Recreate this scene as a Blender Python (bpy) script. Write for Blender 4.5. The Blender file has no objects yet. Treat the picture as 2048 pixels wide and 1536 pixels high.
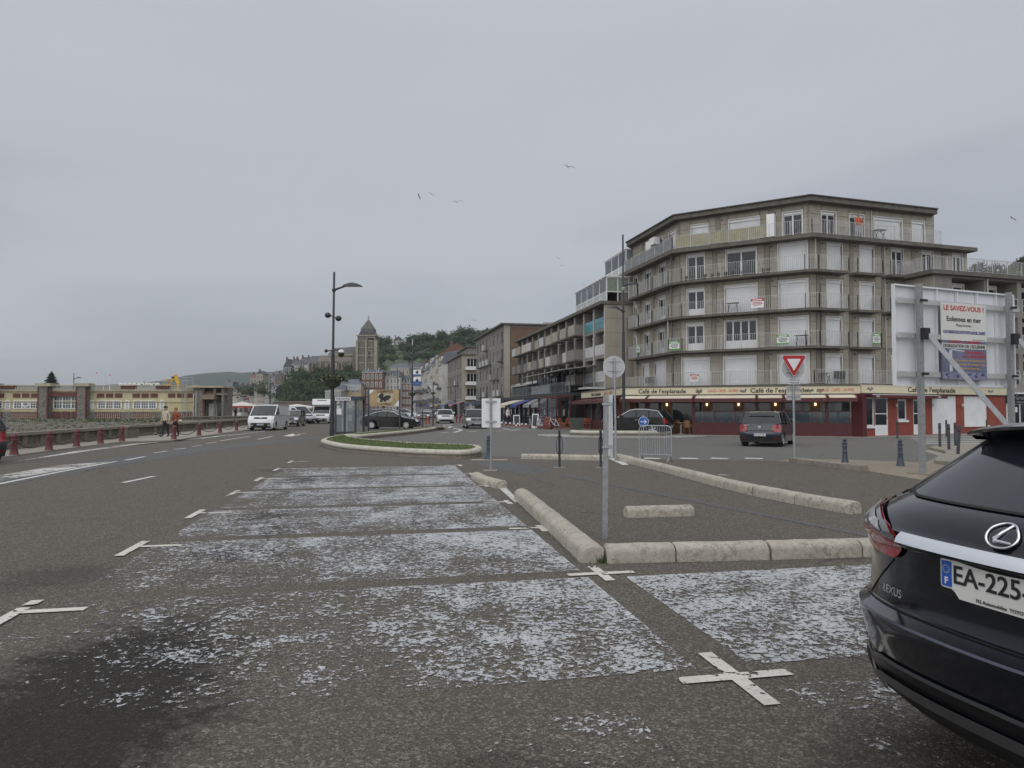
import bpy, math, random
from mathutils import Vector, Matrix
from math import radians as R, sin, cos, pi, atan2, hypot
random.seed(7)
SC = bpy.context.scene
COL = SC.collection
F, CX, CY, CAMH, PITCH = 1420.0, 1024.0, 768.0, 1.62, R(2.017)
cam_data = bpy.data.cameras.new('camera')
cam_data.sensor_width = 36.0
cam_data.lens = F / 2048 * 36
cam_data.clip_start, cam_data.clip_end = 0.05, 9000
cam = bpy.data.objects.new('camera', cam_data)
COL.objects.link(cam)
cam.location = (0, 0, CAMH)
cam.rotation_euler = (pi / 2 + PITCH, 0, 0)
SC.camera = cam
SUN_ELEV, SUN_ROT = R(52), R(200)
world = bpy.data.worlds.new('World')
SC.world = world
world.use_nodes = True
nt = world.node_tree
nt.nodes.clear()
def wn(t, **k):
 n = nt.nodes.new(t)
 for a, b in k.items():
  setattr(n, a, b)
 return n
w_out = wn('ShaderNodeOutputWorld')
w_bg = wn('ShaderNodeBackground')
w_bg.inputs[1].default_value = 0.1
w_sky = wn('ShaderNodeTexSky', sky_type='NISHITA', sun_disc=False, sun_elevation=SUN_ELEV, sun_rotation=SUN_ROT)
w_tc = wn('ShaderNodeTexCoord')
w_sep = wn('ShaderNodeSeparateXYZ')
nt.links.new(w_tc.outputs['Generated'], w_sep.inputs[0])
w_map = wn('ShaderNodeMapping')
w_map.inputs['Scale'].default_value = (1.0, 1.0, 3.6)
w_map.inputs['Location'].default_value = (0.35, 0.2, 0.1)
nt.links.new(w_tc.outputs['Generated'], w_map.inputs[0])
w_no = wn('ShaderNodeTexNoise')
w_no.inputs['Scale'].default_value = 1.9
w_no.inputs['Detail'].default_value = 4.0
w_no.inputs['Roughness'].default_value = 0.42
nt.links.new(w_map.outputs[0], w_no.inputs['Vector'])
w_r = wn('ShaderNodeValToRGB')
cr = w_r.color_ramp
cr.elements[0].position, cr.elements[0].color = 0.0, (2.46, 2.62, 3.0, 1)
cr.elements[1].position, cr.elements[1].color = 1.0, (4.65, 4.82, 5.16, 1)
e = cr.elements.new(0.12); e.color = (3.08, 3.26, 3.62, 1)
e = cr.elements.new(0.30); e.color = (3.92, 4.1, 4.44, 1)
w_add = wn('ShaderNodeMath', operation='MULTIPLY_ADD')
nt.links.new(w_no.outputs['Fac'], w_add.inputs[0])
w_add.inputs[1].default_value = 0.74
w_ab = wn('ShaderNodeMath', operation='ABSOLUTE')
nt.links.new(w_sep.outputs['Z'], w_ab.inputs[0])
w_off = wn('ShaderNodeMath', operation='SUBTRACT')
nt.links.new(w_ab.outputs[0], w_off.inputs[0])
w_off.inputs[1].default_value = 0.33
nt.links.new(w_off.outputs[0], w_add.inputs[2])
nt.links.new(w_add.outputs[0], w_r.inputs[0])
w_mix = wn('ShaderNodeMixRGB')
w_mix.inputs[0].default_value = 0.93
nt.links.new(w_sky.outputs[0], w_mix.inputs[1])
nt.links.new(w_r.outputs[0], w_mix.inputs[2])
nt.links.new(w_mix.outputs[0], w_bg.inputs[0])
nt.links.new(w_bg.outputs[0], w_out.inputs[0])
sun_d = bpy.data.lights.new('sun', 'SUN')
sun_d.energy, sun_d.angle, sun_d.color = 1.5, R(115), (1.0, 0.97, 0.93)
sun = bpy.data.objects.new('sun', sun_d)
COL.objects.link(sun)
sd = Vector((sin(SUN_ROT) * cos(SUN_ELEV), cos(SUN_ROT) * cos(SUN_ELEV), sin(SUN_ELEV)))
sun.rotation_euler = sd.to_track_quat('Z', 'Y').to_euler()
sun.location = (0, 0, 60)
SC.view_settings.view_transform = 'Standard'
SC.view_settings.look = 'None'
SC.view_settings.exposure = 0.36
SC.view_settings.gamma = 1.0
SC.cycles.max_bounces = 6
SC.cycles.diffuse_bounces = 3
SC.cycles.glossy_bounces = 3
SC.cycles.transparent_max_bounces = 8
SC.cycles.volume_bounces = 0
SC.cycles.use_denoising = True
def ray(px, py):
 v = (CY - py) / F
 return Vector(((px - CX) / F, cos(PITCH) - v * sin(PITCH), sin(PITCH) + v * cos(PITCH)))
def at(px, py, Y):
 d = ray(px, py)
 t = Y / d.y
 return Vector((d.x * t, Y, CAMH + d.z * t))
def gnd(px, py, z=0.0):
 d = ray(px, py)
 t = (z - CAMH) / d.z
 return Vector((d.x * t, d.y * t, z))
def zat(py, Y):
 return at(CX, py, Y).z
def on_line(px, py, A, B):
 """distance along A->B where the sight line of a photo point meets the upright plane through A, B"""
 d = ray(px, py)
 ax, ay, bx, by = A[0], A[1], B[0] - A[0], B[1] - A[1]
 L = hypot(bx, by); bx /= L; by /= L
 t = (ax * by - ay * bx) / (d.x * by - d.y * bx)
 return (d.x * t - ax) * bx + (d.y * t - ay) * by, CAMH + d.z * t
class MB:
 def __init__(s):
  s.v, s.f, s.m = [], [], []
 def add(s, vs, fs, mi=0):
  o = len(s.v)
  s.v += [tuple(p) for p in vs]
  s.f += [tuple(i + o for i in f) for f in fs]
  s.m += [mi] * len(fs)
  return s
 def box(s, c, d, rz=0, mi=0, mat=None):
  hx, hy, hz = d[0] / 2, d[1] / 2, d[2] / 2
  vs = [Vector((x, y, z)) for z in (-hz, hz) for x, y in ((-hx, -hy), (hx, -hy), (hx, hy), (-hx, hy))]
  M = Matrix.Translation(c) @ (mat if mat else Matrix.Rotation(rz, 4, 'Z'))
  return s.add([M @ p for p in vs], [(3, 2, 1, 0), (4, 5, 6, 7), (0, 1, 5, 4), (1, 2, 6, 5), (2, 3, 7, 6), (3, 0, 4, 7)], mi)
 def bx(s, x0, x1, y0, y1, z0, z1, mi=0):
  return s.box(((x0 + x1) / 2, (y0 + y1) / 2, (z0 + z1) / 2), (abs(x1 - x0), abs(y1 - y0), abs(z1 - z0)), 0, mi)
 def beam(s, a, b, w, h, mi=0):
  a, b = Vector(a), Vector(b)
  d = b - a
  q = d.to_track_quat('X', 'Z').to_matrix().to_4x4()
  return s.box((a + b) / 2, (d.length, w, h), 0, mi, q)
 def prism(s, poly, z0, z1, mi=0):
  n = len(poly)
  vs = [(p[0], p[1], z0) for p in poly] + [(p[0], p[1], z1) for p in poly]
  fs = [tuple(range(n - 1, -1, -1)), tuple(range(n, 2 * n))] + [(i, (i + 1) % n, n + (i + 1) % n, n + i) for i in range(n)]
  return s.add(vs, fs, mi)
 def wedge(s, prof, x0, x1, mi=0):
  """profile of (y, z) points swept along x"""
  n = len(prof)
  vs = [(x0, p[0], p[1]) for p in prof] + [(x1, p[0], p[1]) for p in prof]
  fs = [tuple(range(n - 1, -1, -1)), tuple(range(n, 2 * n))] + [(i, (i + 1) % n, n + (i + 1) % n, n + i) for i in range(n)]
  return s.add(vs, fs, mi)
 def tube(s, path, r, n=8, cap=True, mi=0):
  P = [Vector(p) for p in path]
  rs = r if isinstance(r, (list, tuple)) else [r] * len(P)
  vs, fs = [], []
  side = None
  for i, p in enumerate(P):
   d = (P[min(i + 1, len(P) - 1)] - P[max(i - 1, 0)]).normalized()
   ref = Vector((0, 0, 1)) if abs(d.z) < 0.9 else Vector((1, 0, 0))
   a = d.cross(ref).normalized() if side is None else (side - d * side.dot(d)).normalized()
   side = a
   b = d.cross(a)
   for k in range(n):
    t = 2 * pi * k / n
    vs.append(p + (a * cos(t) + b * sin(t)) * rs[i])
  for i in range(len(P) - 1):
   for k in range(n):
    fs.append((i * n + k, i * n + (k + 1) % n, (i + 1) * n + (k + 1) % n, (i + 1) * n + k))
  if cap:
   fs.append(tuple(range(n - 1, -1, -1)))
   fs.append(tuple((len(P) - 1) * n + k for k in range(n)))
  return s.add(vs, fs, mi)
 def lathe(s, prof, n=16, c=(0, 0, 0), mi=0, axis='Z', cap=True):
  """(r, z) profile turned round an axis"""
  vs, fs = [], []
  for r, z in prof:
   for k in range(n):
    t = 2 * pi * k / n
    if axis == 'Z':
     vs.append((c[0] + r * cos(t), c[1] + r * sin(t), c[2] + z))
    elif axis == 'Y':
     vs.append((c[0] + r * cos(t), c[1] + z, c[2] + r * sin(t)))
    else:
     vs.append((c[0] + z, c[1] + r * cos(t), c[2] + r * sin(t)))
  m = len(prof)
  for i in range(m - 1):
   for k in range(n):
    fs.append((i * n + k, i * n + (k + 1) % n, (i + 1) * n + (k + 1) % n, (i + 1) * n + k))
  if cap:
   fs.append(tuple(range(n - 1, -1, -1)))
   fs.append(tuple((m - 1) * n + k for k in range(n)))
  return s.add(vs, fs, mi)
 def ball(s, c, r, nu=10, nv=6, mi=0):
  r = r if isinstance(r, (tuple, list)) else (r, r, r)
  prof = [(sin(pi * i / nv), -cos(pi * i / nv)) for i in range(nv + 1)]
  vs = [(c[0] + r[0] * max(p[0], 1e-3) * cos(2 * pi * k / nu), c[1] + r[1] * max(p[0], 1e-3) * sin(2 * pi * k / nu), c[2] + r[2] * p[1]) for p in prof for k in range(nu)]
  fs = [(i * nu + k, i * nu + (k + 1) % nu, (i + 1) * nu + (k + 1) % nu, (i + 1) * nu + k) for i in range(nv) for k in range(nu)]
  return s.add(vs, fs, mi)
 def quad(s, a, b, c, d, mi=0):
  return s.add([a, b, c, d], [(0, 1, 2, 3)], mi)
 def grid(s, rows, mi=0):
  n = len(rows[0])
  vs = [p for r in rows for p in r]
  fs = [(i * n + k, i * n + k + 1, (i + 1) * n + k + 1, (i + 1) * n + k) for i in range(len(rows) - 1) for k in range(n - 1)]
  return s.add(vs, fs, mi)
 def mesh(s, name, mats, smooth=None):
  me = bpy.data.meshes.new(name)
  me.from_pydata(s.v, [], s.f)
  for m in (mats if isinstance(mats, (list, tuple)) else [mats]):
   me.materials.append(m)
  if any(s.m):
   me.polygons.foreach_set('material_index', s.m)
  if smooth is not None:
   me.polygons.foreach_set('use_smooth', [True] * len(me.polygons))
   if smooth < 179:
    try:
     me.set_sharp_from_angle(angle=R(smooth))
    except Exception:
     pass
  me.update()
  return me
 def build(s, name, mats, parent=None, smooth=None, loc=None, rz=0):
  return link(name, s.mesh(name, mats, smooth), parent, loc, rz)
def link(name, me, parent=None, loc=None, rz=0):
 o = bpy.data.objects.new(name, me)
 COL.objects.link(o)
 if parent:
  o.parent = parent
 if loc is not None:
  o.location = loc
 if rz:
  o.rotation_euler = (0, 0, rz)
 return o
def tag(o, label=None, cat=None, group=None, kind=None):
 if label: o['label'] = label
 if cat: o['category'] = cat
 if group: o['group'] = group
 if kind: o['kind'] = kind
 return o
def thing(name, label, cat, loc=(0, 0, 0), rz=0, group=None):
 o = bpy.data.objects.new(name, None)
 COL.objects.link(o)
 o.empty_display_size = 0.3
 o.location = loc
 o.rotation_euler = (0, 0, rz)
 return tag(o, label, cat, group)
def struct(o):
 return tag(o, kind='structure')
def copy_tree(o, parent=None, kids=None):
 if kids is None:
  kids = {}
  for q in bpy.data.objects:
   if q.parent:
    kids.setdefault(q.parent.name, []).append(q)
 c = o.copy()
 COL.objects.link(c)
 c.parent = parent
 for ch in kids.get(o.name, []):
  copy_tree(ch, c, kids)
 return c
def copies(o, places, labels=None):
 """places: (loc, rz) of every individual; the first one is the original"""
 out = []
 for i, (loc, rz) in enumerate(places):
  q = o if i == 0 else copy_tree(o)
  q.location = loc
  q.rotation_euler = (0, 0, rz)
  if labels:
   q['label'] = labels[i]
  out.append(q)
 return out
_tc = {}
def text(txt, size, mat, parent, loc, rot=(pi / 2, 0, 0), name='lettering', bold=0.0, ext=0.002, align='CENTER', sx=1.0):
 cu = bpy.data.curves.new(name, 'FONT')
 cu.body = txt
 cu.size = size
 cu.align_x = align
 cu.align_y = 'CENTER'
 cu.extrude = ext
 cu.offset = bold * size
 cu.resolution_u = 3
 o = bpy.data.objects.new(name, cu)
 me = bpy.data.meshes.new_from_object(o)
 bpy.data.objects.remove(o)
 me.materials.clear()
 me.materials.append(mat)
 q = link(name, me, parent, loc)
 q.rotation_euler = rot
 q.scale = (sx, 1, 1)
 return q
_mats = {}
class NT:
 """small helper round a material's node tree"""
 def __init__(s, name, rough=0.8, metal=0.0):
  s.m = bpy.data.materials.new(name)
  s.m.use_nodes = True
  s.t = s.m.node_tree
  s.b = s.t.nodes['Principled BSDF']
  s.b.inputs['Roughness'].default_value = rough
  s.b.inputs['Metallic'].default_value = metal
  s._pos = None
 def n(s, t, **k):
  q = s.t.nodes.new(t)
  for a, b in k.items():
   setattr(q, a, b)
  return q
 def l(s, a, b):
  s.t.links.new(a, b)
 def pos(s):
  if s._pos is None:
   s._pos = s.n('ShaderNodeNewGeometry').outputs['Position']
  return s._pos
 def mapped(s, scale=(1, 1, 1), rz=0, loc=(0, 0, 0), vec=None, kind='POINT'):
  q = s.n('ShaderNodeMapping', vector_type=kind)
  q.inputs['Scale'].default_value = scale
  q.inputs['Rotation'].default_value = (0, 0, rz)
  q.inputs['Location'].default_value = loc
  s.l(vec if vec is not None else s.pos(), q.inputs[0])
  return q.outputs[0]
 def noise(s, scale, detail=3, rough=0.55, vec=None, dist=0.0):
  q = s.n('ShaderNodeTexNoise')
  q.inputs['Scale'].default_value = scale
  q.inputs['Detail'].default_value = detail
  q.inputs['Roughness'].default_value = rough
  q.inputs['Distortion'].default_value = dist
  s.l(vec if vec is not None else s.pos(), q.inputs['Vector'])
  return q.outputs['Fac']
 def ramp(s, fac, stops):
  q = s.n('ShaderNodeValToRGB')
  c = q.color_ramp
  while len(c.elements) > 1:
   c.elements.remove(c.elements[-1])
  for i, (p, v) in enumerate(stops):
   el = c.elements[0] if i == 0 else c.elements.new(p)
   el.position = p
   el.color = (v, v, v, 1) if isinstance(v, (int, float)) else (*v[:3], 1)
  s.l(fac, q.inputs[0])
  return q.outputs[0]
 def mix(s, fac, a, b, blend='MIX'):
  q = s.n('ShaderNodeMixRGB', blend_type=blend)
  for i, x in enumerate((fac, a, b)):
   if isinstance(x, (int, float)):
    q.inputs[i].default_value = x if i == 0 else (x, x, x, 1)
   elif isinstance(x, (tuple, list)):
    q.inputs[i].default_value = (*x[:3], 1)
   else:
    s.l(x, q.inputs[i])
  return q.outputs[0]
 def math(s, op, a, b=0.0, c=0.0, clamp=False):
  q = s.n('ShaderNodeMath', operation=op, use_clamp=clamp)
  for i, x in enumerate((a, b, c)):
   if isinstance(x, (int, float)):
    q.inputs[i].default_value = x
   else:
    s.l(x, q.inputs[i])
  return q.outputs[0]
 def col(s, c):
  if isinstance(c, (tuple, list)):
   s.b.inputs['Base Color'].default_value = (*c[:3], 1)
  else:
   s.l(c, s.b.inputs['Base Color'])
 def bump(s, h, strength=0.3, dist=0.02):
  q = s.n('ShaderNodeBump')
  q.inputs['Strength'].default_value = strength
  q.inputs['Distance'].default_value = dist
  s.l(h, q.inputs['Height'])
  s.l(q.outputs[0], s.b.inputs['Normal'])
def mul(c, k):
 return (c[0] * k, c[1] * k, c[2] * k)
def M(name, c, rough=0.75, var=0.14, scale=3.0, metal=0.0, fine=0.0, fscale=60, streak=0.0, bump=0.0, spec=None, coat=0.0, emit=None):
 """weathered painted / mineral surface: broad mottling, optional fine grain and rain streaks"""
 if name in _mats:
  return _mats[name]
 k = NT(name, rough, metal)
 if var > 0 or streak > 0 or fine > 0:
  cc = k.mix(k.ramp(k.noise(scale, 4, 0.6), [(0.3, 0.0), (0.72, 1.0)]), mul(c, 1 - var), mul(c, 1 + var))
  if streak > 0:
   sn = k.noise(1.0, 4, 0.62, k.mapped((3.2, 3.2, 0.28)))
   cc = k.mix(k.math('MULTIPLY', k.ramp(sn, [(0.46, 0.0), (0.74, 1.0)]), streak), cc, mul(c, 0.35))
  if fine > 0:
   cc = k.mix(fine, cc, k.ramp(k.noise(fscale, 2, 0.6), [(0.32, mul(c, 0.45)), (0.68, mul(c, 1.55))]))
  k.col(cc)
 else:
  k.col(c)
 if bump > 0:
  k.bump(k.noise(fscale, 3, 0.6), bump, 0.02)
 if spec is not None:
  k.b.inputs['Specular IOR Level'].default_value = spec
 if coat > 0:
  k.b.inputs['Coat Weight'].default_value = coat
  k.b.inputs['Coat Roughness'].default_value = 0.06
 if emit:
  k.b.inputs['Emission Color'].default_value = (*emit[0], 1)
  k.b.inputs['Emission Strength'].default_value = emit[1]
 _mats[name] = k.m
 return k.m
def glass(name, c=(0.02, 0.025, 0.03), rough=0.06, spec=0.8):
 if name in _mats:
  return _mats[name]
 k = NT(name, rough)
 k.col(k.mix(k.ramp(k.noise(0.9, 2), [(0.35, 0.0), (0.65, 1.0)]), mul(c, 0.7), mul(c, 1.5)))
 k.b.inputs['Specular IOR Level'].default_value = spec
 _mats[name] = k.m
 return k.m
def clear_glass(name, alpha=0.25, tint=(0.55, 0.6, 0.62)):
 if name in _mats:
  return _mats[name]
 k = NT(name, 0.04)
 k.col(tint)
 k.b.inputs['Alpha'].default_value = alpha
 k.b.inputs['Specular IOR Level'].default_value = 0.8
 _mats[name] = k.m
 return k.m
# ================================================================== GROUND
DANG = R(10)
DV = Vector((-sin(DANG), cos(DANG), 0))          # along the road
EV = Vector((-cos(R(11.5)), -sin(R(11.5)), 0))   # along a bay, towards the road
O0 = gnd(1471, 1355)
BW, BL = 2.73, 4.95
def bay(s, e, z=0.0):
 p = O0 + DV * s + EV * e
 return Vector((p.x, p.y, z))
def asphalt(name, c, warm=0.0, stains=(), speck=0.72, coarse=72):
 k = NT(name, 0.86)
 big = k.ramp(k.noise(0.22, 4, 0.55), [(0.32, mul(c, 0.86)), (0.7, mul(c, 1.14))])
 mid = k.mix(0.45, big, k.ramp(k.noise(2.3, 4, 0.62), [(0.3, mul(c, 0.75)), (0.72, mul(c, 1.22))]))
 vor = k.n('ShaderNodeTexVoronoi')
 vor.inputs['Scale'].default_value = coarse
 k.l(k.pos(), vor.inputs['Vector'])
 sx = k.n('ShaderNodeSeparateXYZ'); k.l(vor.outputs['Color'], sx.inputs[0])
 sp = k.ramp(sx.outputs[0], [(0.0, mul(c, 0.15)), (0.5, mul(c, 0.7)), (0.82, mul(c, 1.5)), (0.94, mul(c, 2.6)), (1.0, mul(c, 3.6))])
 cc = k.mix(speck, mid, sp)
 fn = k.noise(95, 3, 0.7)
 cc = k.mix(0.4, cc, k.ramp(fn, [(0.36, mul(c, 0.15)), (0.5, mul(c, 0.9)), (0.66, mul(c, 2.4))]))
 vc = k.n('ShaderNodeTexVoronoi', feature='DISTANCE_TO_EDGE')
 vc.inputs['Scale'].default_value = 0.34
 wob = k.n('ShaderNodeTexNoise'); wob.inputs['Scale'].default_value = 1.6; wob.inputs['Detail'].default_value = 4
 k.l(k.pos(), wob.inputs['Vector'])
 wm = k.mix(0.32, k.pos(), wob.outputs['Color'], 'ADD')
 k.l(wm, vc.inputs['Vector'])
 crack = k.math('MULTIPLY', k.ramp(vc.outputs['Distance'], [(0.0, 1.0), (0.0065, 0.0)]), k.ramp(k.noise(0.5, 2), [(0.5, 0.0), (0.6, 0.75)]))
 cc = k.mix(crack, cc, mul(c, 0.25))
 dn = k.n('ShaderNodeTexNoise'); dn.inputs['Scale'].default_value = 1.4; dn.inputs['Detail'].default_value = 4
 k.l(k.pos(), dn.inputs['Vector'])
 warp = k.mix(0.85, k.pos(), k.mix(1.0, dn.outputs['Color'], (0.5, 0.5, 0.5), 'SUBTRACT'), 'ADD')
 rgh = k.noise(7, 6, 0.8) if stains else None
 for (x, y, rx, ry, rz, amt) in stains:      # old oil drips under where engines stand
  v = k.mapped((rx, ry, 1.0), rz, (x, y, 0), warp, 'TEXTURE')
  ln = k.n('ShaderNodeVectorMath', operation='LENGTH')
  fl = k.n('ShaderNodeVectorMath', operation='MULTIPLY'); fl.inputs[1].default_value = (1, 1, 0)
  k.l(v, fl.inputs[0]); k.l(fl.outputs[0], ln.inputs[0])
  lv = k.math('ADD', ln.outputs['Value'], k.math('MULTIPLY', k.math('SUBTRACT', rgh, 0.5), 1.5))
  cc = k.mix(k.ramp(lv, [(0.5, amt), (0.9, 0.0)]), cc, k.mix(0.55, mul(c, 0.10), k.mix(1.0, cc, 0.3, 'MULTIPLY')))
 k.col(cc)
 h = k.math('ADD', k.math('MULTIPLY', vor.outputs['Distance'], 0.7), fn)
 k.bump(h, 0.8, 0.015)
 k.b.inputs['Specular IOR Level'].default_value = 0.3
 _mats[name] = k.m
 return k.m
ST = [(-2.35, 3.9, 1.0, 2.5, R(8), 0.97), (-3.0, 8.0, 0.75, 0.6, 0, 0.75), (-3.2, 9.6, 0.5, 0.7, 0, 0.5), (-0.62, 9.15, 0.42, 0.34, 0, 0.92),
  (-3.75, 11.0, 0.55, 0.75, 0, 0.65), (-4.2, 13.6, 0.5, 0.7, 0, 0.6), (-4.75, 16.3, 0.7, 1.5, R(12), 0.85), (-6.0, 18.8, 1.2, 0.8, 0, 0.35),
  (0.3, 2.9, 1.3, 0.7, 0, 0.5), (-4.4, 6.9, 0.8, 0.8, 0, 0.4), (1.9, 3.0, 0.8, 1.0, 0, 0.55)]
A_LOT = asphalt('asphalt_lot', (0.120, 0.108, 0.091), stains=ST)
A_ROAD = asphalt('asphalt_road', (0.145, 0.142, 0.133), speck=0.5, coarse=70)
A_PATCH = asphalt('asphalt_patch', (0.118, 0.119, 0.118), speck=0.4, coarse=80)
def sheet(name, pts, z, mat, kind='structure', th=None):
 m = MB()
 n = len(pts)
 m.add([(p[0], p[1], z) for p in pts], [tuple(range(n))])
 o = m.build(name, mat)
 me = o.data
 if me.polygons and me.polygons[0].normal.z < 0:
  me.flip_normals()
 return tag(o, kind=kind)
sheet('ground', [(-3200, -60), (3200, -60), (3200, 5200), (-3200, 5200)], 0.0, A_LOT)
gp = lambda L: [gnd(x, y) for x, y in L]
sheet('road', gp([(962, 914), (1040, 914), (1240, 918.5), (1420, 921), (1590, 923), (1720, 921), (1850, 926), (1990, 912), (2300, 900), (2900, 872)]) +
  [Vector((70, 60, 0)), Vector((34, 50.5, 0)), Vector((20.2, 41.5, 0)), Vector((7.0, 44.6, 0)), Vector((5.6, 60, 0)), Vector((-0.5, 95, 0)), Vector((-9.5, 140, 0)), Vector((-30, 260, 0)), Vector((-38, 260, 0))] +
  gp([(868, 848), (885, 858), (816, 869), (757, 875), (722, 880), (696, 878), (740, 885), (830, 891), (940, 894)]), 0.004, A_ROAD)
sheet('road_repair', gp([(940, 926), (1010, 924), (1105, 940), (1060, 950), (980, 938)]), 0.004, A_PATCH)
sheet('road_repair', gp([(0, 955), (0, 972), (180, 940), (420, 903), (640, 876), (640, 872), (400, 893), (180, 922)]), 0.004, A_PATCH)
for a, b in (((1110, 947), (1740, 1072)),):
 p, q = gnd(*a), gnd(*b)
 n = Vector((q.y - p.y, p.x - q.x, 0)).normalized() * 0.09
 sheet('trench_repair', [p - n, q - n, q + n, p + n], 0.004, A_PATCH)
PAVE = M('pavement_concrete', (0.27, 0.25, 0.215), 0.9, 0.12, 1.2, fine=0.35, fscale=90)
PEB = M('pebble_concrete', (0.24, 0.205, 0.155), 0.9, 0.1, 1.5, fine=0.75, fscale=42, bump=0.6)
def worn_paint(name, c, cover, flake=9.0, keep=0.16, tight=0.05, crack=0.28):
 k = NT(name, 0.7)
 k.col(k.mix(0.5, k.ramp(k.noise(2.5, 3), [(0.3, mul(c, 0.7)), (0.7, mul(c, 1.12))]), k.ramp(k.noise(60, 3, 0.7), [(0.3, mul(c, 0.5)), (0.7, mul(c, 1.25))])))
 fl = k.noise(flake, 5, 0.66, dist=0.5)
 lg = k.noise(0.75, 3, 0.6)
 v2 = k.n('ShaderNodeTexVoronoi', feature='DISTANCE_TO_EDGE')
 v2.inputs['Scale'].default_value = flake * 1.35
 wob = k.n('ShaderNodeTexNoise'); wob.inputs['Scale'].default_value = flake; k.l(k.pos(), wob.inputs['Vector'])
 k.l(k.mix(0.09, k.pos(), wob.outputs['Color'], 'ADD'), v2.inputs['Vector'])
 md = k.noise(3.1, 4, 0.62)
 s = k.math('ADD', fl, k.math('MULTIPLY', k.math('SUBTRACT', lg, 0.5), keep * 6))
 s = k.math('ADD', s, k.math('MULTIPLY', k.math('SUBTRACT', md, 0.5), 0.45))
 s = k.math('ADD', s, k.math('MULTIPLY', k.math('MINIMUM', v2.outputs['Distance'], 0.16), crack))
 uv = k.n('ShaderNodeAttribute', attribute_name='keep')
 s = k.math('ADD', s, uv.outputs['Fac'])
 a = k.ramp(s, [(1.0 - cover, 0.0), (min(1.0 - cover + tight, 1.0), 1.0)])
 tr = k.n('ShaderNodeBsdfTransparent')
 mx = k.n('ShaderNodeMixShader')
 k.l(a, mx.inputs[0]); k.l(tr.outputs[0], mx.inputs[1]); k.l(k.b.outputs[0], mx.inputs[2])
 k.l(mx.outputs[0], k.t.nodes['Material Output'].inputs[0])
 _mats[name] = k.m
 return k.m
W_BAY = worn_paint('bay_paint', (0.45, 0.462, 0.475), 0.40, flake=18.0, keep=0.07, tight=0.06, crack=0.85)
W_LINE = worn_paint('line_paint', (0.60, 0.58, 0.53), 0.60, flake=5.5, keep=0.035, tight=0.03, crack=0.5)
W_OLD = worn_paint('old_line_paint', (0.55, 0.54, 0.51), 0.56, flake=11.0, keep=0.12)
W_ROADP = worn_paint('road_paint', (0.62, 0.62, 0.60), 0.72, flake=7.0, keep=0.05)
def keep_attr(o, vals):
 at_ = o.data.attributes.new('keep', 'FLOAT', 'POINT')
 for i, v in enumerate(vals):
  at_.data[i].value = v
def paint(pts, z=0.008, mat=None, name='road_marking', keep=0.0):
 o = sheet(name, pts, z, mat or W_ROADP)
 keep_attr(o, [keep] * len(pts))
 return o
def bay_paint(s0, s1, e0, e1, k00, k01, k10, k11):
 """a flaking field of paint over one bay; the four values say how much has survived at each corner"""
 m = MB(); N = 8; vals = []
 rows = []
 for i in range(N + 1):
  r = []
  for j in range(N + 1):
   a, b = i / N, j / N
   r.append(bay(s0 + (s1 - s0) * a, e0 + (e1 - e0) * b, 0.006))
   vals.append((k00 * (1 - a) + k10 * a) * (1 - b) + (k01 * (1 - a) + k11 * a) * b)
  rows.append(r)
 m.grid(rows)
 o = m.build('bay_marking', W_BAY)
 if o.data.polygons[0].normal.z < 0:
  o.data.flip_normals()
 struct(o)
 keep_attr(o, vals)
G = 0.17
KV = [(0.06, -0.22, 0.08, -0.08), (0.05, -0.10, 0.10, -0.02), (0.06, -0.05, 0.06, 0.0), (0.04, -0.03, 0.10, 0.0), (0.06, 0.02, 0.08, 0.0), (0.06, -0.02, 0.08, 0.0), (0.08, 0.02, 0.10, 0.0)]
for i, kv in enumerate(KV[:6]):
 bay_paint(i * BW + G, (i + 1) * BW - G * 0.7, G, BL - G, *kv)
bay_paint(-BW + G, -G - 0.15, G + 0.6, BL - G - 1.2, -0.06, -0.3, -0.08, -0.3)
bay_paint(G, BW - G, -G - 0.02, -BL + G, 0.0, 0.04, 0.10, 0.03)
bay_paint(-BW + G, -G, -G, -BL + G, -0.16, -0.10, -0.12, -0.1)
bay_paint(-2 * BW + G, -BW - G, -1, BL - 1.5, -0.16, -0.3, -0.16, -0.3)
def cross(s, right=0.36, left=0.36, up=0.42, dn=0.42, w=0.05, k=0.0):
 paint([bay(s - w, -right, 0), bay(s - w, left, 0), bay(s + w, left, 0), bay(s + w, -right, 0)], 0.0095, W_LINE, 'bay_cross', k)
 if up > 0: paint([bay(s + w, -w, 0), bay(s + w, w, 0), bay(s + up, w, 0), bay(s + up, -w, 0)], 0.0095, W_LINE, 'bay_cross', k)
 if dn > 0: paint([bay(s - dn, -w, 0), bay(s - dn, w, 0), bay(s - w, w, 0), bay(s - w, -w, 0)], 0.0095, W_LINE, 'bay_cross', k)
cross(0, k=-0.03); cross(BW, 0.34, 0.34, 0.33, 0.30, k=-0.02)
for i in (2, 3, 4, 5, 6):
 cross(i * BW, 0.05, 0.45, 0.2, 0.3, 0.05, -0.05)
def tee(s, e=BL, w=0.05):
 paint([bay(s - w, e, 0), bay(s - w, e - 0.5, 0), bay(s + w, e - 0.5, 0), bay(s + w, e, 0)], 0.0095, W_LINE, 'bay_cross', -0.01)
 paint([bay(s - 0.55, e + w, 0), bay(s - 0.55, e - w, 0), bay(s + 0.35, e - w, 0), bay(s + 0.35, e + w, 0)], 0.0125, W_LINE, 'bay_cross', -0.04)
for i in (1, 2, 3, 4, 5, 6, 7):
 tee(i * BW - 0.35, BL + 0.02)
paint(gp([(990, 970), (1008, 972), (1040, 1004), (1030, 1006)]), 0.0095, W_OLD, keep=0.1)
paint(gp([(1216, 917), (1236, 917), (1258, 930), (1246, 931)]), 0.0095, W_LINE)
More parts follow.
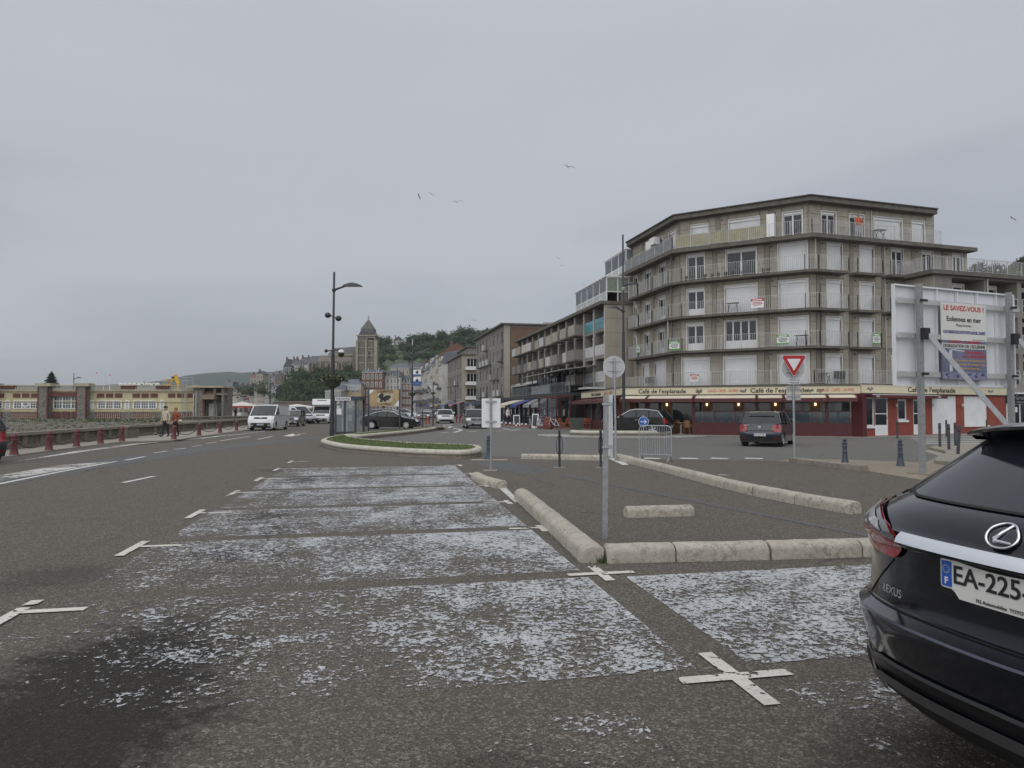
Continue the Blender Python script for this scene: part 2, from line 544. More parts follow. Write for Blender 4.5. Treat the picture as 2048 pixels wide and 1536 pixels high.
def strip(a, b, w, mat=None, keep=0.0, z=0.0085):
 p, q = gnd(*a), gnd(*b)
 n = Vector((q.y - p.y, p.x - q.x, 0)).normalized() * w / 2
 paint([p - n, q - n, q + n, p + n], z, mat or W_ROADP, 'road_marking', keep)
for a, b, k in (((-30, 974), (110, 946), 0.05), ((110, 946), (233, 923), 0.03), ((250, 921), (290, 913.5), 0.0), ((308, 906), (335, 902.5), 0), ((348, 899), (372, 896.5), 0), ((384, 893), (404, 891), 0), ((412, 887), (434, 884.5), 0), ((440, 882), (500, 873), 0.02)):
 strip(a, b, 0.13, None, k)
strip((246, 966), (308, 953), 0.13, None, 0.04)
strip((515, 879), (545, 873), 0.13); strip((455, 872), (530, 862), 0.12); strip((600, 868), (612, 866.5), 0.12)
paint(gp([(566, 872.5), (585, 867.6), (590, 869), (588, 870.4), (600, 869), (601, 870), (588, 871.5), (585, 873)]), 0.0085, W_ROADP, 'lane_arrow', 0.1)
m_old = [(-60, 990), (0, 962), (100, 945), (215, 926), (240, 922), (120, 931), (0, 951), (-60, 962)]
paint(gp(m_old), 0.0085, W_OLD, 'promenade_bay_marking', -0.02)
paint(gp([(20, 925), (150, 903), (260, 889), (420, 876), (470, 868), (360, 881), (200, 899), (90, 915)]), 0.0085, W_OLD, 'promenade_bay_marking', 0.02)
strip((885, 851), (906, 848.5), 0.22); strip((885, 851.5), (903, 853), 0.22); strip((903, 853), (897, 856), 0.22)
strip((906, 856), (924, 860), 0.25); strip((924, 860.5), (908, 865), 0.25); strip((880, 866), (898, 864.6), 0.2)
strip((936, 864), (954, 862.4), 0.18); strip((990, 862.5), (1010, 861.5), 0.18)
strip((1005, 857), (1023, 860.5), 0.18); strip((1023, 860.8), (1040, 858.5), 0.18); strip((1024, 861), (1140, 860.6), 0.15)
for x0, x1 in ((1288, 1322), (1360, 1398), (1422, 1458), (1490, 1528)):
 strip((x0, 916.6), (x1 - 2, 917.6), 0.42, None, 0.02)
strip((1436, 950), (1462, 951), 0.14, W_OLD)
for i in range(5):
 strip((1812 + i * 9, 873.6 + i * 3.4), (1962, 873.0 + i * 3.4), 0.42, None, 0.12)
def slab(name, pts, z, mat, lbl=None):
 m = MB()
 P = [(p[0], p[1]) for p in pts]
 ar = sum(P[i][0] * P[(i + 1) % len(P)][1] - P[(i + 1) % len(P)][0] * P[i][1] for i in range(len(P)))
 if ar < 0: P.reverse()
 m.prism(P, -0.02, z)
 return struct(m.build(name, mat))
slab('promenade_pavement', gp([(-160, 940), (28, 913.5), (98, 903.5), (153, 896.5), (201, 890.5), (243, 885.5), (270, 884), (347, 882), (398, 874.5), (440, 868.5), (473, 863.5), (600, 848), (600, 841), (478, 852.5), (269, 875), (234, 878.5), (16, 901.5), (-160, 920)]), 0.05, PAVE)
slab('cafe_pavement', [(5.9, 60), (6.6, 44.2), (20.1, 39.9), (35.5, 47.4), (80, 62), (80, 75), (5.9, 75)], 0.035, PAVE)
slab('street_pavement', [(5.9, 60), (5.9, 75), (10, 75), (-28, 258), (-30, 258), (-1.5, 97)], 0.06, PAVE)
slab('pebble_island', gp([(1552, 922.5), (1640, 929), (1735, 943), (1870, 966), (2060, 1005), (2300, 1010), (2300, 955), (1990, 945), (1850, 926.5), (1700, 920.5), (1600, 919.5)]), 0.02, PEB)
PAVE2 = M('kerb_pavement', (0.24, 0.22, 0.185), 0.9, 0.15, 2.0, fine=0.4, fscale=70)
slab('kerb_apron', gp([(1846, 902), (1866, 898), (1905, 895), (2300, 890), (2300, 950), (1990, 940), (1850, 926.5), (1868, 918), (1878, 912)]), 0.012, PAVE)
slab('corner_pavement', gp([(1859, 900), (1868, 896.5), (1900, 893), (2300, 887), (2300, 948), (2010, 940), (1872, 929), (1868, 925), (1885, 917), (1893, 911), (1888, 907)]), 0.11, PAVE2)
# ================================================================== KERBS, ISLANDS, STREET FURNITURE
def stone_mat(name, c, dirt=0.75):
 k = NT(name, 0.9)
 base = k.ramp(k.noise(5, 4, 0.6), [(0.3, mul(c, 0.78)), (0.7, mul(c, 1.12))])
 l1 = k.ramp(k.noise(16, 5, 0.7), [(0.47, 0.0), (0.62, 1.0)])
 l2 = k.ramp(k.noise(2.2, 3, 0.6), [(0.36, 0.15), (0.62, 1.0)])
 cc = k.mix(k.math('MULTIPLY', k.math('MULTIPLY', l1, l2), dirt), base, (0.055, 0.05, 0.04))
 cc = k.mix(0.3, cc, k.ramp(k.noise(120, 2, 0.6), [(0.35, mul(c, 0.4)), (0.65, mul(c, 1.5))]))
 k.col(cc)
 k.bump(k.noise(45, 4, 0.65), 0.6, 0.015)
 _mats[name] = k.m
 return k.m
KERB = stone_mat('kerb_stone', (0.42, 0.39, 0.33))
KERB2 = stone_mat('island_kerb_stone', (0.50, 0.48, 0.41), 0.55)
KERBB = stone_mat('island_kerb_base', (0.27, 0.24, 0.20), 0.9)
MORTAR = M('kerb_joint', (0.10, 0.09, 0.075), 0.95, 0.2, 8)
def kerb_profile(w, h, n=9):
 """flat sides, half-round top"""
 r = w / 2
 k = 0.42 * h
 P = [(-r, -0.01), (-r, h - k)]
 for i in range(1, n):
  t = pi - pi * i / n
  P.append((r * cos(t), h - k + k * sin(t)))
 P += [(r, h - k), (r, -0.01)]
 return P
def kerb_stone(L, w, h, name='kerb_stone', mat=None, parent=None, loc=None, rz=0, flat=False):
 prof = kerb_profile(w, h) if not flat else [(-w / 2, -0.01), (-w / 2, h - 0.02), (-w / 2 + 0.02, h), (w / 2 - 0.02, h), (w / 2, h - 0.02), (w / 2, -0.01)]
 j = random.uniform(0.985, 1.0)
 m = MB()
 NX = 9
 x = [0.008, 0.03] + [0.03 + (L - 0.06) * i / (NX - 3) for i in range(1, NX - 3)] + [L - 0.03, L - 0.008]
 sc = [0.92] + [1.0] * (NX - 2) + [0.92]
 ch = random.choice((0, NX - 1, -5))
 rows = [[(x[i], p[0] * sc[i] * (0.93 if i == ch else 1) + random.uniform(-0.004, 0.004), p[1] * (sc[i] * (0.9 if i == ch else 1) if p[1] > 0 else 1) * j + (random.uniform(-0.004, 0.004) if p[1] > 0 else 0)) for p in prof] for i in range(NX)]
 m.grid(rows)
 n = len(prof)
 m.add(rows[0], [tuple(range(n))])
 m.add(rows[-1], [tuple(range(n - 1, -1, -1))])
 return m.build(name, mat or KERB, parent, 40, loc, rz)
def kerb_run(label, pts, w=0.24, h=0.19, L=0.95, cat='kerb', name='stone_kerb', mat=None, group=None, z=0.0, flat=False):
 P = [Vector((p[0], p[1], z)) for p in pts]
 root = thing(name, label, cat, P[0], 0, group)
 for a, b in zip(P[:-1], P[1:]):
  d = b - a
  k = max(1, round(d.length / L))
  rz = atan2(d.y, d.x)
  for i in range(k):
   q = a + d * (i / k) - P[0]
   kerb_stone(d.length / k, w, h, 'kerb_stone', mat, root, (q.x, q.y, random.uniform(-0.006, 0.003)), rz + random.uniform(-0.006, 0.006), flat)
 return root
kerb_run('half-round stone kerb running from the broken corner towards the painted bays', [gnd(1186, 1126), gnd(1102, 1050), gnd(1043, 998)], 0.26, 0.20, 0.95)
kerb_run('half-round stone kerb in line with the parked dark car\'s tailgate', [gnd(1208, 1122), gnd(1345, 1119), gnd(1532, 1115), gnd(1712, 1110), gnd(1900, 1105)], 0.26, 0.185, 1.2)
kerb_run('long stone kerb running from the steel barrier towards the pebble island', [gnd(1236, 920), gnd(1330, 943), gnd(1458, 977), gnd(1516, 991), gnd(1600, 1008), gnd(1712, 1028)], 0.25, 0.20, 1.3)
kerb_run('weathered stone kerb behind the two cycle hoops', [gnd(1043, 917.5), gnd(1120, 919), gnd(1214, 921)], 0.25, 0.17, 1.2)
kerb_run('single loose kerb stone lying alone on the asphalt', [gnd(1250, 1034), gnd(1384, 1030)], 0.22, 0.165, 1.3)
kerb_run('pair of short kerb stones beside the white-backed sign post', [gnd(952, 958), gnd(968, 967), gnd(1004, 977)], 0.25, 0.17, 0.7)
kerb_run('low flat kerb at the foot of the give-way sign', [gnd(1586, 924, 0.0), gnd(1640, 931), gnd(1728, 942)], 0.3, 0.15, 1.0, mat=KERBB, flat=True)
MOSS = M('moss', (0.05, 0.075, 0.02), 0.95, 0.4, 30)
m = MB()
c = gnd(1207, 1124)
for i in range(160):
 a, r = random.uniform(0, 6.28), abs(random.gauss(0, 0.05))
 x, y = c.x + r * cos(a), c.y + r * sin(a)
 h = random.uniform(0.02, 0.11)
 b = random.uniform(0, 6.28)
 m.add([(x - 0.008, y, 0), (x + 0.008, y, 0), (x + 0.03 * cos(b), y + 0.03 * sin(b), h)], [(0, 1, 2)])
tag(m.build('weeds', MOSS), kind='stuff')
GRASS = M('grass', (0.078, 0.10, 0.036), 0.95, 0.35, 6, fine=0.5, fscale=40)
BLADE = M('grass_blade', (0.105, 0.14, 0.045), 0.9, 0.35, 4)
def inset(P, d):
 n = len(P); out = []
 for i in range(n):
  a, b, c = Vector(P[i - 1]), Vector(P[i]), Vector(P[(i + 1) % n])
  u, v = (b - a).normalized(), (c - b).normalized()
  n1, n2 = Vector((-u.y, u.x)), Vector((-v.y, v.x))
  q = (n1 + n2)
  q = q / max(q.length_squared / 2, 0.5) if q.length > 1e-6 else n1
  out.append(b + q * d)
 return out
def smooth_loop(P, it=2):
 P = [Vector(p) for p in P]
 for _ in range(it):
  Q = []
  for i in range(len(P)):
   a, b = P[i], P[(i + 1) % len(P)]
   Q += [a * 0.75 + b * 0.25, a * 0.25 + b * 0.75]
  P = Q
 return P
def island(label, outline, h=0.30, w=0.26, grass_n=9000, joint=1.0):
 P = [Vector((p[0], p[1])) for p in outline]
 ar = sum(P[i].x * P[(i + 1) % len(P)].y - P[(i + 1) % len(P)].x * P[i].y for i in range(len(P)))
 if ar < 0: P.reverse()
 P = smooth_loop(P, 2)
 c = sum(P, Vector((0, 0))) / len(P)
 root = thing('planted_island', label, 'traffic island', (c.x, c.y, 0))
 P = [p - c for p in P]
 n = len(P)
 b0 = inset(P, 0.07)
 b1 = inset(P, w + 0.02)
 m = MB()
 vs = [(p.x, p.y, -0.01) for p in b0] + [(p.x, p.y, h * 0.55) for p in b0]
 m.add(vs, [(i, (i + 1) % n, n + (i + 1) % n, n + i) for i in range(n)])
 m.build('kerb_base', KERBB, root)
 prof = [(0.03, 0.44), (0.0, 0.56), (0.005, 0.74), (0.035, 0.90), (0.085, 0.985), (0.15, 1.0), (w - 0.03, 0.965), (w, 0.88), (w, 0.6)]
 loops = [inset(P, d) for d, _ in prof]
 acc, start = 0.0, 0
 segs = []
 for i in range(n):
  acc += (P[(i + 1) % n] - P[i]).length
  if acc > joint or i == n - 1:
   segs.append((start, i + 1)); start = i + 1; acc = 0
 for s0, s1 in segs:
  mm = MB()
  rows = []
  for i in range(s0, s1 + 1):
   k = i % n
   rows.append([Vector((loops[q][k].x, loops[q][k].y, prof[q][1] * h)) for q in range(len(prof))])
  for e0, e1 in ((0, 1), (-1, -2)):
   d = (rows[e1][4] - rows[e0][4]).normalized()
   cen = rows[e0][4] - Vector((0, 0, 0.08))
   rows[e0] = [cen + (p - cen) * 0.975 + d * 0.006 for p in rows[e0]]
  mm.grid(rows)
  q = len(prof)
  mm.add(rows[0], [tuple(range(q))]); mm.add(rows[-1], [tuple(range(q - 1, -1, -1))])
  mm.build('kerb_stone', KERB2, root, 50)
 gz = h * 0.93
 m = MB()
 tri_in = inset(P, w * 0.9)
 m.add([(p.x, p.y, gz) for p in tri_in], [tuple(range(n))])
 m.build('turf', GRASS, root)
 xs = [p.x for p in tri_in]; ys = [p.y for p in tri_in]
 def inside(x, y):
  r = False
  for i in range(n):
   a, b = tri_in[i], tri_in[i - 1]
   if (a.y > y) != (b.y > y) and x < (b.x - a.x) * (y - a.y) / (b.y - a.y) + a.x:
    r = not r
  return r
 m = MB()
 k = 0
 tries = 0
 while k < grass_n and tries < grass_n * 12:
  tries += 1
  x, y = random.uniform(min(xs), max(xs)), random.uniform(min(ys), max(ys))
  if not inside(x, y): continue
  k += 1
  hh = random.uniform(0.02, 0.07)
  a = random.uniform(0, 6.28); b = random.uniform(0, 6.28)
  dx, dy = 0.012 * cos(a), 0.012 * sin(a)
  m.add([(x - dx, y - dy, gz - 0.005), (x + dx, y + dy, gz - 0.005), (x + 0.03 * cos(b), y + 0.03 * sin(b), gz + hh)], [(0, 1, 2)])
 tag(m.build('grass_blades', BLADE, root), kind='stuff')
 return root
ISL = gp([(642, 893), (664, 899.5), (690, 904), (742, 909), (823, 915), (900, 918), (940, 917.5), (962, 913.5), (966, 907), (948, 903.5), (900, 901.5), (830, 899), (764, 893), (722, 888), (700, 883), (697, 879), (704, 879.5), (722, 880), (757, 876), (816, 870), (867, 863), (888, 858.5)]) + [gnd(x, y, 0.27) for x, y in ((884, 853), (850, 854.5), (820, 857.5), (772, 861), (720, 865), (688, 868.5), (657, 873), (641, 878))]
island('crescent grass island with pale moulded kerb below the ticket kiosk', ISL, 0.29, 0.27, 9000, 1.2)
cI = gnd(1247, 872.0)
cx, cy = cI.x, cI.y + 1.0
ISL2 = [(cx + 3.15 * cos(t) - 0.05 * cos(2 * t), cy + 1.75 * sin(t)) for t in [2 * pi * i / 18 for i in range(18)]]
island('oval grass island ringed by cobbles in front of the cafe', ISL2, 0.33, 0.27, 5000, 1.1)
COB = [M('sett_' + n, c, 0.85, 0.15, 6, fine=0.3) for n, c in (('pale', (0.40, 0.39, 0.365)), ('grey', (0.28, 0.275, 0.26)), ('dark', (0.19, 0.19, 0.18)))]
m = MB()
apron = []
for i in range(40):
 t = 2 * pi * i / 40
 apron.append((cx + 5.3 * cos(t), cy - 0.2 + (4.5 if sin(t) < 0 else 2.3) * sin(t)))
sheet('sett_bedding', apron, 0.008, M('sett_joint', (0.10, 0.098, 0.09), 0.95, 0.2, 3))
for ring in range(17):
 rx, ry = 3.25 + ring * 0.115, 1.85 + ring * 0.155
 per = int(2 * pi * (rx + ry) / 2 / 0.19)
 for i in range(per):
  t = 2 * pi * (i + 0.5 * (ring % 2)) / per
  x, y = cx + rx * cos(t), cy + ry * sin(t)
  if sin(t) > 0.4: continue
  m.box((x, y, 0.008 + random.uniform(0, 0.006)), (0.15, 0.115, 0.034), t + pi / 2 + random.uniform(-0.1, 0.1), random.choice((0, 0, 1, 1, 2)))
tag(m.build('cobble_setts', COB), kind='stuff')
GALV = M('galvanised_steel', (0.36, 0.38, 0.40), 0.5, 0.18, 9, metal=0.55, fine=0.2)
GALVR = M('dull_zinc', (0.28, 0.29, 0.30), 0.65, 0.22, 14, metal=0.3, fine=0.25)
SIGNB = M('sign_back_grey', (0.45, 0.46, 0.47), 0.55, 0.08, 3)
SIGNW = M('sign_white', (0.72, 0.73, 0.74), 0.5, 0.05, 3)
SIGNP = M('panel_back_white', (0.62, 0.65, 0.68), 0.5, 0.07, 2)
ANTH = M('anthracite_paint', (0.035, 0.042, 0.055), 0.45, 0.15, 5)
BLUEG = M('bollard_slate', (0.048, 0.062, 0.088), 0.42, 0.15, 6)
BLK = M('black_plastic', (0.012, 0.012, 0.013), 0.5, 0.1, 5)
REDS = M('sign_red', (0.42, 0.02, 0.03), 0.4, 0.06, 4)
BLUES = M('sign_blue', (0.015, 0.10, 0.42), 0.4, 0.06, 4)
INK = M('ink_black', (0.015, 0.015, 0.018), 0.6, 0)
b = gnd(982, 941)
t = thing('traffic_sign', 'white rectangular sign panel seen from behind on a galvanised post', 'sign', b)
MB().tube([(0, 0, 0), (0.0, 0, 1.0), (-0.012, 0, 1.93)], 0.03, 10).build('post', GALVR, t, 40)
q = MB().bx(-0.25, 0.25, 0.05, 0.07, 1.13, 1.90).build('panel', SIGNW, t)
for z in (1.26, 1.79):
 MB().bx(-0.15, 0.15, 0.03, 0.05, z, z + 0.05).bx(-0.045, 0.045, -0.035, 0.03, z + 0.004, z + 0.046).build('bracket', GALV, t)
MB().bx(-0.2, 0.16, -0.14, 0.14, -0.01, 0.012).build('footing', PAVE, t)
b = gnd(1232, 922)
t = thing('round_sign', 'round sign seen from behind on a tall thin post', 'sign', b)
MB().tube([(0, 0, 0), (-0.02, 0, 1.6), (-0.04, 0, 3.22)], 0.033, 10).build('post', GALV, t, 40)
MB().lathe([(0.335, 0.045), (0.34, 0.05), (0.34, 0.07), (0.335, 0.075)], 40, (-0.04, 0, 2.94), axis='Y').build('disc', SIGNB, t, 30)
MB().tube([(-0.04 + 0.335 * cos(a), 0.045, 2.94 + 0.335 * sin(a)) for a in [2 * pi * i / 40 for i in range(41)]], 0.008, 6).build('rim', SIGNW, t, 60)
for z in (2.80, 3.10):
 MB().bx(-0.24, 0.16, 0.025, 0.045, z, z + 0.02).bx(-0.09, 0.01, -0.045, 0.02, z - 0.005, z + 0.025).build('bracket', GALV, t)
b = gnd(1211, 1077)
t = thing('steel_sign_post', 'weathered square steel post carrying a white panel seen edge-on', 'sign', b)
MB().box((0.004, 0, 0.9), (0.062, 0.062, 1.80), 0, 0, Matrix.Rotation(R(0.9), 4, 'Y')).build('post', GALVR, t)
m = MB(); m.box((0.115, 0.50, 1.40), (0.022, 0.82, 0.80), R(-2.0)); pn = m.build('panel', SIGNP, t)
MB().bx(0.09, 0.102, 0.12, 0.86, 1.02, 1.78).build('panel_lip', SIGNW, pn)
for z in (1.12, 1.66):
 MB().bx(0.03, 0.10, -0.02, 0.06, z, z + 0.045).bx(-0.04, 0.05, -0.043, -0.033, z + 0.01, z + 0.035).build('bracket', GALV, t)
def cycle_hoop():
 t = thing('cycle_hoop', 'x', 'cycle hoop', (0, 0, 0), 0, 'cycle hoops on the car park island')
 MB().lathe([(0.032, 0), (0.032, 0.98), (0.036, 0.985), (0.036, 1.02), (0.02, 1.035)], 14).build('post', ANTH, t, 40)
 P = [(0.085 * sin(a) * 1.0, -0.0, 0.62 + 0.27 * cos(a)) for a in [2 * pi * i / 28 for i in range(29)]]
 MB().tube(P, 0.011, 8).build('ring', ANTH, t, 60)
 MB().bx(-0.16, 0.16, -0.1, 0.1, -0.01, 0.01).build('footing', PAVE, t)
 return t
copies(cycle_hoop(), [(gnd(1119, 935), 0.1), (gnd(1201.5, 935), 0.75)], ['dark cycle hoop post showing its ring from the front', 'dark cycle hoop post half hidden behind the near steel sign post'])
def cast_bollard(mat, h, name, group, plinth=True):
 t = thing(name, 'x', 'bollard', (0, 0, 0), 0, group)
 k = h / 0.8
 prof = [(0.135, 0), (0.135, 0.02), (0.115, 0.035), (0.10, 0.09), (0.085, 0.16), (0.072, 0.28), (0.066, 0.36), (0.07, 0.37), (0.07, 0.40), (0.064, 0.41), (0.062, 0.52), (0.067, 0.53), (0.067, 0.56), (0.062, 0.57), (0.06, 0.62), (0.088, 0.632), (0.09, 0.65), (0.06, 0.665), (0.045, 0.69)]
 MB().lathe([(r * 1.0, z * k) for r, z in prof], 18).build('shaft', mat, t, 35)
 MB().ball((0, 0, 0.735 * k), (0.062, 0.062, 0.062), 14, 9).build('ball_top', mat, t, 60)
 if plinth:
  MB().lathe([(0.16, -0.01), (0.155, 0.012), (0.13, 0.018)], 18).build('base_plate', BLK, t)
 return t
cb = cast_bollard(BLUEG, 0.78, 'cast_bollard', 'slate-blue ball-topped bollards')
copies(cb, [(gnd(977, 919), 0), (gnd(1690, 929.5), 0), (gnd(1801, 933.5), 0)],
  ['slate-blue ball-topped bollard beside the white sign panel', 'slate-blue ball-topped bollard on the low flat kerb beyond the give-way sign', 'slate-blue ball-topped bollard beside the hoarding post'])
P = gnd(977, 920)
slabp = MB().bx(P.x - 0.55, P.x + 0.6, P.y - 0.22, P.y + 0.25, -0.02, 0.012).build('bollard_footing', PAVE)
struct(slabp)
def thin_post():
 t = thing('slim_post_bollard', 'x', 'bollard', (0, 0, 0), 0, 'slim black posts at the corner pavement')
 MB().lathe([(0.05, 0), (0.05, 0.93), (0.044, 0.95)], 12).build('shaft', ANTH, t, 40)
 MB().lathe([(0.051, 0.74), (0.0525, 0.742), (0.0525, 0.80), (0.051, 0.802)], 12).build('band', BLK, t, 40)
 return t
tp = thin_post()
pl = [(gnd(1880, 893.5, 0.11), 0), (gnd(1898, 899, 0.11), 0), (gnd(1911, 891, 0.11), 0), (gnd(1916, 908, 0.11), 0), (gnd(1893, 873, 0.035), 0), (gnd(1974, 872, 0.035), 0), (gnd(1795, 877, 0.03), 0)]
for i, q in enumerate(copies(tp, pl)):
 q['label'] = 'slim black post standing on the kerbed corner pavement' if i < 4 else ('slim black post outside the red-fronted cafe doors' if i == 6 else 'slim black post outside the shuttered cafe windows')
 if i == 3: q.rotation_euler = (0, R(4), 0)
b = gnd(1589, 921)
t = thing('give_way_sign', 'red-bordered triangular give-way sign with plate on a grey post', 'sign', b)
MB().tube([(0, 0, 0), (0, 0, 3.2)], 0.034, 10).build('post', GALV, t, 40)
def tri_pts(c, r, z0, rd=0.05, n=5):
 out = []
 for k in range(3):
  a = pi / 2 + pi + 2 * pi * k / 3
  px, pz = c[0] + (r - 2 * rd) * cos(a), c[1] + (r - 2 * rd) * sin(a)
  for i in range(n):
   bb = a - pi / 3 + (2 * pi / 3) * i / (n - 1)
   out.append((px + rd * cos(bb), pz + rd * sin(bb)))
 return out
def plate_xz(name, pts, y0, y1, mat, parent):
 m = MB(); n = len(pts)
 vs = [(p[0], y0, p[1]) for p in pts] + [(p[0], y1, p[1]) for p in pts]
 m.add(vs, [tuple(range(n)), tuple(range(2 * n - 1, n - 1, -1))] + [(i, n + i, n + (i + 1) % n, (i + 1) % n) for i in range(n)])
 return m.build(name, mat, parent)
plate_xz('triangle_edge', tri_pts((0, 3.08), 0.475, 0), -0.058, -0.046, SIGNW, t)
plate_xz('triangle_border', tri_pts((0, 3.08), 0.455, 0), -0.064, -0.059, REDS, t)
plate_xz('triangle_field', tri_pts((0, 3.075), 0.255, 0, 0.02), -0.070, -0.065, SIGNW, t)
MB().lathe([(0.36, 0.04), (0.36, 0.055)], 36, (0.02, 0, 2.92), axis='Y').build('disc_behind', SIGNB, t, 30)
for z in (2.78, 3.0):
 MB().bx(-0.2, 0.2, -0.03, 0.038, z, z + 0.02).build('bracket', GALV, t)
pl_ = MB().bx(-0.165, 0.165, -0.062, -0.05, 2.40, 2.575).build('plate', SIGNW, t)
text('CÉDEZ LE', 0.075, INK, pl_, (0, -0.066, 2.53), bold=0.012, ext=0.001)
text('PASSAGE', 0.075, INK, pl_, (0, -0.066, 2.445), bold=0.012, ext=0.001)
for z0, z1 in ((2.13, 2.36), (1.90, 2.11)):
 bp = MB().bx(-0.21, 0.24, 0.04, 0.055, z0, z1).build('direction_panel_back', SIGNB, t)
 MB().bx(-0.2, 0.23, 0.034, 0.039, z0 + 0.09, z0 + 0.12).build('rail', GALV, bp)
MB().bx(-0.22, 0.1, -0.12, 0.12, -0.01, 0.016).build('footing', PAVE, t)
b = gnd(1287, 868.5, 0.30)
t = thing('keep_right_sign', 'round blue sign with white arrow pointing right, behind the steel barrier', 'sign', (b.x, b.y, 0.3))
MB().tube([(0, 0, 0), (0, 0, 1.0)], 0.03, 10).build('post', GALV, t, 40)
zc = zat(843.5, b.y) - 0.3
rr = 0.265
MB().lathe([(rr, -0.04), (rr, -0.055)], 36, (0, 0, zc), axis='Y').build('disc_rim', SIGNW, t, 30)
MB().lathe([(rr * 0.92, -0.056), (rr * 0.92, -0.060)], 36, (0, 0, zc), axis='Y').build('disc', BLUES, t, 30)
plate_xz('arrow', [(-0.17, zc - 0.02), (-0.17, zc + 0.02), (0.09, zc + 0.02), (0.0, zc + 0.11), (0.05, zc + 0.11), (0.175, zc), (0.05, zc - 0.11), (0.0, zc - 0.11), (0.09, zc - 0.02)][::-1], -0.066, -0.061, SIGNW, t)
b = gnd(1278, 918); b2 = gnd(1336, 926)
ang = atan2(b2.y - b.y, b2.x - b.x)
b = gnd(1279, 921)
t = thing('crowd_barrier', 'galvanised steel crowd barrier with upright bars standing by the kerb', 'barrier', b, R(-29))
LB = 1.02
MB().tube([(0, 0, 0.14), (0, 0, 0.98), (0.03, 0, 1.06), (0.1, 0, 1.1), (LB - 0.12, 0, 1.1), (LB - 0.03, 0, 1.06), (LB, 0, 0.98), (LB, 0, 0.14)], 0.019, 8).build('frame', GALV, t, 60)
MB().tube([(0, 0, 0.2), (LB, 0, 0.2)], 0.016, 8).build('bottom_rail', GALV, t, 60)
for i in range(1, 14):
 x = LB * i / 14
 MB().tube([(x, 0, 0.2), (x, 0, 1.09)], 0.0085, 6).build('bar', GALV, t, 60)
for x in (0.05, LB - 0.05):
 MB().tube([(x, -0.28, 0.0), (x, -0.03, 0.16), (x, 0.03, 0.16), (x, 0.28, 0.0)], 0.016, 8).build('foot', GALV, t, 60)
LAMPG = M('lamp_anthracite', (0.022, 0.027, 0.036), 0.4, 0.12, 4)
LENS = M('lamp_lens', (0.45, 0.46, 0.46), 0.3, 0)
def lamp_post(name, label, base, H, arm_z, arms, base_h=0.0, extras=()):
 t = thing(name, label, 'street lamp', base)
 MB().lathe([(0.115, 0), (0.115, 0.35), (0.10, 0.36), (0.085, H * 0.5), (0.062, H * 0.5 + 0.02), (0.055, H), (0.03, H + 0.03)], 14).build('pole', LAMPG, t, 40)
 for (z, sgn, L, az) in arms:
  c, s_ = cos(az) * sgn, sin(az) * sgn
  P = [(0, 0, z), (c * 0.28 * L, s_ * 0.28 * L, z + 0.10 * L), (c * 0.55 * L, s_ * 0.55 * L, z + 0.2 * L)]
  a = MB().tube(P, [0.06, 0.05, 0.05], 8).ball((0, 0, z), 0.11, 10, 6).build('arm', LAMPG, t, 60)
  m = MB()
  rows = []
  for i in range(9):
   u = i / 8
   w = 0.19 * sin(pi * min(1, 0.12 + u * 0.86)) ** 0.7 * L
   hh = (0.20 * sin(pi * (0.15 + 0.8 * u)) ** 1.0) * L
   x = 0.45 * L + u * 1.0 * L
   zb = z + 0.17 * L + 0.02 * L * sin(pi * u)
   rows.append([(c * x - s_ * w * cos(k * pi / 6), s_ * x + c * w * cos(k * pi / 6), zb + hh * sin(k * pi / 6)) for k in range(7)])
  m.grid(rows)
  h_ = m.build('lamp_head', LAMPG, a, 60)
  mm = MB()
  mm.grid([[r[0], r[-1]] for r in rows[1:-1]])
  mm.build('lens', LENS, a)
 for z, s_ in extras:
  for sg, dz in ((-1, 0.08), (1, -0.08)):
   a = MB().tube([(0, 0, z), (sg * 0.17, -0.05, z + dz)], 0.03, 6).build('spot_arm', LAMPG, t, 60)
   MB().ball((sg * 0.27, -0.08, z + dz), (0.16, 0.14, 0.14), 12, 8).build('spotlight', LAMPG, a, 60)
 return t
Lb = gnd(663.5, 872, 0.27)
L1 = lamp_post('lamp_post', 'tall dark lamp post with flower basket beside the ticket kiosk', Lb, zat(545, Lb.y) - 0.27, 0, [(zat(580, Lb.y) - 0.27, 1, 1.0, 0.0)], extras=[(zat(634, Lb.y) - 0.27, 1)])
L1.rotation_euler = (0, R(0.35), 0)
zb = zat(700, Lb.y) - 0.27
a = MB().tube([(-0.3, -0.05, zb - 0.05), (0, 0, zb - 0.02), (0.4, -0.06, zb + 0.03)], 0.035, 6).ball((-0.33, -0.06, zb - 0.05), 0.09).build('camera_arm', LAMPG, L1, 60)
MB().lathe([(0.05, 0), (0.14, -0.05), (0.15, -0.15)], 14, (0.43, -0.08, zb + 0.02)).build('camera_hood', SIGNW, a, 50)
MB().ball((0.43, -0.08, zb - 0.20), (0.16, 0.16, 0.17), 14, 8).build('camera_dome', BLK, a, 60)
zf = zat(772, Lb.y) - 0.27
bask = MB().lathe([(0.12, 0), (0.36, 0.12), (0.42, 0.36), (0.40, 0.42)], 18, (0, 0, zf - 0.1)).build('flower_basket', M('basket_green', (0.05, 0.06, 0.035), 0.8, 0.3, 10), L1, 50)
FOL = M('basket_leaves', (0.035, 0.06, 0.02), 0.9, 0.4, 9)
FLW = M('basket_flowers', (0.45, 0.30, 0.33), 0.8, 0.5, 14)
m = MB()
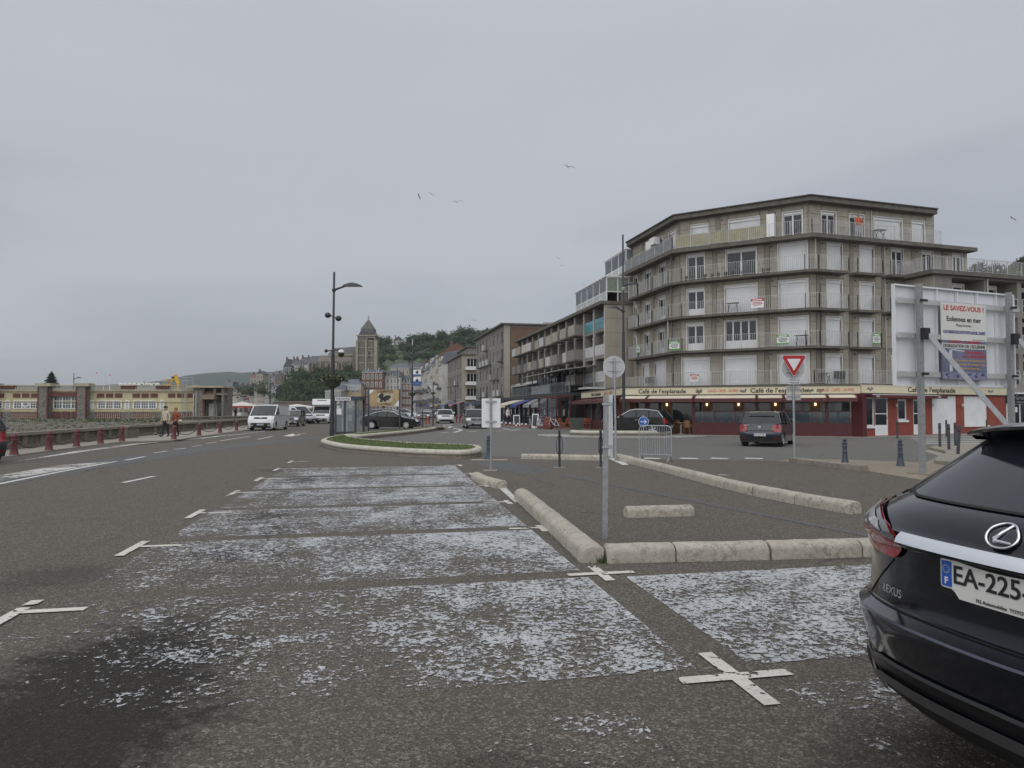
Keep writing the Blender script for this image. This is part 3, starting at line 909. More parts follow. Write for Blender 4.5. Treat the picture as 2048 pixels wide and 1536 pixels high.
for i in range(1100):
 a, r = random.uniform(0, 6.28), 0.72 * random.random() ** 0.5
 z = zf + 0.34 + 0.22 * (1 - (r / 0.72) ** 2) * random.random() - 0.25 * max(0, r - 0.5) + random.uniform(-0.05, 0.05)
 p = Vector((r * cos(a), r * sin(a), z))
 s_ = random.uniform(0.03, 0.07)
 u = Vector((random.gauss(0, 1), random.gauss(0, 1), random.gauss(0, 1))).normalized() * s_
 w = Vector((random.gauss(0, 1), random.gauss(0, 1), random.gauss(0, 1))).normalized() * s_
 m.quad(p - u, p - w, p + u, p + w, 1 if random.random() < 0.12 else 0)
m.build('flowers', [FOL, FLW], bask)
b2 = gnd(1247.5, 866, 0.31); b2.y = cy
b2.x = (1247.5 - CX) / F * cy
L2 = lamp_post('lamp_post', 'tall dark lamp post rising from the oval grass island', (b2.x, b2.y, 0.31), zat(470, cy) - 0.31, 0, [(zat(572, cy) - 0.31, 1, 0.75, R(20)), (zat(622, cy) - 0.31, -1, 0.75, R(20))])
MB().lathe([(0.122, 0.0), (0.122, 0.36)], 14).build('zinc_foot', GALV, L2, 40)
MB().lathe([(0.09, 0), (0.12, 0.06), (0.12, 0.2), (0.09, 0.26)], 12, (0, 0, zat(582, cy) - 0.31)).build('collar', GALVR, L2, 40)
for px, by, top, az, lab in ((824, 852, 690, R(0), 'slim lamp post with banners beside the black car'), (794, 838, 735, 0, 'far lamp post among the town houses behind the poster hoarding')):
 b = gnd(px, by)
 l = lamp_post('lamp_post', lab, b, zat(top, b.y), 0, [(zat(top + 20, b.y), 1, 0.9, az)])
 if px == 824:
  MB().lathe([(0.03, 0), (0.025, 0.55)], 8, (0, 0, zat(top, b.y))).build('finial', SIGNW, l)
  for k, (y0, y1) in enumerate(((740, 752), (754, 772))):
   z0, z1 = zat(y1, b.y), zat(y0, b.y)
   bn = MB().bx(0.10, 0.85, -0.02, 0.0, z0, z1).build('banner', SIGNW, l)
   MB().bx(0.10, 0.85, -0.027, -0.022, z0, z0 + (z1 - z0) * (0.28 + 0.25 * k)).build('banner_print', M('banner_blue', (0.06, 0.12, 0.35), 0.6, 0.5, 5), bn)
   MB().lathe([(0.14, -0.03), (0.14, -0.034)], 18, (0.47, 0, z1 - (z1 - z0) * 0.38), axis='Y').build('emblem', M('banner_dark', (0.03, 0.04, 0.06), 0.6, 0.5, 9), bn)
  MB().lathe([(0.10, 0), (0.30, 0.10), (0.34, 0.32)], 14, (0, 0, zat(792, b.y))).build('flower_basket', FOL, l, 50)
for px, by, top, lab in ((146, 838, 746, 'small lamp post rising behind the yellow market hall'), (540, 838, 752, 'plain dark mast below the slate houses'), (287, 838, 762, 'thin mast standing behind the market hall roof')):
 b = at(px, by, 118)
 b.z = 0
 lamp_post('lamp_post', lab, b, zat(top, 118), 0, [(zat(top + 12, 118), 1, 0.9, 0)] if px == 146 else [])
# ================================================================== BUILDINGS: shared parts
CONC = M('facade_concrete', (0.25, 0.231, 0.193), 0.92, 0.16, 1.1, streak=0.45, fine=0.25, fscale=30)
CONCP = M('facade_panel_concrete', (0.352, 0.326, 0.27), 0.92, 0.12, 0.9, streak=0.38, fine=0.28, fscale=34)
CONCD = M('slab_concrete', (0.132, 0.122, 0.105), 0.93, 0.3, 2.2, streak=0.55, fine=0.3, fscale=26)
CONCG = M('grey_concrete', (0.22, 0.21, 0.19), 0.92, 0.18, 1.3, streak=0.45, fine=0.25, fscale=30)
PVC = M('white_frame', (0.76, 0.77, 0.77), 0.45, 0.06, 2)
REND = M('white_surround', (0.72, 0.72, 0.70), 0.7, 0.1, 2, streak=0.2)
RAIL = M('painted_railing', (0.48, 0.49, 0.49), 0.5, 0.2, 3)
RAILD = M('dark_railing', (0.07, 0.075, 0.08), 0.5, 0.15, 3)
WGL = glass('window_glass', (0.014, 0.018, 0.026), 0.05, 0.45)
WGLB = glass('window_glass_pale', (0.05, 0.062, 0.075), 0.06, 0.55)
ROOFB = M('roof_felt', (0.075, 0.07, 0.065), 0.9, 0.2, 2)
def shutter_mat(name, c, pitch=18.0):
 k = NT(name, 0.55)
 w = k.n('ShaderNodeTexWave', wave_type='BANDS', bands_direction='Z', wave_profile='SAW')
 w.inputs['Scale'].default_value = pitch / 6.2832 * 2
 k.l(k.pos(), w.inputs['Vector'])
 base = k.ramp(k.noise(1.1, 3), [(0.3, mul(c, 0.9)), (0.7, mul(c, 1.05))])
 k.col(k.mix(k.ramp(w.outputs['Fac'], [(0.0, 0.45), (0.14, 0.0)]), base, mul(c, 0.55)))
 k.bump(w.outputs['Fac'], 0.35, 0.01)
 _mats[name] = k.m
 return k.m
SHUT = shutter_mat('roller_shutter', (0.74, 0.76, 0.78))
def holed_wall(W, H, holes, th=0.22, z0=0.0):
 """front face y=0 looking to -y, openings cut through, reveals run back to y=th"""
 m = MB()
 xs = sorted({0.0, W, *[h[0] for h in holes], *[h[1] for h in holes]})
 zs = sorted({z0, H, *[h[2] for h in holes], *[h[3] for h in holes]})
 xs = [x for x in xs if 0 <= x <= W]; zs = [z for z in zs if z0 <= z <= H]
 for i in range(len(xs) - 1):
  for j in range(len(zs) - 1):
   cx_, cz_ = (xs[i] + xs[i + 1]) / 2, (zs[j] + zs[j + 1]) / 2
   if any(h[0] < cx_ < h[1] and h[2] < cz_ < h[3] for h in holes):
    continue
   m.quad((xs[i], 0, zs[j]), (xs[i + 1], 0, zs[j]), (xs[i + 1], 0, zs[j + 1]), (xs[i], 0, zs[j + 1]))
 for x0, x1, a, b in holes:
  m.quad((x0, 0, a), (x0, 0, b), (x0, th, b), (x0, th, a))
  m.quad((x1, 0, b), (x1, 0, a), (x1, th, a), (x1, th, b))
  m.quad((x0, 0, b), (x1, 0, b), (x1, th, b), (x0, th, b))
  m.quad((x0, 0, a), (x0, th, a), (x1, th, a), (x1, 0, a))
 return m
def window(parent, x0, x1, z0, z1, kind='french', surround=True, th=0.2, fr=None, gl=None, leaves=2, T=None):
 """one window or door: surround, frame, panes, or a lowered roller shutter"""
 fr = fr or PVC
 gl = gl or WGL
 s = 0.07 if surround else 0.0
 root = MB()
 if surround:
  for a, b, c, d in ((x0 - s, x0, z0, z1 + s), (x1, x1 + s, z0, z1 + s), (x0, x1, z1, z1 + s)):
   root.bx(a, b, -0.03, 0.05, c, d)
 else:
  root.bx(x0, x1, -0.02, 0.02, z0 - 0.05, z0)
 w = root.build('window', REND if surround else fr, parent)
 if T: w.matrix_local = T
 if kind == 'shutter':
  MB().bx(x0, x1, th - 0.09, th - 0.06, z0, z1 - 0.18).build('roller_shutter', SHUT, w)
  MB().bx(x0, x1, th - 0.17, th - 0.04, z1 - 0.18, z1).build('shutter_box', PVC, w)
  return w
 f = MB(); t = 0.06
 y0, y1 = th - 0.10, th - 0.04
 top = z1
 if kind in ('french', 'wide', 'door'):
  top = z1 - 0.16
  MB().bx(x0, x1, th - 0.16, th - 0.03, z1 - 0.16, z1).build('shutter_box', PVC, w)
 f.bx(x0, x0 + t, y0, y1, z0, top); f.bx(x1 - t, x1, y0, y1, z0, top); f.bx(x0 + t, x1 - t, y0, y1, top - t, top); f.bx(x0 + t, x1 - t, y0, y1, z0, z0 + t)
 n = leaves
 for i in range(1, n):
  xm = x0 + (x1 - x0) * i / n
  f.bx(xm - 0.045, xm + 0.045, y0, y1, z0 + t, top - t)
 if kind in ('french', 'wide4'):
  zz = z0 + (top - z0) * 0.3
  f.bx(x0 + t, x1 - t, y0 + 0.004, y1 - 0.004, z0 + t, zz)
 f.build('frame', fr, w)
 for i in range(n):
  a, b = x0 + (x1 - x0) * i / n, x0 + (x1 - x0) * (i + 1) / n
  MB().bx(a + 0.04, b - 0.04, th - 0.075, th - 0.06, z0 + t, top - t).build('pane', gl, w)
 return w
def railing(m, path, h=1.0, z=0.0, step=0.125, bar=0.009, rail=0.02, post=1.3):
 """upright-bar railing following a polyline"""
 for a, b in zip(path[:-1], path[1:]):
  a, b = Vector((a[0], a[1], z)), Vector((b[0], b[1], z))
  L = (b - a).length
  for q in (0.08, h):
   m.beam(a + Vector((0, 0, q)), b + Vector((0, 0, q)), rail * 1.4, rail)
  n = max(1, int(L / step))
  for i in range(n + 1):
   p = a + (b - a) * (i / n)
   r = bar
   m.bx(p.x - r, p.x + r, p.y - r, p.y + r, z + 0.08, z + h)
  k = max(1, int(L / post))
  for i in range(k + 1):
   p = a + (b - a) * (i / k)
   m.bx(p.x - 0.018, p.x + 0.018, p.y - 0.018, p.y + 0.018, z, z + h)
 return m
def offset_path(P, d):
 """shift an open polyline sideways (positive = left of travel)"""
 out = []
 P = [Vector((p[0], p[1])) for p in P]
 for i, p in enumerate(P):
  dirs = []
  if i > 0: dirs.append((P[i] - P[i - 1]).normalized())
  if i < len(P) - 1: dirs.append((P[i + 1] - P[i]).normalized())
  ns = [Vector((-q.y, q.x)) for q in dirs]
  n = ns[0] if len(ns) == 1 else (ns[0] + ns[1]) / (1 + ns[0].dot(ns[1]))
  out.append(p + n * d)
 return out
# ================================================================== CORNER APARTMENT BUILDING
PL, C1, C2, EE = (9.45, 59.6), (11.53, 51.0), (19.63, 46.0), (33.3, 50.4)
SLAB = [PL, C1, C2, EE]                     # outer edge of the balconies
WALL = [tuple(p) for p in offset_path(SLAB, 0.85)]   # wall face behind them
ZF = [3.27, 5.77, 8.26, 10.79, 13.15, 15.45]
apt = thing('apartment_building', 'grey concrete corner apartment block with wrapped balconies above the cafe', 'building', (0, 0, 0))
MK = {}
def facade(i):
 A, B = WALL[i], WALL[i + 1]
 a = atan2(B[1] - A[1], B[0] - A[0])
 T = Matrix.Translation((A[0], A[1], 0)) @ Matrix.Rotation(a, 4, 'Z')
 return A, B, hypot(B[0] - A[0], B[1] - A[1]), T
OPEN = [
 (1, 4, 1383, 1415, 'shutter'), (1, 4, 1458, 1518, 'shutter'), (1, 4, 1566, 1604, 'door'),
 (1, 3, 1374, 1408, 'door'), (1, 3, 1452, 1512, 'wide'), (1, 3, 1557, 1624, 'shutter'),
 (1, 2, 1375, 1408, 'french'), (1, 2, 1450, 1514, 'shutter'), (1, 2, 1559, 1630, 'shutter'),
 (1, 1, 1374, 1407, 'french'), (1, 1, 1450, 1513, 'wide4'), (1, 1, 1558, 1630, 'shutter'),
 (1, 0, 1360, 1418, 'shutter'), (1, 0, 1448, 1512, 'shutter'), (1, 0, 1557, 1628, 'shutter'),
 (2, 4, 1643, 1671, 'door'), (2, 4, 1699, 1727, 'door'), (2, 4, 1748, 1803, 'shutter'), (2, 4, 1824, 1848, 'shutter'),
 (2, 3, 1655, 1684, 'shutter'), (2, 3, 1720, 1747, 'shutter'), (2, 3, 1783, 1806, 'door'), (2, 3, 1844, 1866, 'door'), (2, 3, 1905, 1924, 'door'),
 (2, 2, 1654, 1684, 'shutter'), (2, 2, 1720, 1748, 'shutter'), (2, 2, 1784, 1806, 'shutter'),
 (2, 1, 1653, 1683, 'shutter'), (2, 1, 1720, 1748, 'shutter'), (2, 1, 1784, 1806, 'shutter'),
 (2, 0, 1652, 1684, 'shutter'), (2, 0, 1718, 1748, 'shutter'), (2, 0, 1784, 1806, 'shutter'),
 (0, 4, 1338, 1352, 'shutter'), (0, 4, 1308, 1326, 'door'),
 (0, 3, 1318, 1332, 'door'), (0, 3, 1289, 1302, 'door'), (0, 3, 1264, 1275, 'door'),
 (0, 2, 1317, 1330, 'french'), (0, 2, 1289, 1301, 'french'), (0, 2, 1264, 1274, 'french'),
 (0, 1, 1316, 1329, 'french'), (0, 1, 1289, 1300, 'french'), (0, 1, 1263, 1274, 'shutter'),
 (0, 0, 1309, 1332, 'shutter'), (0, 0, 1285, 1298, 'shutter'), (0, 0, 1258, 1272, 'shutter')]
for fi in (0, 1, 2):
 A, B, L, T = facade(fi)
 holes, wins = [], []
 for (f, fl, p0, p1, kind) in OPEN:
  if f != fi: continue
  py = {4: 440, 3: 510, 2: 590, 1: 665, 0: 740}[fl]
  x0, x1 = on_line(p0, py, A, B)[0], on_line(p1, py, A, B)[0]
  x0, x1 = max(0.12, x0), min(L - 0.1, x1)
  if x1 - x0 < 0.4: continue
  z0 = ZF[fl] + 0.04
  z1 = z0 + (1.98 if kind != 'shutter' or fl < 4 else 1.75)
  if fl == 4: z1 = z0 + 1.72
  holes.append((x0, x1, z0, z1)); wins.append((x0, x1, z0, z1, kind))
 XT = L if fi < 2 else on_line(1868, 440, A, B)[0]
 hi = [h for h in holes if h[2] > ZF[4]]
 o = holed_wall(L, ZF[4], [h for h in holes if h not in hi], 0.22, 0.0).build('wall', CONC, apt)
 o.matrix_local = T
 m = holed_wall(XT, ZF[5] + 0.05, hi, 0.22, ZF[4])
 if fi == 2: m.quad((XT, 0, ZF[4]), (XT, 9, ZF[4]), (XT, 9, ZF[5] + 0.05), (XT, 0, ZF[5] + 0.05))
 o = m.build('upper_wall', CONC, apt)
 o.matrix_local = T
 for x0, x1, z0, z1, kind in wins:
  window(apt, x0, x1, z0, z1, kind, True, 0.22, leaves={'wide4': 4, 'wide': 2}.get(kind, 2 if kind != 'door' or x1 - x0 > 0.9 else 1), T=T)
 for fl in range(5):
  zb, zt = ZF[fl] + 0.02, ZF[fl + 1] - 0.2
  hs = sorted([(h[0] - 0.09, h[1] + 0.09, h[3] + 0.08) for h in holes if h[2] >= ZF[fl] and h[2] < ZF[fl + 1]])
  cur, gaps = 0.06, []
  for a, b, tz in hs:
   if a - cur > 0.18: gaps.append((cur, a))
   cur = max(cur, b)
  LE = (XT if fl == 4 else L) - 0.06
  if LE - cur > 0.18: gaps.append((cur, LE))
  rows = [zb, zb + (zt - zb) * 0.36, zb + (zt - zb) * 0.72, zt]
  for a, b in gaps:
   mid = (a + b) / 2
   parts = [(a, b)] if b - a < 1.0 else [(a, mid - 0.16), (mid + 0.16, b)]
   for pa, pb in parts:
    for r in range(3):
     o = MB().bx(pa + 0.015, pb - 0.015, -0.04, 0.0, rows[r] + 0.015, rows[r + 1] - 0.015).build('panel', CONCP, apt)
     o.matrix_local = T
   if b - a >= 1.0:
    o = MB().bx(mid - 0.14, mid + 0.14, -0.06, 0.0, zb, zt).build('pilaster', CONC, apt)
    o.matrix_local = T
    if fl < 5:
     o = MB().lathe([(0.05, -0.09), (0.05, -0.04)], 8, (mid + 0.3, 0, zt - 0.25), axis='Y').build('vent', BLK, apt)
     o.matrix_local = T
  for a, b, tz in hs:
   if zt - tz > 0.12:
    o = MB().bx(a + 0.06, b - 0.06, -0.035, 0.0, tz + 0.01, zt - 0.008).build('panel', CONCP, apt)
    o.matrix_local = T
bk = [WALL[0], WALL[1], WALL[2], WALL[3], (30.0, 62.0), (14.0, 68.0)]
MB().prism([(p[0], p[1]) for p in offset_path(WALL, 0.26)] + [(31.5, 62), (13, 68)], 0.0, ZF[4] - 0.3).build('core', CONCD, apt)
MB().prism([tuple(p) for p in offset_path(WALL, 0.26)][:3] + [(27.2, 49.75), (26.5, 60), (13, 67)], ZF[4] - 0.3, ZF[5] - 0.1).build('upper_core', CONCD, apt)
def slab_poly(path_out, path_in, z, th):
 P = [tuple(p) for p in path_out] + [tuple(p) for p in reversed(path_in)]
 return MB().prism(P, z - th, z)
def along(seg, px, py, P=SLAB):
 s, _ = on_line(px, py, P[seg], P[seg + 1])
 A, B = Vector(P[seg]), Vector(P[seg + 1])
 return A + (B - A).normalized() * s
inner = offset_path(SLAB, 0.95)
for fl, zpy in ((1, 690), (2, 613), (3, 535)):
 z = ZF[fl]
 p0 = along(0, 1304, zpy + 25)
 p1 = along(2, 1699, zpy)
 path = [p0, Vector(C1), Vector(C2), p1]
 path = [path[0], Vector(C1) + (Vector(PL) - Vector(C1)).normalized() * 0.7, Vector(C1) + (Vector(C2) - Vector(C1)).normalized() * 0.7, Vector(C2) + (Vector(C1) - Vector(C2)).normalized() * 0.5, Vector(C2) + (Vector(EE) - Vector(C2)).normalized() * 0.5, path[3]]
 b = slab_poly(path, offset_path(path, 0.9), z, 0.16).build('balcony', CONCD, apt)
 rp = offset_path(path, 0.06)
 rp = [offset_path(path, 0.8)[0]] + rp + [offset_path(path, 0.8)[-1]]
 railing(MB(), rp, 0.98, z).build('railing', RAIL, b)
for seg, fl, p0, p1, zpy in ((2, 3, 1717, 1767, 540), (2, 2, 1717, 1764, 620), (2, 1, 1717, 1764, 695), (2, 3, 1783, 1830, 540), (2, 2, 1783, 1815, 620), (0, 3, 1275, 1302, 575), (0, 3, 1254, 1274, 590), (0, 2, 1276, 1302, 640), (0, 2, 1254, 1275, 645), (0, 1, 1276, 1302, 700), (0, 1, 1254, 1275, 705)):
 z = ZF[fl]
 a, c = along(seg, p0, zpy), along(seg, p1, zpy)
 path = [a, c]
 b = slab_poly(path, offset_path(path, 0.9), z, 0.15).build('balcony', CONCD, apt)
 i8, i0 = offset_path(path, 0.85), offset_path(path, 0.05)
 railing(MB(), [i8[0], i0[0], i0[1], i8[1]], 0.98, z).build('railing', RAIL, b)
tp_ = [Vector(PL), Vector(C1), Vector(C2), along(2, 1884, 475)]
b = slab_poly(SLAB, inner, ZF[4], 0.26).build('cornice', CONCD, apt)
rp = offset_path(tp_, 0.08)
railing(MB(), [Vector(r) for r in rp[:1]] + [Vector(r) for r in rp[1:]], 0.95, ZF[4]).build('railing', RAIL, b)
CREAM = M('balcony_canvas', (0.36, 0.33, 0.22), 0.9, 0.12, 3)
q0 = along(1, 1350, 490); q1 = along(1, 1535, 470)
pth = offset_path([q0, q1], 0.12)
MB().beam((pth[0][0], pth[0][1], ZF[4] + 0.5), (pth[1][0], pth[1][1], ZF[4] + 0.5), 0.012, 0.8).build('canvas_screen', CREAM, b)
GREYC = M('balcony_grey_canvas', (0.17, 0.175, 0.175), 0.9, 0.12, 3)
pth = offset_path([PL, C1], 0.12)
MB().beam((pth[0][0], pth[0][1], ZF[4] + 0.48), (pth[1][0], pth[1][1], ZF[4] + 0.48), 0.012, 0.82).build('canvas_screen', GREYC, b)
rf = [Vector(PL), Vector(C1), Vector(C2), along(2, 1881, 410)]
rout, rin = offset_path(rf, 0.25), [Vector((28.5, 60)), Vector((13.5, 66))]
MB().prism([tuple(p) for p in rout] + [tuple(p) for p in rin], ZF[5] - 0.08, ZF[5] + 0.22).build('roof', CONCD, apt)
MB().prism([tuple(p) for p in offset_path(rf, 0.15)] + [tuple(p) for p in rin], ZF[5] + 0.22, ZF[5] + 0.30).build('roof_edge', ROOFB, apt)
for px in (1441, 1541):
 p = along(1, px, 400)
 p = p + Vector((0.9, 1.6))
 MB().lathe([(0.06, 0), (0.06, 0.3), (0.16, 0.34), (0.05, 0.45)], 10, (p.x, p.y, ZF[5] + 0.3)).build('roof_cowl', GALVR, apt)
PIPE = M('drain_pipe', (0.45, 0.44, 0.41), 0.6, 0.15, 2)
PIPED = M('dark_drain_pipe', (0.12, 0.125, 0.13), 0.6, 0.15, 2)
for seg, px, z0, z1, mt in ((2, 1769, 3.3, 13.1, PIPE), (1, 1634, 10.8, 13.0, PIPE), (1, 1344, 3.3, 13, PIPED), (2, 1744, 13.2, 15.3, PIPE), (2, 1885, 11, 13, PIPED), (1, 1337, 5.8, 8.1, PIPE), (2, 1640, 3.3, 10, PIPED)):
 p = along(seg, px, 560, WALL)
 d = (Vector(SLAB[seg]) - Vector(WALL[seg])).normalized() * 0.1
 MB().tube([(p.x + d.x, p.y + d.y, z0), (p.x + d.x, p.y + d.y, z1)], 0.045, 8).build('drain_pipe', mt, apt, 60)
p = along(1, 1540, 440); p = Vector(offset_path([C1, C2], 0.35)[0]) + (p - Vector(C1))
MB().box((p.x, p.y, ZF[4] + 0.85), (0.5, 0.55, 1.55), R(-31)).build('screen_cabinet', PVC, apt)
for px, py in ((1297, 492), (1290, 500)):
 p = along(0, px, py); d = offset_path([PL, C1], 0.5)
 p = Vector(d[1]) + (p - Vector(C1))
 MB().box((p.x, p.y, ZF[4] + 1.0 + (0.5 if px == 1297 else 0)), (0.5, 0.9, 0.55 if px == 1297 else 1.3), R(13)).build('air_unit', PVC, apt)
GREENP = M('placard_green', (0.08, 0.33, 0.05), 0.6, 0.1, 5)
REDP = M('placard_red', (0.45, 0.04, 0.05), 0.6, 0.1, 5)
def placard(seg, px, fl, w, h, label, col, zoff=0.35, py=690):
 p = along(seg, px, py)
 A, B = SLAB[seg], SLAB[seg + 1]
 a = atan2(B[1] - A[1], B[0] - A[0])
 t = thing('placard', label, 'placard', (p.x, p.y, ZF[fl] + zoff), a, 'placards tied to the balcony railings')
 o = MB().bx(-w / 2, w / 2, -0.03, -0.015, 0, h).build('board', SIGNW, t)
 MB().bx(-w / 2, w / 2, -0.037, -0.032, h * 0.74, h).build('header', col, o)
 if col is GREENP: MB().bx(-w / 2, w / 2, -0.037, -0.032, 0, h * 0.14).build('footer', col, o)
 m = MB()
 for i, (ww, zz) in enumerate(((0.7, 0.58), (0.8, 0.45), (0.6, 0.3))):
  m.bx(-w * ww / 2, w * ww / 2, -0.036, -0.032, h * zz - 0.02, h * zz + 0.02)
 m.build('print_lines', INK if col is GREENP else REDP, o)
 m = MB(); m.bx(-w * 0.36, w * 0.36, -0.042, -0.038, h * 0.82, h * 0.92); m.build('header_line', SIGNW, o)
placard(1, 1349, 1, 0.75, 0.62, 'green and white placard on the railing below the glazed corner', GREENP, 0.1)
placard(1, 1566, 1, 0.75, 0.62, 'green and white placard in front of a closed roller shutter', GREENP, 0.15)
placard(2, 1753, 1, 0.62, 0.72, 'green and white placard on a small single balcony', GREENP, 0.2)
placard(0, 1277, 1, 0.6, 0.7, 'green and white placard on the side balcony behind the island lamp post', GREENP, 0.3, 700)
placard(1, 1515, 2, 0.85, 0.62, 'red and white placard beside the dark balcony table', REDP, 0.2, 613)
placard(1, 1389, 0, 0.6, 0.5, 'small red and white placard above the cafe sign', REDP, 0.3, 745)
POTM = M('plant_pot', (0.10, 0.055, 0.035), 0.8, 0.3, 9)
for i, px in enumerate((1370, 1385, 1398, 1408, 1422, 1436, 1450, 1464, 1478, 1524, 1535)):
 p = along(1, px, 545); p = p + (Vector(offset_path([C1, C2], 0.22)[0]) - Vector(C1))
 t = thing('pot_plant', 'small green plant in a pot on the balcony of the dark picture window', 'plant', (p.x, p.y, ZF[3]), 0, 'pot plants on one balcony')
 MB().lathe([(0.07, 0), (0.10, 0.16)], 10).build('pot', POTM, t, 40)
 m = MB()
 for k in range(60):
  a, r = random.uniform(0, 6.28), random.uniform(0, 0.14)
  c = Vector((r * cos(a), r * sin(a), random.uniform(0.15, 0.36)))
  u = Vector((random.gauss(0, 1), random.gauss(0, 1), random.gauss(0, 1))).normalized() * 0.05
  w = Vector((random.gauss(0, 1), random.gauss(0, 1), random.gauss(0, 1))).normalized() * 0.05
  m.quad(c - u, c - w, c + u, c + w)
 m.build('leaves', FOL, t)
def patio_set(seg, px, fl, py, label, mat, kind='table'):
 p = along(seg, px, py)
 A, B = SLAB[seg], SLAB[seg + 1]
 a = atan2(B[1] - A[1], B[0] - A[0])
 off = Vector(offset_path([A, B], 0.45)[0]) - Vector(A)
 t = thing('balcony_table' if kind == 'table' else 'folded_chairs', label, 'table' if kind == 'table' else 'chairs', (p.x + off.x, p.y + off.y, ZF[fl]), a)
 if kind == 'table':
  MB().bx(-0.4, 0.4, -0.25, 0.25, 0.70, 0.73).build('tabletop', mat, t)
  for x in (-0.33, 0.33):
   MB().beam((x, -0.2, 0), (x * 0.8, 0.2, 0.7), 0.03, 0.03).beam((x, 0.2, 0), (x * 0.8, -0.2, 0.7), 0.03, 0.03).build('leg', mat, t)
 else:
  for k in range(4):
   x = -0.3 + k * 0.2
   MB().box((x, 0.05 * k, 0.62), (0.05, 0.42, 0.5), 0.2 * k).build('backrest', mat, t)
   MB().beam((x - 0.1, -0.2, 0), (x, 0.0, 0.8), 0.02, 0.02).beam((x + 0.12, -0.2, 0), (x, 0.1, 0.5), 0.02, 0.02).build('leg', mat, t)
 return t
patio_set(1, 1462, 2, 610, 'dark slatted table on the balcony beside a red placard', BLK)
patio_set(1, 1601, 1, 690, 'small dark bistro table beside a green placard on a balcony', BLK)
patio_set(2, 1770, 4, 455, 'folding table on the top terrace near the person in orange', BLK)
patio_set(0, 1288, 0, 750, 'dark folded garden chairs on the side balcony above the cafe', BLK, 'chairs')
patio_set(2, 1690, 0, 750, 'row of dark garden chairs on the balcony left of the hoarding', BLK, 'chairs')
patio_set(2, 1660, 0, 755, 'low dark garden table on the balcony above the red cafe front', BLK)
b = slab_poly(SLAB, inner, ZF[0], 0.2).build('balcony', CONCD, apt)
railing(MB(), offset_path(SLAB, 0.06), 0.95, ZF[0]).build('railing', RAIL, b)
# ================================================================== CAFE on the ground floor
MAROON = M('cafe_maroon', (0.085, 0.013, 0.017), 0.45, 0.12, 3)
BRICKR = M('cafe_red_paint', (0.25, 0.055, 0.038), 0.7, 0.12, 2, streak=0.2)
CREAMS = M('cafe_sign_cream', (0.58, 0.53, 0.38), 0.6, 0.07, 2)
CANVAS = M('awning_canvas', (0.62, 0.57, 0.46), 0.85, 0.07, 1.5)
_k = CANVAS.node_tree
_tr = _k.nodes.new('ShaderNodeBsdfTranslucent'); _tr.inputs[0].default_value = (0.86, 0.80, 0.66, 1)
_mx = _k.nodes.new('ShaderNodeMixShader'); _mx.inputs[0].default_value = 0.12
_k.links.new(_k.nodes['Principled BSDF'].outputs[0], _mx.inputs[1]); _k.links.new(_tr.outputs[0], _mx.inputs[2]); _k.links.new(_mx.outputs[0], _k.nodes['Material Output'].inputs[0])
TAN = M('terrace_tan', (0.26, 0.15, 0.09), 0.8, 0.2, 3)
LAMPW = M('wall_lamp_lit', (0.8, 0.7, 0.5), 0.5, 0, emit=((1.0, 0.75, 0.48), 1.6))
T0, T1, TL, TR = (7.1, 45.6), (20.1, 41.0), (5.9, 59.5), (33.4, 48.1)
cafe = thing('cafe', 'cafe with maroon glazed terrace, cream awnings and cream lettered sign band', 'cafe', (0, 0, 0))
def line_T(A, B):
 return Matrix.Translation((A[0], A[1], 0)) @ Matrix.Rotation(atan2(B[1] - A[1], B[0] - A[0]), 4, 'Z'), hypot(B[0] - A[0], B[1] - A[1])
def put(o, T):
 o.matrix_local = T
 return o
MB().prism([TL, T0, T1, tuple(WALL[2]), tuple(WALL[1]), tuple(WALL[0])], 3.02, 3.06).build('terrace_roof', CONCD, cafe)
MB().prism([(6.0, 59.4), (7.15, 45.7), (20.0, 41.15), tuple(WALL[2]), tuple(WALL[1]), tuple(WALL[0])], 0.036, 0.05).build('terrace_floor', PAVE, cafe)
Tm, Lm = line_T(T0, T1)
def band(A, B, z0, z1, words):
 T, L = line_T(A, B)
 o = put(MB().bx(0, L, -0.10, 0.0, z0, z1).build('sign_band', CREAMS, cafe), T)
 MB().bx(0, L, -0.14, 0.05, z1, z1 + 0.05).build('sign_cornice', CONCD, o)
 MB().bx(0, L, -0.12, -0.101, z0 - 0.05, z0).build('sign_trim', INK, o)
 for txt, px, py, size, mat, bold in words:
  s = on_line(px, py, A, B)[0]
  q = text(txt, 1.0, mat, o, (s, -0.106, (z0 + z1) / 2 - 0.02), bold=bold, ext=0.003)
  wid = max(v.co.x for v in q.data.vertices) - min(v.co.x for v in q.data.vertices)
  q.scale = (size[0] / wid, size[1], 1)
 return o, T
REDL = M('sign_lettering_red', (0.50, 0.10, 0.05), 0.6, 0)
SKETCH = M('sign_sketch', (0.16, 0.17, 0.15), 0.7, 0.3, 12)
bo, bT = band(T0, T1, 2.52, 2.96, [("Café de l'esplanade", 1324, 781, (2.95, 0.37), INK, 0.022), ('GLACES - CREPES - GAUFRES', 1446, 779, (1.75, 0.24), REDL, 0.01), ("Café de l'esplanade", 1557, 780, (3.2, 0.37), INK, 0.022), ('GLACES - CREPES - GAUFRES', 1673, 779, (1.85, 0.24), REDL, 0.01)])
for px in (1398, 1486, 1620, 1640):
 s = on_line(px, 780, T0, T1)[0]
 m = MB()
 for k in range(5):
  m.box((s - 0.14 + k * 0.07, -0.104, 2.70 + 0.04 * sin(k * 2.1)), (0.10, 0.006, random.uniform(0.1, 0.24)), 0, 0, Matrix.Rotation(random.uniform(-0.5, 0.5), 4, 'Y'))
 m.build('painted_sketch', SKETCH, bo)
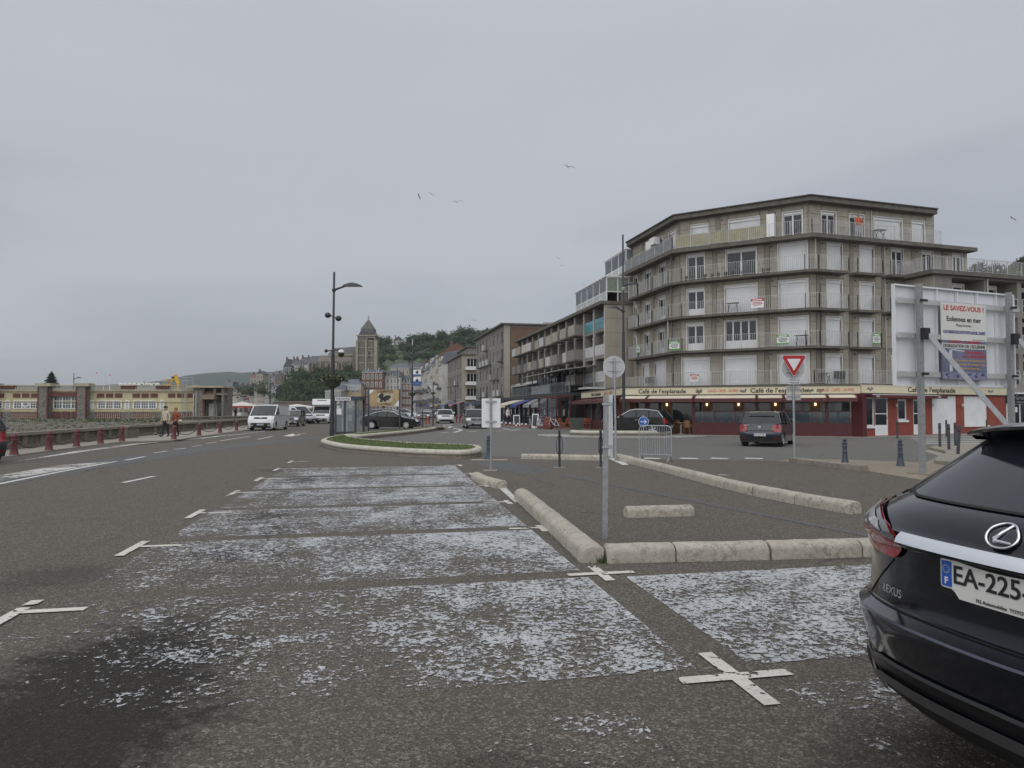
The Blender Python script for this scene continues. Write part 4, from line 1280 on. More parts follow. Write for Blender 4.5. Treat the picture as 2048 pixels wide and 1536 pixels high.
bo2, bT2 = band(TL, T0, 2.52, 2.96, [("Café de l'esplanade", 1194, 784, (3.6, 0.36), INK, 0.02), ('GLACES - CREPES', 1219, 783, (2.6, 0.26), REDL, 0.01)])
bo3, bT3 = band(T1, TR, 2.55, 3.05, [("Café de l'esplanade", 1861, 782, (4.9, 0.42), INK, 0.022)])
for px in (1737, 1978):
 s = on_line(px, 780, T1, TR)[0]
 m = MB()
 for k in range(5):
  m.box((s - 0.25 + k * 0.12, -0.104, 2.78 + 0.04 * sin(k * 2.1)), (0.09, 0.006, random.uniform(0.1, 0.24)), 0, 0, Matrix.Rotation(random.uniform(-0.5, 0.5), 4, 'Y'))
 m.build('painted_sketch', SKETCH, bo3)
def awning(A, B, s0, s1, out=1.2, z1=2.48, z0=2.24, mat=None, val=0.2, vmat=None):
 T, _ = line_T(A, B)
 mat = mat or CANVAS
 o = put(MB().quad((s0, 0.0, z1), (s0, -out, z0), (s1, -out, z0), (s1, 0.0, z1)).build('awning', mat, cafe), T)
 MB().bx(s0, s1, -out - 0.04, -out - 0.001, z0 - val, z0 + 0.02).build('valance', vmat or MAROON, o)
 MB().bx(s0, s1, 0.0, 0.1, z1 - 0.08, z1 + 0.08).build('cassette', MAROON, o)
 for s in (s0 + 0.03, s1 - 0.03):
  MB().beam((s, 0, z1), (s, -out, z0 + 0.015), 0.07, 0.07).build('rafter', MAROON, o)
 return o
S = lambda px: on_line(px, 800, T0, T1)[0]
for a, b in ((1246, 1298), (1298, 1389), (1391, 1513), (1514, 1566), (1567, 1652), (1653, 1711)):
 awning(T0, T1, S(a), S(b))
GLT = clear_glass('terrace_glass', 0.38, (0.10, 0.13, 0.16))
for px in (1247, 1297, 1387, 1513, 1567, 1653, 1706):
 s = S(px)
 put(MB().bx(s - 0.09, s + 0.09, -0.06, 0.10, 0.04, 2.5).build('post', MAROON, cafe), Tm)
for a, b in ((1387, 1513), (1513, 1567), (1567, 1653), (1653, 1706)):
 s0, s1 = S(a) + 0.09, S(b) - 0.09
 put(MB().bx(s0, s1, -0.03, 0.05, 0.04, 0.74).build('dwarf_panel', MAROON, cafe), Tm)
 put(MB().bx(s0, s1, -0.04, 0.06, 0.74, 0.80).build('panel_rail', MAROON, cafe), Tm)
 put(MB().bx(s0, s1, 0.0, 0.015, 0.80, 1.45).build('wind_screen', GLT, cafe), Tm)
 put(MB().bx(s0, s1, -0.02, 0.04, 1.45, 1.50).build('screen_rail', MAROON, cafe), Tm)
 k = max(1, int((s1 - s0) / 1.1))
 for i in range(1, k):
  x = s0 + (s1 - s0) * i / k
  put(MB().bx(x - 0.025, x + 0.025, -0.02, 0.04, 0.80, 1.45).build('mullion', MAROON, cafe), Tm)
Bk0, Bk1 = offset_path([T0, T1], 2.6)
Tb, Lb_ = line_T(Bk0, Bk1)
holes = []
xx = 0.3
while xx < Lb_ - 1.4:
 w = random.uniform(1.3, 2.3)
 holes.append((xx, min(xx + w, Lb_ - 0.2), 0.5, 2.3)); xx += w + 0.55
wl = put(holed_wall(Lb_, 3.0, holes, 0.15, 0.04).build('front_wall', TAN, cafe), Tb)
for h in holes:
 f = MB()
 f.bx(h[0], h[0] + 0.07, 0.04, 0.10, h[2], h[3]); f.bx(h[1] - 0.07, h[1], 0.04, 0.10, h[2], h[3]); f.bx(h[0], h[1], 0.04, 0.10, h[3] - 0.07, h[3]); f.bx(h[0], h[1], 0.04, 0.10, h[2], h[2] + 0.1)
 w = f.build('window', CREAMS, wl)
 MB().bx(h[0] + 0.07, h[1] - 0.07, 0.06, 0.075, h[2] + 0.1, h[3] - 0.07).build('pane', WGLB, wl)
 lm = MB().lathe([(0.03, 0), (0.06, 0.04), (0.06, 0.15), (0.03, 0.18)], 10, (h[1] + 0.27, -0.14, 1.82)).build('wall_lamp', LAMPW, wl, 40)
put(MB().bx(-0.5, 0.0, 0, 0.2, 0.04, 3.0).build('front_pier', CREAMS, cafe), Tb)
Ts, Ls = line_T(TL, T0)
for k in range(5):
 s = 1.0 + k * (Ls - 1.2) / 4
 put(MB().bx(s - 0.08, s + 0.08, -0.05, 0.08, 0.04, 2.5).build('post', MAROON, cafe), Ts)
put(MB().bx(0.2, Ls - 3.2, -0.02, 0.05, 0.04, 0.74).build('dwarf_panel', MAROON, cafe), Ts)
put(MB().bx(0.2, Ls - 3.2, 0.1, 0.12, 0.74, 2.3).build('wind_screen', GLT, cafe), Ts)
awning(TL, T0, 0.3, Ls * 0.5, 1.0, 2.44, 2.2, MAROON); awning(TL, T0, Ls * 0.5 + 0.02, Ls - 0.1, 1.0, 2.44, 2.2, MAROON)
put(MB().bx(Ls - 2.9, Ls - 2.0, 0.3, 0.4, 0.04, 2.45).build('front_pier', BRICKR, cafe), Ts)
Tr, Lr = line_T(T1, TR)
SR = lambda px: on_line(px, 830, T1, TR)[0]
doors = [(1723, 1749, 0.62, 2.3, 'win'), (1749, 1777, 0.06, 2.3, 'dr'), (1795, 1814, 0.95, 2.2, 'win'), (1826, 1847, 0.06, 2.2, 'dr'), (1864, 1915, 0.06, 2.45, 'sh'), (1928, 1976, 0.55, 2.45, 'sh')]
holes = [(SR(a) + 0.03, SR(b) - 0.03, z0, z1) for a, b, z0, z1, k in doors]
fw = put(holed_wall(Lr, 2.58, holes, 0.15, 0.0).build('front_wall', BRICKR, cafe), Tr)
for (a, b, z0, z1, k), h in zip(doors, holes):
 x0, x1 = h[0], h[1]
 f = MB()
 if k == 'sh':
  f.bx(x0, x1, 0.08, 0.11, z0, z1)
  d = f.build('roller_shutter', SHUT, fw)
  MB().bx((x0 + x1) / 2 - 0.02, (x0 + x1) / 2 + 0.02, 0.06, 0.079, z0, z1).build('guide', PVC, d)
  if z0 > 0.3: MB().bx(x0 - 0.08, x1 + 0.08, -0.09, 0.05, z0 - 0.08, z0).build('sill', PVC, d)
  continue
 t_ = 0.08
 f.bx(x0, x0 + t_, 0.03, 0.11, z0, z1); f.bx(x1 - t_, x1, 0.03, 0.11, z0, z1); f.bx(x0 + t_, x1 - t_, 0.03, 0.11, z1 - t_, z1)
 if k == 'dr':
  f.bx(x0 + t_, x1 - t_, 0.04, 0.10, z0, z0 + 0.62)
  f.bx(x0 + t_, x1 - t_, 0.05, 0.09, z0 + 1.25, z0 + 1.31)
  d = f.build('door', PVC, fw)
  MB().bx(x0 + t_, x1 - t_, 0.065, 0.08, z0 + 0.62, z1 - t_).build('pane', WGL, d)
  MB().bx(x1 - 0.13, x1 - 0.10, 0.0, 0.03, z0 + 0.95, z0 + 1.1).build('handle', GALV, d)
 else:
  f.bx(x0 + t_, x1 - t_, 0.03, 0.11, z0, z0 + t_)
  d = f.build('window', PVC, fw)
  MB().bx(x0 + t_, x1 - t_, 0.065, 0.08, z0 + t_, z1 - t_).build('pane', WGL, d)
  MB().bx(x0 - 0.06, x1 + 0.06, -0.1, 0.03, z0 - 0.12, z0).build('sill', PVC, d)
for px in (1721, 1790, 1862, 1922, 1980):
 s = SR(px)
 lm = MB().lathe([(0.04, 0), (0.075, 0.04), (0.075, 0.17), (0.03, 0.2)], 10, (s, -0.12, 1.75)).build('wall_lamp', M('lamp_off', (0.5, 0.48, 0.42), 0.5, 0), fw, 40)
o = awning(T1, TR, SR(1722), SR(1872), 0.7, 2.5, 2.42, PVC, 0.17)
text('CAFE', 0.13, SIGNW, o, (SR(1733), -0.747, 2.34), bold=0.02, ext=0.002)
text('CAFE', 0.13, SIGNW, o, (SR(1856), -0.747, 2.34), bold=0.02, ext=0.002)
put(MB().bx(-0.35, 0.0, -0.4, 0.3, 0.0, 2.5).build('corner_post', MAROON, cafe), Tr)
# ================================================================== WING TO THE RIGHT
RA, RB = (28.0, 46.8), (46.7, 52.7)
wing = thing('apartment_wing', 'grey concrete wing with deep loggias behind the white hoarding', 'building', (RA[0], RA[1], 0), atan2(RB[1] - RA[1], RB[0] - RA[0]))
LW = hypot(RB[0] - RA[0], RB[1] - RA[1])
hl, zz = [], [3.27, 5.77, 8.26]
xs = [(1.5, 4.4), (4.8, 7.4), (7.8, 10.4), (10.8, 13.4), (13.8, 16.4)]
for z in zz:
 for a, b in xs: hl.append((a, b, z + 0.05, z + 2.15))
MB_ = holed_wall(LW, 10.55, hl, 1.2, 2.6)
MB_.build('wall', CONCG, wing)
MB().bx(0.02, LW, 1.2, 9, 0, 10.5).build('core', CONCD, wing)
MB().bx(-0.05, 0.0, 0.0, 4, 3.3, 10.5).build('side_wall', CONCP, wing)
MB().bx(-0.6, LW, -0.35, 9, 10.55, 10.80).build('roof', CONCD, wing)
rr_ = MB(); railing(rr_, [(-0.4, 4), (-0.4, -0.2), (LW, -0.2)], 0.95, 10.8); rr_.build('railing', RAIL, wing)
for z in zz:
 for a, b in xs:
  window(wing, a + 0.5, b - 0.7, z + 0.08, z + 1.95, 'shutter' if random.random() < 0.6 else 'french', True, 0.2, T=Matrix.Translation((0, 1.0, 0)))
  r_ = MB()
  for q in (0.5, 0.95): r_.bx(a, b, -0.04, 0.0, z + q, z + q + 0.04)
  for k in range(4): r_.bx(a + (b - a) * k / 3 - 0.02, a + (b - a) * k / 3 + 0.02, -0.045, -0.005, z + 0.05, z + 0.95)
  r_.bx(a + 0.02, b - 0.02, -0.02, -0.012, z + 0.1, z + 0.9, 1)
  r_.build('balcony_rail', [RAIL, glass('smoked_panel', (0.03, 0.035, 0.04), 0.15)], wing)
for x in (4.6, 10.6):
 MB().tube([(x, -0.06, 0), (x, -0.06, 10.5)], 0.05, 8).build('drain_pipe', PIPE, wing, 60)
so = on_line(2012, 800, RA, RB)[0]
NAVY = M('shop_navy', (0.02, 0.025, 0.035), 0.5, 0.1, 3)
MB().bx(so - 0.3, LW, -0.12, 0.0, 2.0, 2.62).build('shop_sign', NAVY, wing)
text("Grain d'S", 0.42, SIGNW, wing, (so + 1.5, -0.13, 2.4), bold=0.005, ext=0.003)
text('Fruits de mer - Res', 0.17, SIGNW, wing, (so + 1.5, -0.13, 2.1), bold=0.004, ext=0.003)
MB().bx(so - 0.3, LW, -1.0, 0.0, 2.64, 2.72).build('shop_canopy', PVC, wing)
MB().bx(so, LW, -0.02, 0.0, 0.3, 1.9).build('shop_window', WGL, wing)
MB().bx(so - 0.3, LW, 0.0, 0.3, 0.0, 2.6).build('shop_wall', CONCG, wing)
for k in range(8):
 MB().bx(so + k * 1.2 - 0.04, so + k * 1.2 + 0.04, -0.06, -0.021, 0.3, 1.98).build('shop_mullion', PVC, wing)
MB().bx(so + 0.1, so + 1.0, -0.03, -0.021, 1.4, 1.75).build('shop_notice', SIGNW, wing)
# ================================================================== ROW OF BUILDINGS ALONG THE STREET
BRPAN = M('brown_panel', (0.155, 0.105, 0.072), 0.9, 0.14, 0.8, fine=0.25, fscale=24)
WHITEC = M('white_concrete', (0.50, 0.49, 0.45), 0.9, 0.15, 1.2, streak=0.4)
BLUEP = M('blue_shutter_paint', (0.05, 0.085, 0.22), 0.6, 0.12, 3)
TEAL = glass('teal_balcony', (0.06, 0.22, 0.27), 0.3, 0.5)
KA, KB = (7.85, 59.6), (0.75, 94.5)
aB = atan2(KB[1] - KA[1], KB[0] - KA[0]) + pi        # local x runs from the far end to the near end
LB2 = hypot(KB[0] - KA[0], KB[1] - KA[1])
b2 = thing('loggia_building', 'long four-storey block with box balconies and loggias beside the corner block', 'building', (KB[0], KB[1], 0), aB)
Z2 = [3.9, 6.2, 8.5]
H2 = 10.45
cells = 12
cw = LB2 / cells
holes = []
for c in range(cells):
 for z in Z2[1:] if False else Z2:
  if c % 3 != 2 or True:
   holes.append((c * cw + 0.25, (c + 1) * cw - 0.2, z + 0.05, z + 2.05))
holed_wall(LB2, H2, holes, 1.1, 3.4).build('wall', CONCG, b2)
MB().bx(0.01, LB2 - 0.01, 1.1, 11, 0, H2 - 0.05).build('core', BRPAN, b2)
for r in range(6):
 for cidx in range(3):
  MB().bx(LB2, LB2 + 0.04, cidx * 1.6 + 0.02, cidx * 1.6 + 1.57, 3.4 + r * 1.17 + 0.01, 3.4 + (r + 1) * 1.17 - 0.01).build('panel', CONCP, b2)
MB().bx(LB2 - 0.1, LB2, 0.0, 5, 0, H2).build('end_wall', CONC, b2)
MB().bx(-0.3, LB2 + 0.15, -0.45, 11, H2, H2 + 0.28).build('roof', CONCD, b2)
random.seed(21)
for c in range(cells):
 x0, x1 = c * cw + 0.25, (c + 1) * cw - 0.2
 for fi, z in enumerate(Z2):
  if c == cells - 1 or c == cells - 2:
   k = 'french'
   window(b2, x0 + 0.3, x1 - 0.3, z + 0.1, z + 1.9, 'french' if fi < 2 else 'open', False, 0.2, T=Matrix.Translation((0, 0.55, 0)))
   MB().bx(x0, x1, -0.02, 0.02, z + 0.05, z + 0.95).build('balcony_panel', TEAL if fi == 2 else RAIL, b2)
   continue
  r = random.random()
  wfr = BLUEP if r < 0.12 else PVC
  window(b2, x0 + 0.15, x0 + (x1 - x0) * 0.52, z + 0.1, z + 1.95, 'shutter' if r < 0.35 else 'french', False, 0.2, fr=wfr, T=Matrix.Translation((0, 0.8, 0)))
  MB().bx(x0 + (x1 - x0) * 0.62, x1 - 0.05, 0.95, 1.0, z + 0.1, z + 2.0).build('wall_panel', random.choice((BRPAN, BRPAN, PVC)), b2)
  mt = random.choice((CONCP, WHITEC, RAIL, CONCG, CONCP))
  d = random.choice((0.75, 0.95, 0.95))
  full = (x0, x1)
  if fi > 0 and random.random() < 0.75: x0 = x0 + (x1 - x0) * random.choice((0.3, 0.4))
  o = MB().bx(x0 - 0.1, x1 + 0.1, -d, -d + 0.07, z - 0.02, z + 0.92).build('balcony_front', mt, b2)
  MB().bx(x0 - 0.1, x0 - 0.03, -d + 0.07, 0.0, z - 0.02, z + 0.92).bx(x1 + 0.03, x1 + 0.1, -d + 0.07, 0.0, z - 0.02, z + 0.92).build('balcony_side', CONCG, o)
  MB().bx(x0 - 0.1, x1 + 0.1, -d, 0.0, z - 0.14, z - 0.021).build('balcony_floor', CONCD, o)
  x0, x1 = full
 MB().bx((c + 1) * cw - 0.12, (c + 1) * cw + 0.02, -0.07, 0.0, 3.5, H2).build('pilaster', WHITEC, b2)
def sunroom(A, rz, w, d, h, z, label, n=3):
 t = thing('glazed_sunroom', label, 'sunroom', (A[0], A[1], z), rz)
 f = MB()
 for i in range(n + 1):
  x = w * i / n
  f.bx(x - 0.04, x + 0.04, -0.04, 0.04, 0, h)
 for zz in (0, h * 0.42, h):
  f.bx(0, w, -0.035, 0.035, zz - 0.04, zz + 0.04); f.bx(w - 0.035, w + 0.035, 0, d, zz - 0.04, zz + 0.04)
 for i in range(1, 3):
  f.bx(w - 0.035, w + 0.035, d * i / 2 - 0.04, d * i / 2 + 0.04, 0, h)
 f.build('frame', PVC, t)
 for i in range(n):
  MB().bx(w * i / n + 0.04, w * (i + 1) / n - 0.04, -0.01, 0.01, h * 0.42, h - 0.04).build('pane', WGLB, t)
  MB().bx(w * i / n + 0.04, w * (i + 1) / n - 0.04, -0.01, 0.01, 0.04, h * 0.42 - 0.04).build('lower_panel', RAIL, t)
 MB().bx(w - 0.01, w + 0.01, 0.04, d, h * 0.42, h - 0.04).build('pane', clear_glass('sunroom_glass', 0.35, (0.5, 0.58, 0.5)), t)
 MB().bx(0, w, d, d + 0.1, 0, h).build('back_wall', CONCP, t)
 MB().bx(-0.1, w + 0.15, -0.15, d + 0.1, h + 0.04, h + 0.12).build('roof', PVC, t)
 return t
A = Vector(KA) + (Vector(KB) - Vector(KA)).normalized() * 9.5
sunroom((A.x + 0.3, A.y), aB, 9.0, 2.0, 2.1, H2 + 0.28, 'long white-framed glazed sunroom on the roof of the loggia block', 5)
A2 = Vector((9.0, 66.5))
sunroom((A2.x - 0.2, A2.y), aB, 5.5, 2.0, 2.2, 13.2, 'upper white-framed glazed sunroom stepping above the first one', 3)
MB_ = MB().prism([(8.2, 73), (9.3, 60.4), (13, 61), (13, 74)], 10.5, 13.2)
o = MB_.build('rooftop_storey', CONC); tag(o, 'set-back concrete roof storey carrying the upper sunroom', 'building')
rl = MB(); railing(rl, [(8.1, 73), (8.9, 66.5)], 0.95, 13.2)
o2 = rl.build('railing', RAIL, o)
DARKF = M('dark_frontage', (0.022, 0.027, 0.033), 0.45, 0.2, 2)
ext = thing('restaurant_front', 'dark two-level restaurant front with roof terrace below the loggias', 'restaurant', (KB[0], KB[1], 0), aB)
MB().bx(1.0, LB2 - 2.0, -2.6, 0.0, 2.75, 3.05).build('terrace_slab', DARKF, ext)
for k in range(14):
 x = 1.2 + k * (LB2 - 4.6) / 13
 MB().bx(x - 0.1, x + 0.1, -2.5, -2.3, 0.05, 2.75).build('post', DARKF, ext)
 if k < 13:
  w = (LB2 - 4.6) / 13
  MB().bx(x + 0.12, x + w - 0.12, -2.1, -2.05, 0.3, 2.5).build('shop_window', WGL if k % 3 else WGLB, ext)
  MB().bx(x + 0.25, x + 0.75, -2.16, -2.11, 1.0, 1.6).build('menu_board', SIGNW if k % 2 else CREAMS, ext)
MB().bx(1.0, LB2 - 2.0, -2.45, -2.2, 2.35, 2.74).build('fascia', DARKF, ext)
MB().bx(0.9, LB2 - 2.0, -2.0, -0.1, 0.05, 2.7).build('interior', BLK, ext)
rl = MB()
railing(rl, [(8.0, -2.5), (LB2 - 2.2, -2.5)], 0.95, 3.05, 0.4, 0.012, 0.025, 1.2)
rl.build('terrace_railing', GALV, ext)
MB().bx(LB2 - 17, LB2 - 9, -2.47, -2.45, 3.12, 3.95).build('glass_screen', clear_glass('screen_glass', 0.55, (0.5, 0.55, 0.56)), ext)
for k in range(7):
 x = LB2 - 17 + k * 2.4
 MB().bx(x - 0.05, x + 0.05, -2.4, -2.3, 3.05, 5.1).build('canopy_post', DARKF, ext)
MB().wedge([(0.0, 5.45), (0.0, 5.5), (-3.2, 5.05), (-3.2, 4.98)], LB2 - 17.5, LB2 - 2.4).build('canopy', M('canopy_grey', (0.30, 0.30, 0.29), 0.8, 0.15, 1), ext)
MB().bx(LB2 - 17.3, LB2 - 9.5, -1.6, -1.5, 3.06, 4.9).build('terrace_glazing', WGL, ext)
MB().wedge([(0.0, 4.7), (0.0, 4.78), (-2.6, 4.3), (-2.6, 4.2)], 8.0, 16.5).build('conservatory_roof', M('zinc_roof', (0.32, 0.34, 0.35), 0.5, 0.15, 1), ext)
MB().bx(8.2, 16.3, -2.3, -2.2, 3.06, 4.3).build('conservatory_glazing', WGL, ext)
for k in range(6):
 MB().bx(8.2 + k * 1.6, 8.28 + k * 1.6, -2.36, -2.29, 3.06, 4.3).build('conservatory_mullion', DARKF, ext)
MB().bx(LB2 - 2.2, LB2 + 0.1, -1.7, 0.0, 3.3, 3.45).build('awning_hood', RAIL, ext)
for x0, x1, mt, out in ((9.0, 15.5, CANVAS, 2.2), (16.0, 19.5, M('awning_blue', (0.05, 0.075, 0.22), 0.8, 0.1, 2), 1.7), (20.2, 23, GALVR, 1.2), (24, 27, GALVR, 1.2)):
 o = MB().wedge([(-2.5, 2.6), (-2.5, 2.66), (-2.5 - out, 2.05), (-2.5 - out, 1.98)], x0, x1).build('awning', mt, ext)
 MB().bx(x0, x1, -2.53 - out, -2.5 - out, 1.78, 2.06).build('valance', mt, o)
pg = thing('pergola', 'maroon steel pergola enclosure joining the cafe to the dark restaurant', 'pergola', (KB[0], KB[1], 0), aB)
for x in (LB2 - 7.6, LB2 - 4.4, LB2 - 1.3):
 for y in (-3.9, -2.7):
  MB().bx(x - 0.07, x + 0.07, y - 0.07, y + 0.07, 0.05, 2.6).build('post', MAROON, pg)
for y in (-3.9, -2.7):
 MB().bx(LB2 - 7.7, LB2 - 1.2, y - 0.06, y + 0.06, 2.6, 2.72).build('beam', MAROON, pg)
for k in range(6):
 x = LB2 - 7.6 + k * 1.26
 MB().bx(x - 0.03, x + 0.03, -3.96, -2.64, 2.73, 2.79).build('rafter', MAROON, pg)
MB().bx(LB2 - 7.5, LB2 - 1.4, -3.9, -3.86, 0.06, 0.85).build('dwarf_panel', MAROON, pg)
MB().bx(LB2 - 7.5, LB2 - 1.4, -3.89, -3.87, 0.85, 2.5).build('wind_screen', GLT, pg)
NA, NB = (-1.15, 103.0), (-6.4, 127.0)
a3 = atan2(NB[1] - NA[1], NB[0] - NA[0]) + pi
L3 = hypot(NB[0] - NA[0], NB[1] - NA[1])
b3 = thing('gable_building', 'tall block with brown panelled gable and blue shutters', 'building', (NB[0], NB[1], 0), a3)
H3 = 13.9
def row_front(parent, L, floors, fh, z0, bays, th=0.3, wk='open', blue=0.0, wall=None, H=None, bal=0.4, wfrac=0.42, T=None):
 holes, cw = [], L / bays
 for f in range(floors):
  for b_ in range(bays):
   holes.append((b_ * cw + cw * (0.5 - wfrac / 2), b_ * cw + cw * (0.5 + wfrac / 2), z0 + f * fh + 0.35, z0 + f * fh + fh - 0.55))
 o = holed_wall(L, H, holes, th, 0.0).build('wall', wall or CONCG, parent)
 if T: o.matrix_local = T
 for i, h in enumerate(holes):
  r = random.random()
  window(parent, h[0], h[1], h[2], h[3], 'shutter' if r < 0.2 else 'open', False, th, fr=BLUEP if random.random() < blue else PVC, T=T)
  if random.random() < bal:
   q = MB().bx(h[0] - 0.15, h[1] + 0.15, -0.7, -0.64, h[2] - 0.1, h[2] + 0.75).build('balcony_front', random.choice((CONCP, RAIL, CONCG)), parent)
   if T: q.matrix_local = T
   MB().bx(h[0] - 0.15, h[1] + 0.15, -0.7, 0.0, h[2] - 0.22, h[2] - 0.101).build('balcony_floor', CONCD, q)
row_front(b3, L3, 4, 2.55, 3.3, 8, 0.3, blue=0.35, H=H3, bal=0.35, wall=CONCG)
MB().bx(0.01, L3 - 0.06, 0.3, 13, 0, H3 - 0.02).build('core', CONC, b3)
for r in range(8):
 for c in range(10):
  MB().bx(L3 - 0.05, L3 + 0.02, 0.9 + c * 1.2 + 0.03, 0.9 + (c + 1) * 1.2 - 0.03, 0.4 + r * 1.65 + 0.03, 0.4 + (r + 1) * 1.65 - 0.03).build('panel', BRPAN, b3)
MB().bx(L3 - 0.06, L3 + 0.05, 0.0, 0.85, 0, H3).build('corner_pier', CONCP, b3)
MB().bx(-0.2, L3 + 0.4, -0.5, 13.2, H3, H3 + 0.22).build('roof', CONCD, b3)
ch = at(1103, 645, 112)
t = thing('chimney_stack', 'brick chimney stack with a row of red clay pots above the roofs', 'chimney', (ch.x, ch.y, 0))
CLAY = M('clay_pot', (0.33, 0.10, 0.06), 0.8, 0.2, 8)
BRK = M('brick_wall', (0.21, 0.11, 0.085), 0.9, 0.22, 2.0, fine=0.35, fscale=12)
MB().bx(-1.3, 1.3, -0.4, 0.4, 9, 14.75).build('stack', BRK, t)
MB().bx(-1.4, 1.4, -0.5, 0.5, 14.75, 14.9).build('cap', CONCD, t)
for k in range(10):
 MB().lathe([(0.10, 0), (0.075, 0.4), (0.09, 0.42)], 8, (-1.2 + k * 0.265, 0, 14.9)).build('pot', CLAY, t, 40)
QA, QB = (-9.6, 136.0), (-14.5, 160.0)
a4 = atan2(QB[1] - QA[1], QB[0] - QA[0]) + pi
L4 = hypot(QB[0] - QA[0], QB[1] - QA[1])
b4 = thing('stepped_building', 'grey stepped block with stacked white french windows on its end', 'building', (QB[0], QB[1], 0), a4)
row_front(b4, L4, 3, 2.9, 3.2, 6, 0.3, H=12.0, bal=0.3, wall=CONCG)
MB().bx(0.01, L4 - 0.31, 0.31, 14, 0, 11.9).build('core', CONCG, b4)
TE = Matrix.Translation((L4, 0, 0)) @ Matrix.Rotation(pi / 2, 4, 'Z')
hl = [(1.0, 2.9, z, z + 2.1) for z in (3.5, 6.3, 9.2)]
put(holed_wall(7, 12.0, hl + [(1.0, 3.0, 0.3, 2.7)], 0.3).build('end_wall', CONCP, b4), TE)
for h in hl:
 window(b4, *h, 'wide4', False, 0.3, leaves=3, T=TE)
 o = put(MB().bx(h[0] - 0.4, h[1] + 0.2, -0.6, -0.55, h[2] - 0.1, h[2] + 0.5).build('balcony_front', PVC, b4), TE)
 MB().bx(h[0] - 0.4, h[1] + 0.2, -0.6, 0, h[2] - 0.2, h[2] - 0.101).build('balcony_floor', CONCD, o)
window(b4, 1.0, 3.0, 0.3, 2.7, 'shutter', False, 0.3, T=TE)
MB().bx(-0.2, L4 + 0.3, -0.4, 14, 12.0, 12.25).build('roof', CONCD, b4)
MB().bx(2, L4 - 6, 2, 14, 12.25, 14.0).build('upper_storey', CONCG, b4)
MB().bx(1.8, L4 - 5.5, 1.6, 14, 14.0, 14.2).build('upper_roof', CONCD, b4)
SLATE = M('slate_roof', (0.082, 0.09, 0.105), 0.7, 0.22, 1.4, fine=0.3, fscale=10)
SLATEB = M('slate_roof_blue', (0.10, 0.115, 0.14), 0.65, 0.22, 1.2, fine=0.3, fscale=10)
TILE = M('tile_roof', (0.17, 0.09, 0.06), 0.8, 0.25, 1.4, fine=0.35, fscale=8)
WALLS = {n: M('render_' + n, c, 0.9, 0.14, 0.6, streak=0.35) for n, c in dict(cream=(0.46, 0.42, 0.32), white=(0.52, 0.52, 0.50), grey=(0.30, 0.30, 0.29), ochre=(0.40, 0.32, 0.19), pink=(0.33, 0.26, 0.22), stone=(0.34, 0.31, 0.25), bluegrey=(0.27, 0.30, 0.34), slate=(0.13, 0.145, 0.17)).items()}
BRICK = M('house_brick', (0.15, 0.082, 0.067), 0.9, 0.18, 0.8, streak=0.25, fine=0.3, fscale=6)
BRICKD = M('house_brick_dark', (0.17, 0.085, 0.07), 0.9, 0.18, 0.8, streak=0.25, fine=0.3, fscale=6)
WALLS['brick'] = BRICK; WALLS['brickdark'] = BRICKD
FRW = M('house_window_frame', (0.60, 0.60, 0.58), 0.6, 0.08, 2)
_wm = {}
def house_window(parent, x, z, w, h, y=0.0, fr=None):
 key = (round(w, 2), round(h, 2), (fr or FRW).name)
 if key not in _wm:
  f = MB()
  f.bx(-w / 2 - 0.1, -w / 2 + 0.06, -0.07, 0.02, 0, h); f.bx(w / 2 - 0.06, w / 2 + 0.1, -0.07, 0.02, 0, h)
  f.bx(-w / 2 + 0.06, w / 2 - 0.06, -0.07, 0.02, h - 0.08, h + 0.1); f.bx(-w / 2 - 0.15, w / 2 + 0.15, -0.12, 0.02, -0.1, 0.0); f.bx(-0.04, 0.04, -0.05, 0.02, 0, h - 0.08)
  p = MB().quad((-w / 2 + 0.06, -0.015, 0), (w / 2 - 0.06, -0.015, 0), (w / 2 - 0.06, -0.015, h - 0.08), (-w / 2 + 0.06, -0.015, h - 0.08))
  _wm[key] = (f.mesh('window', fr or FRW), p.mesh('pane', WGL))
 o = link('window', _wm[key][0], parent, (x, y, z))
 link('pane', _wm[key][1], o)
 return o
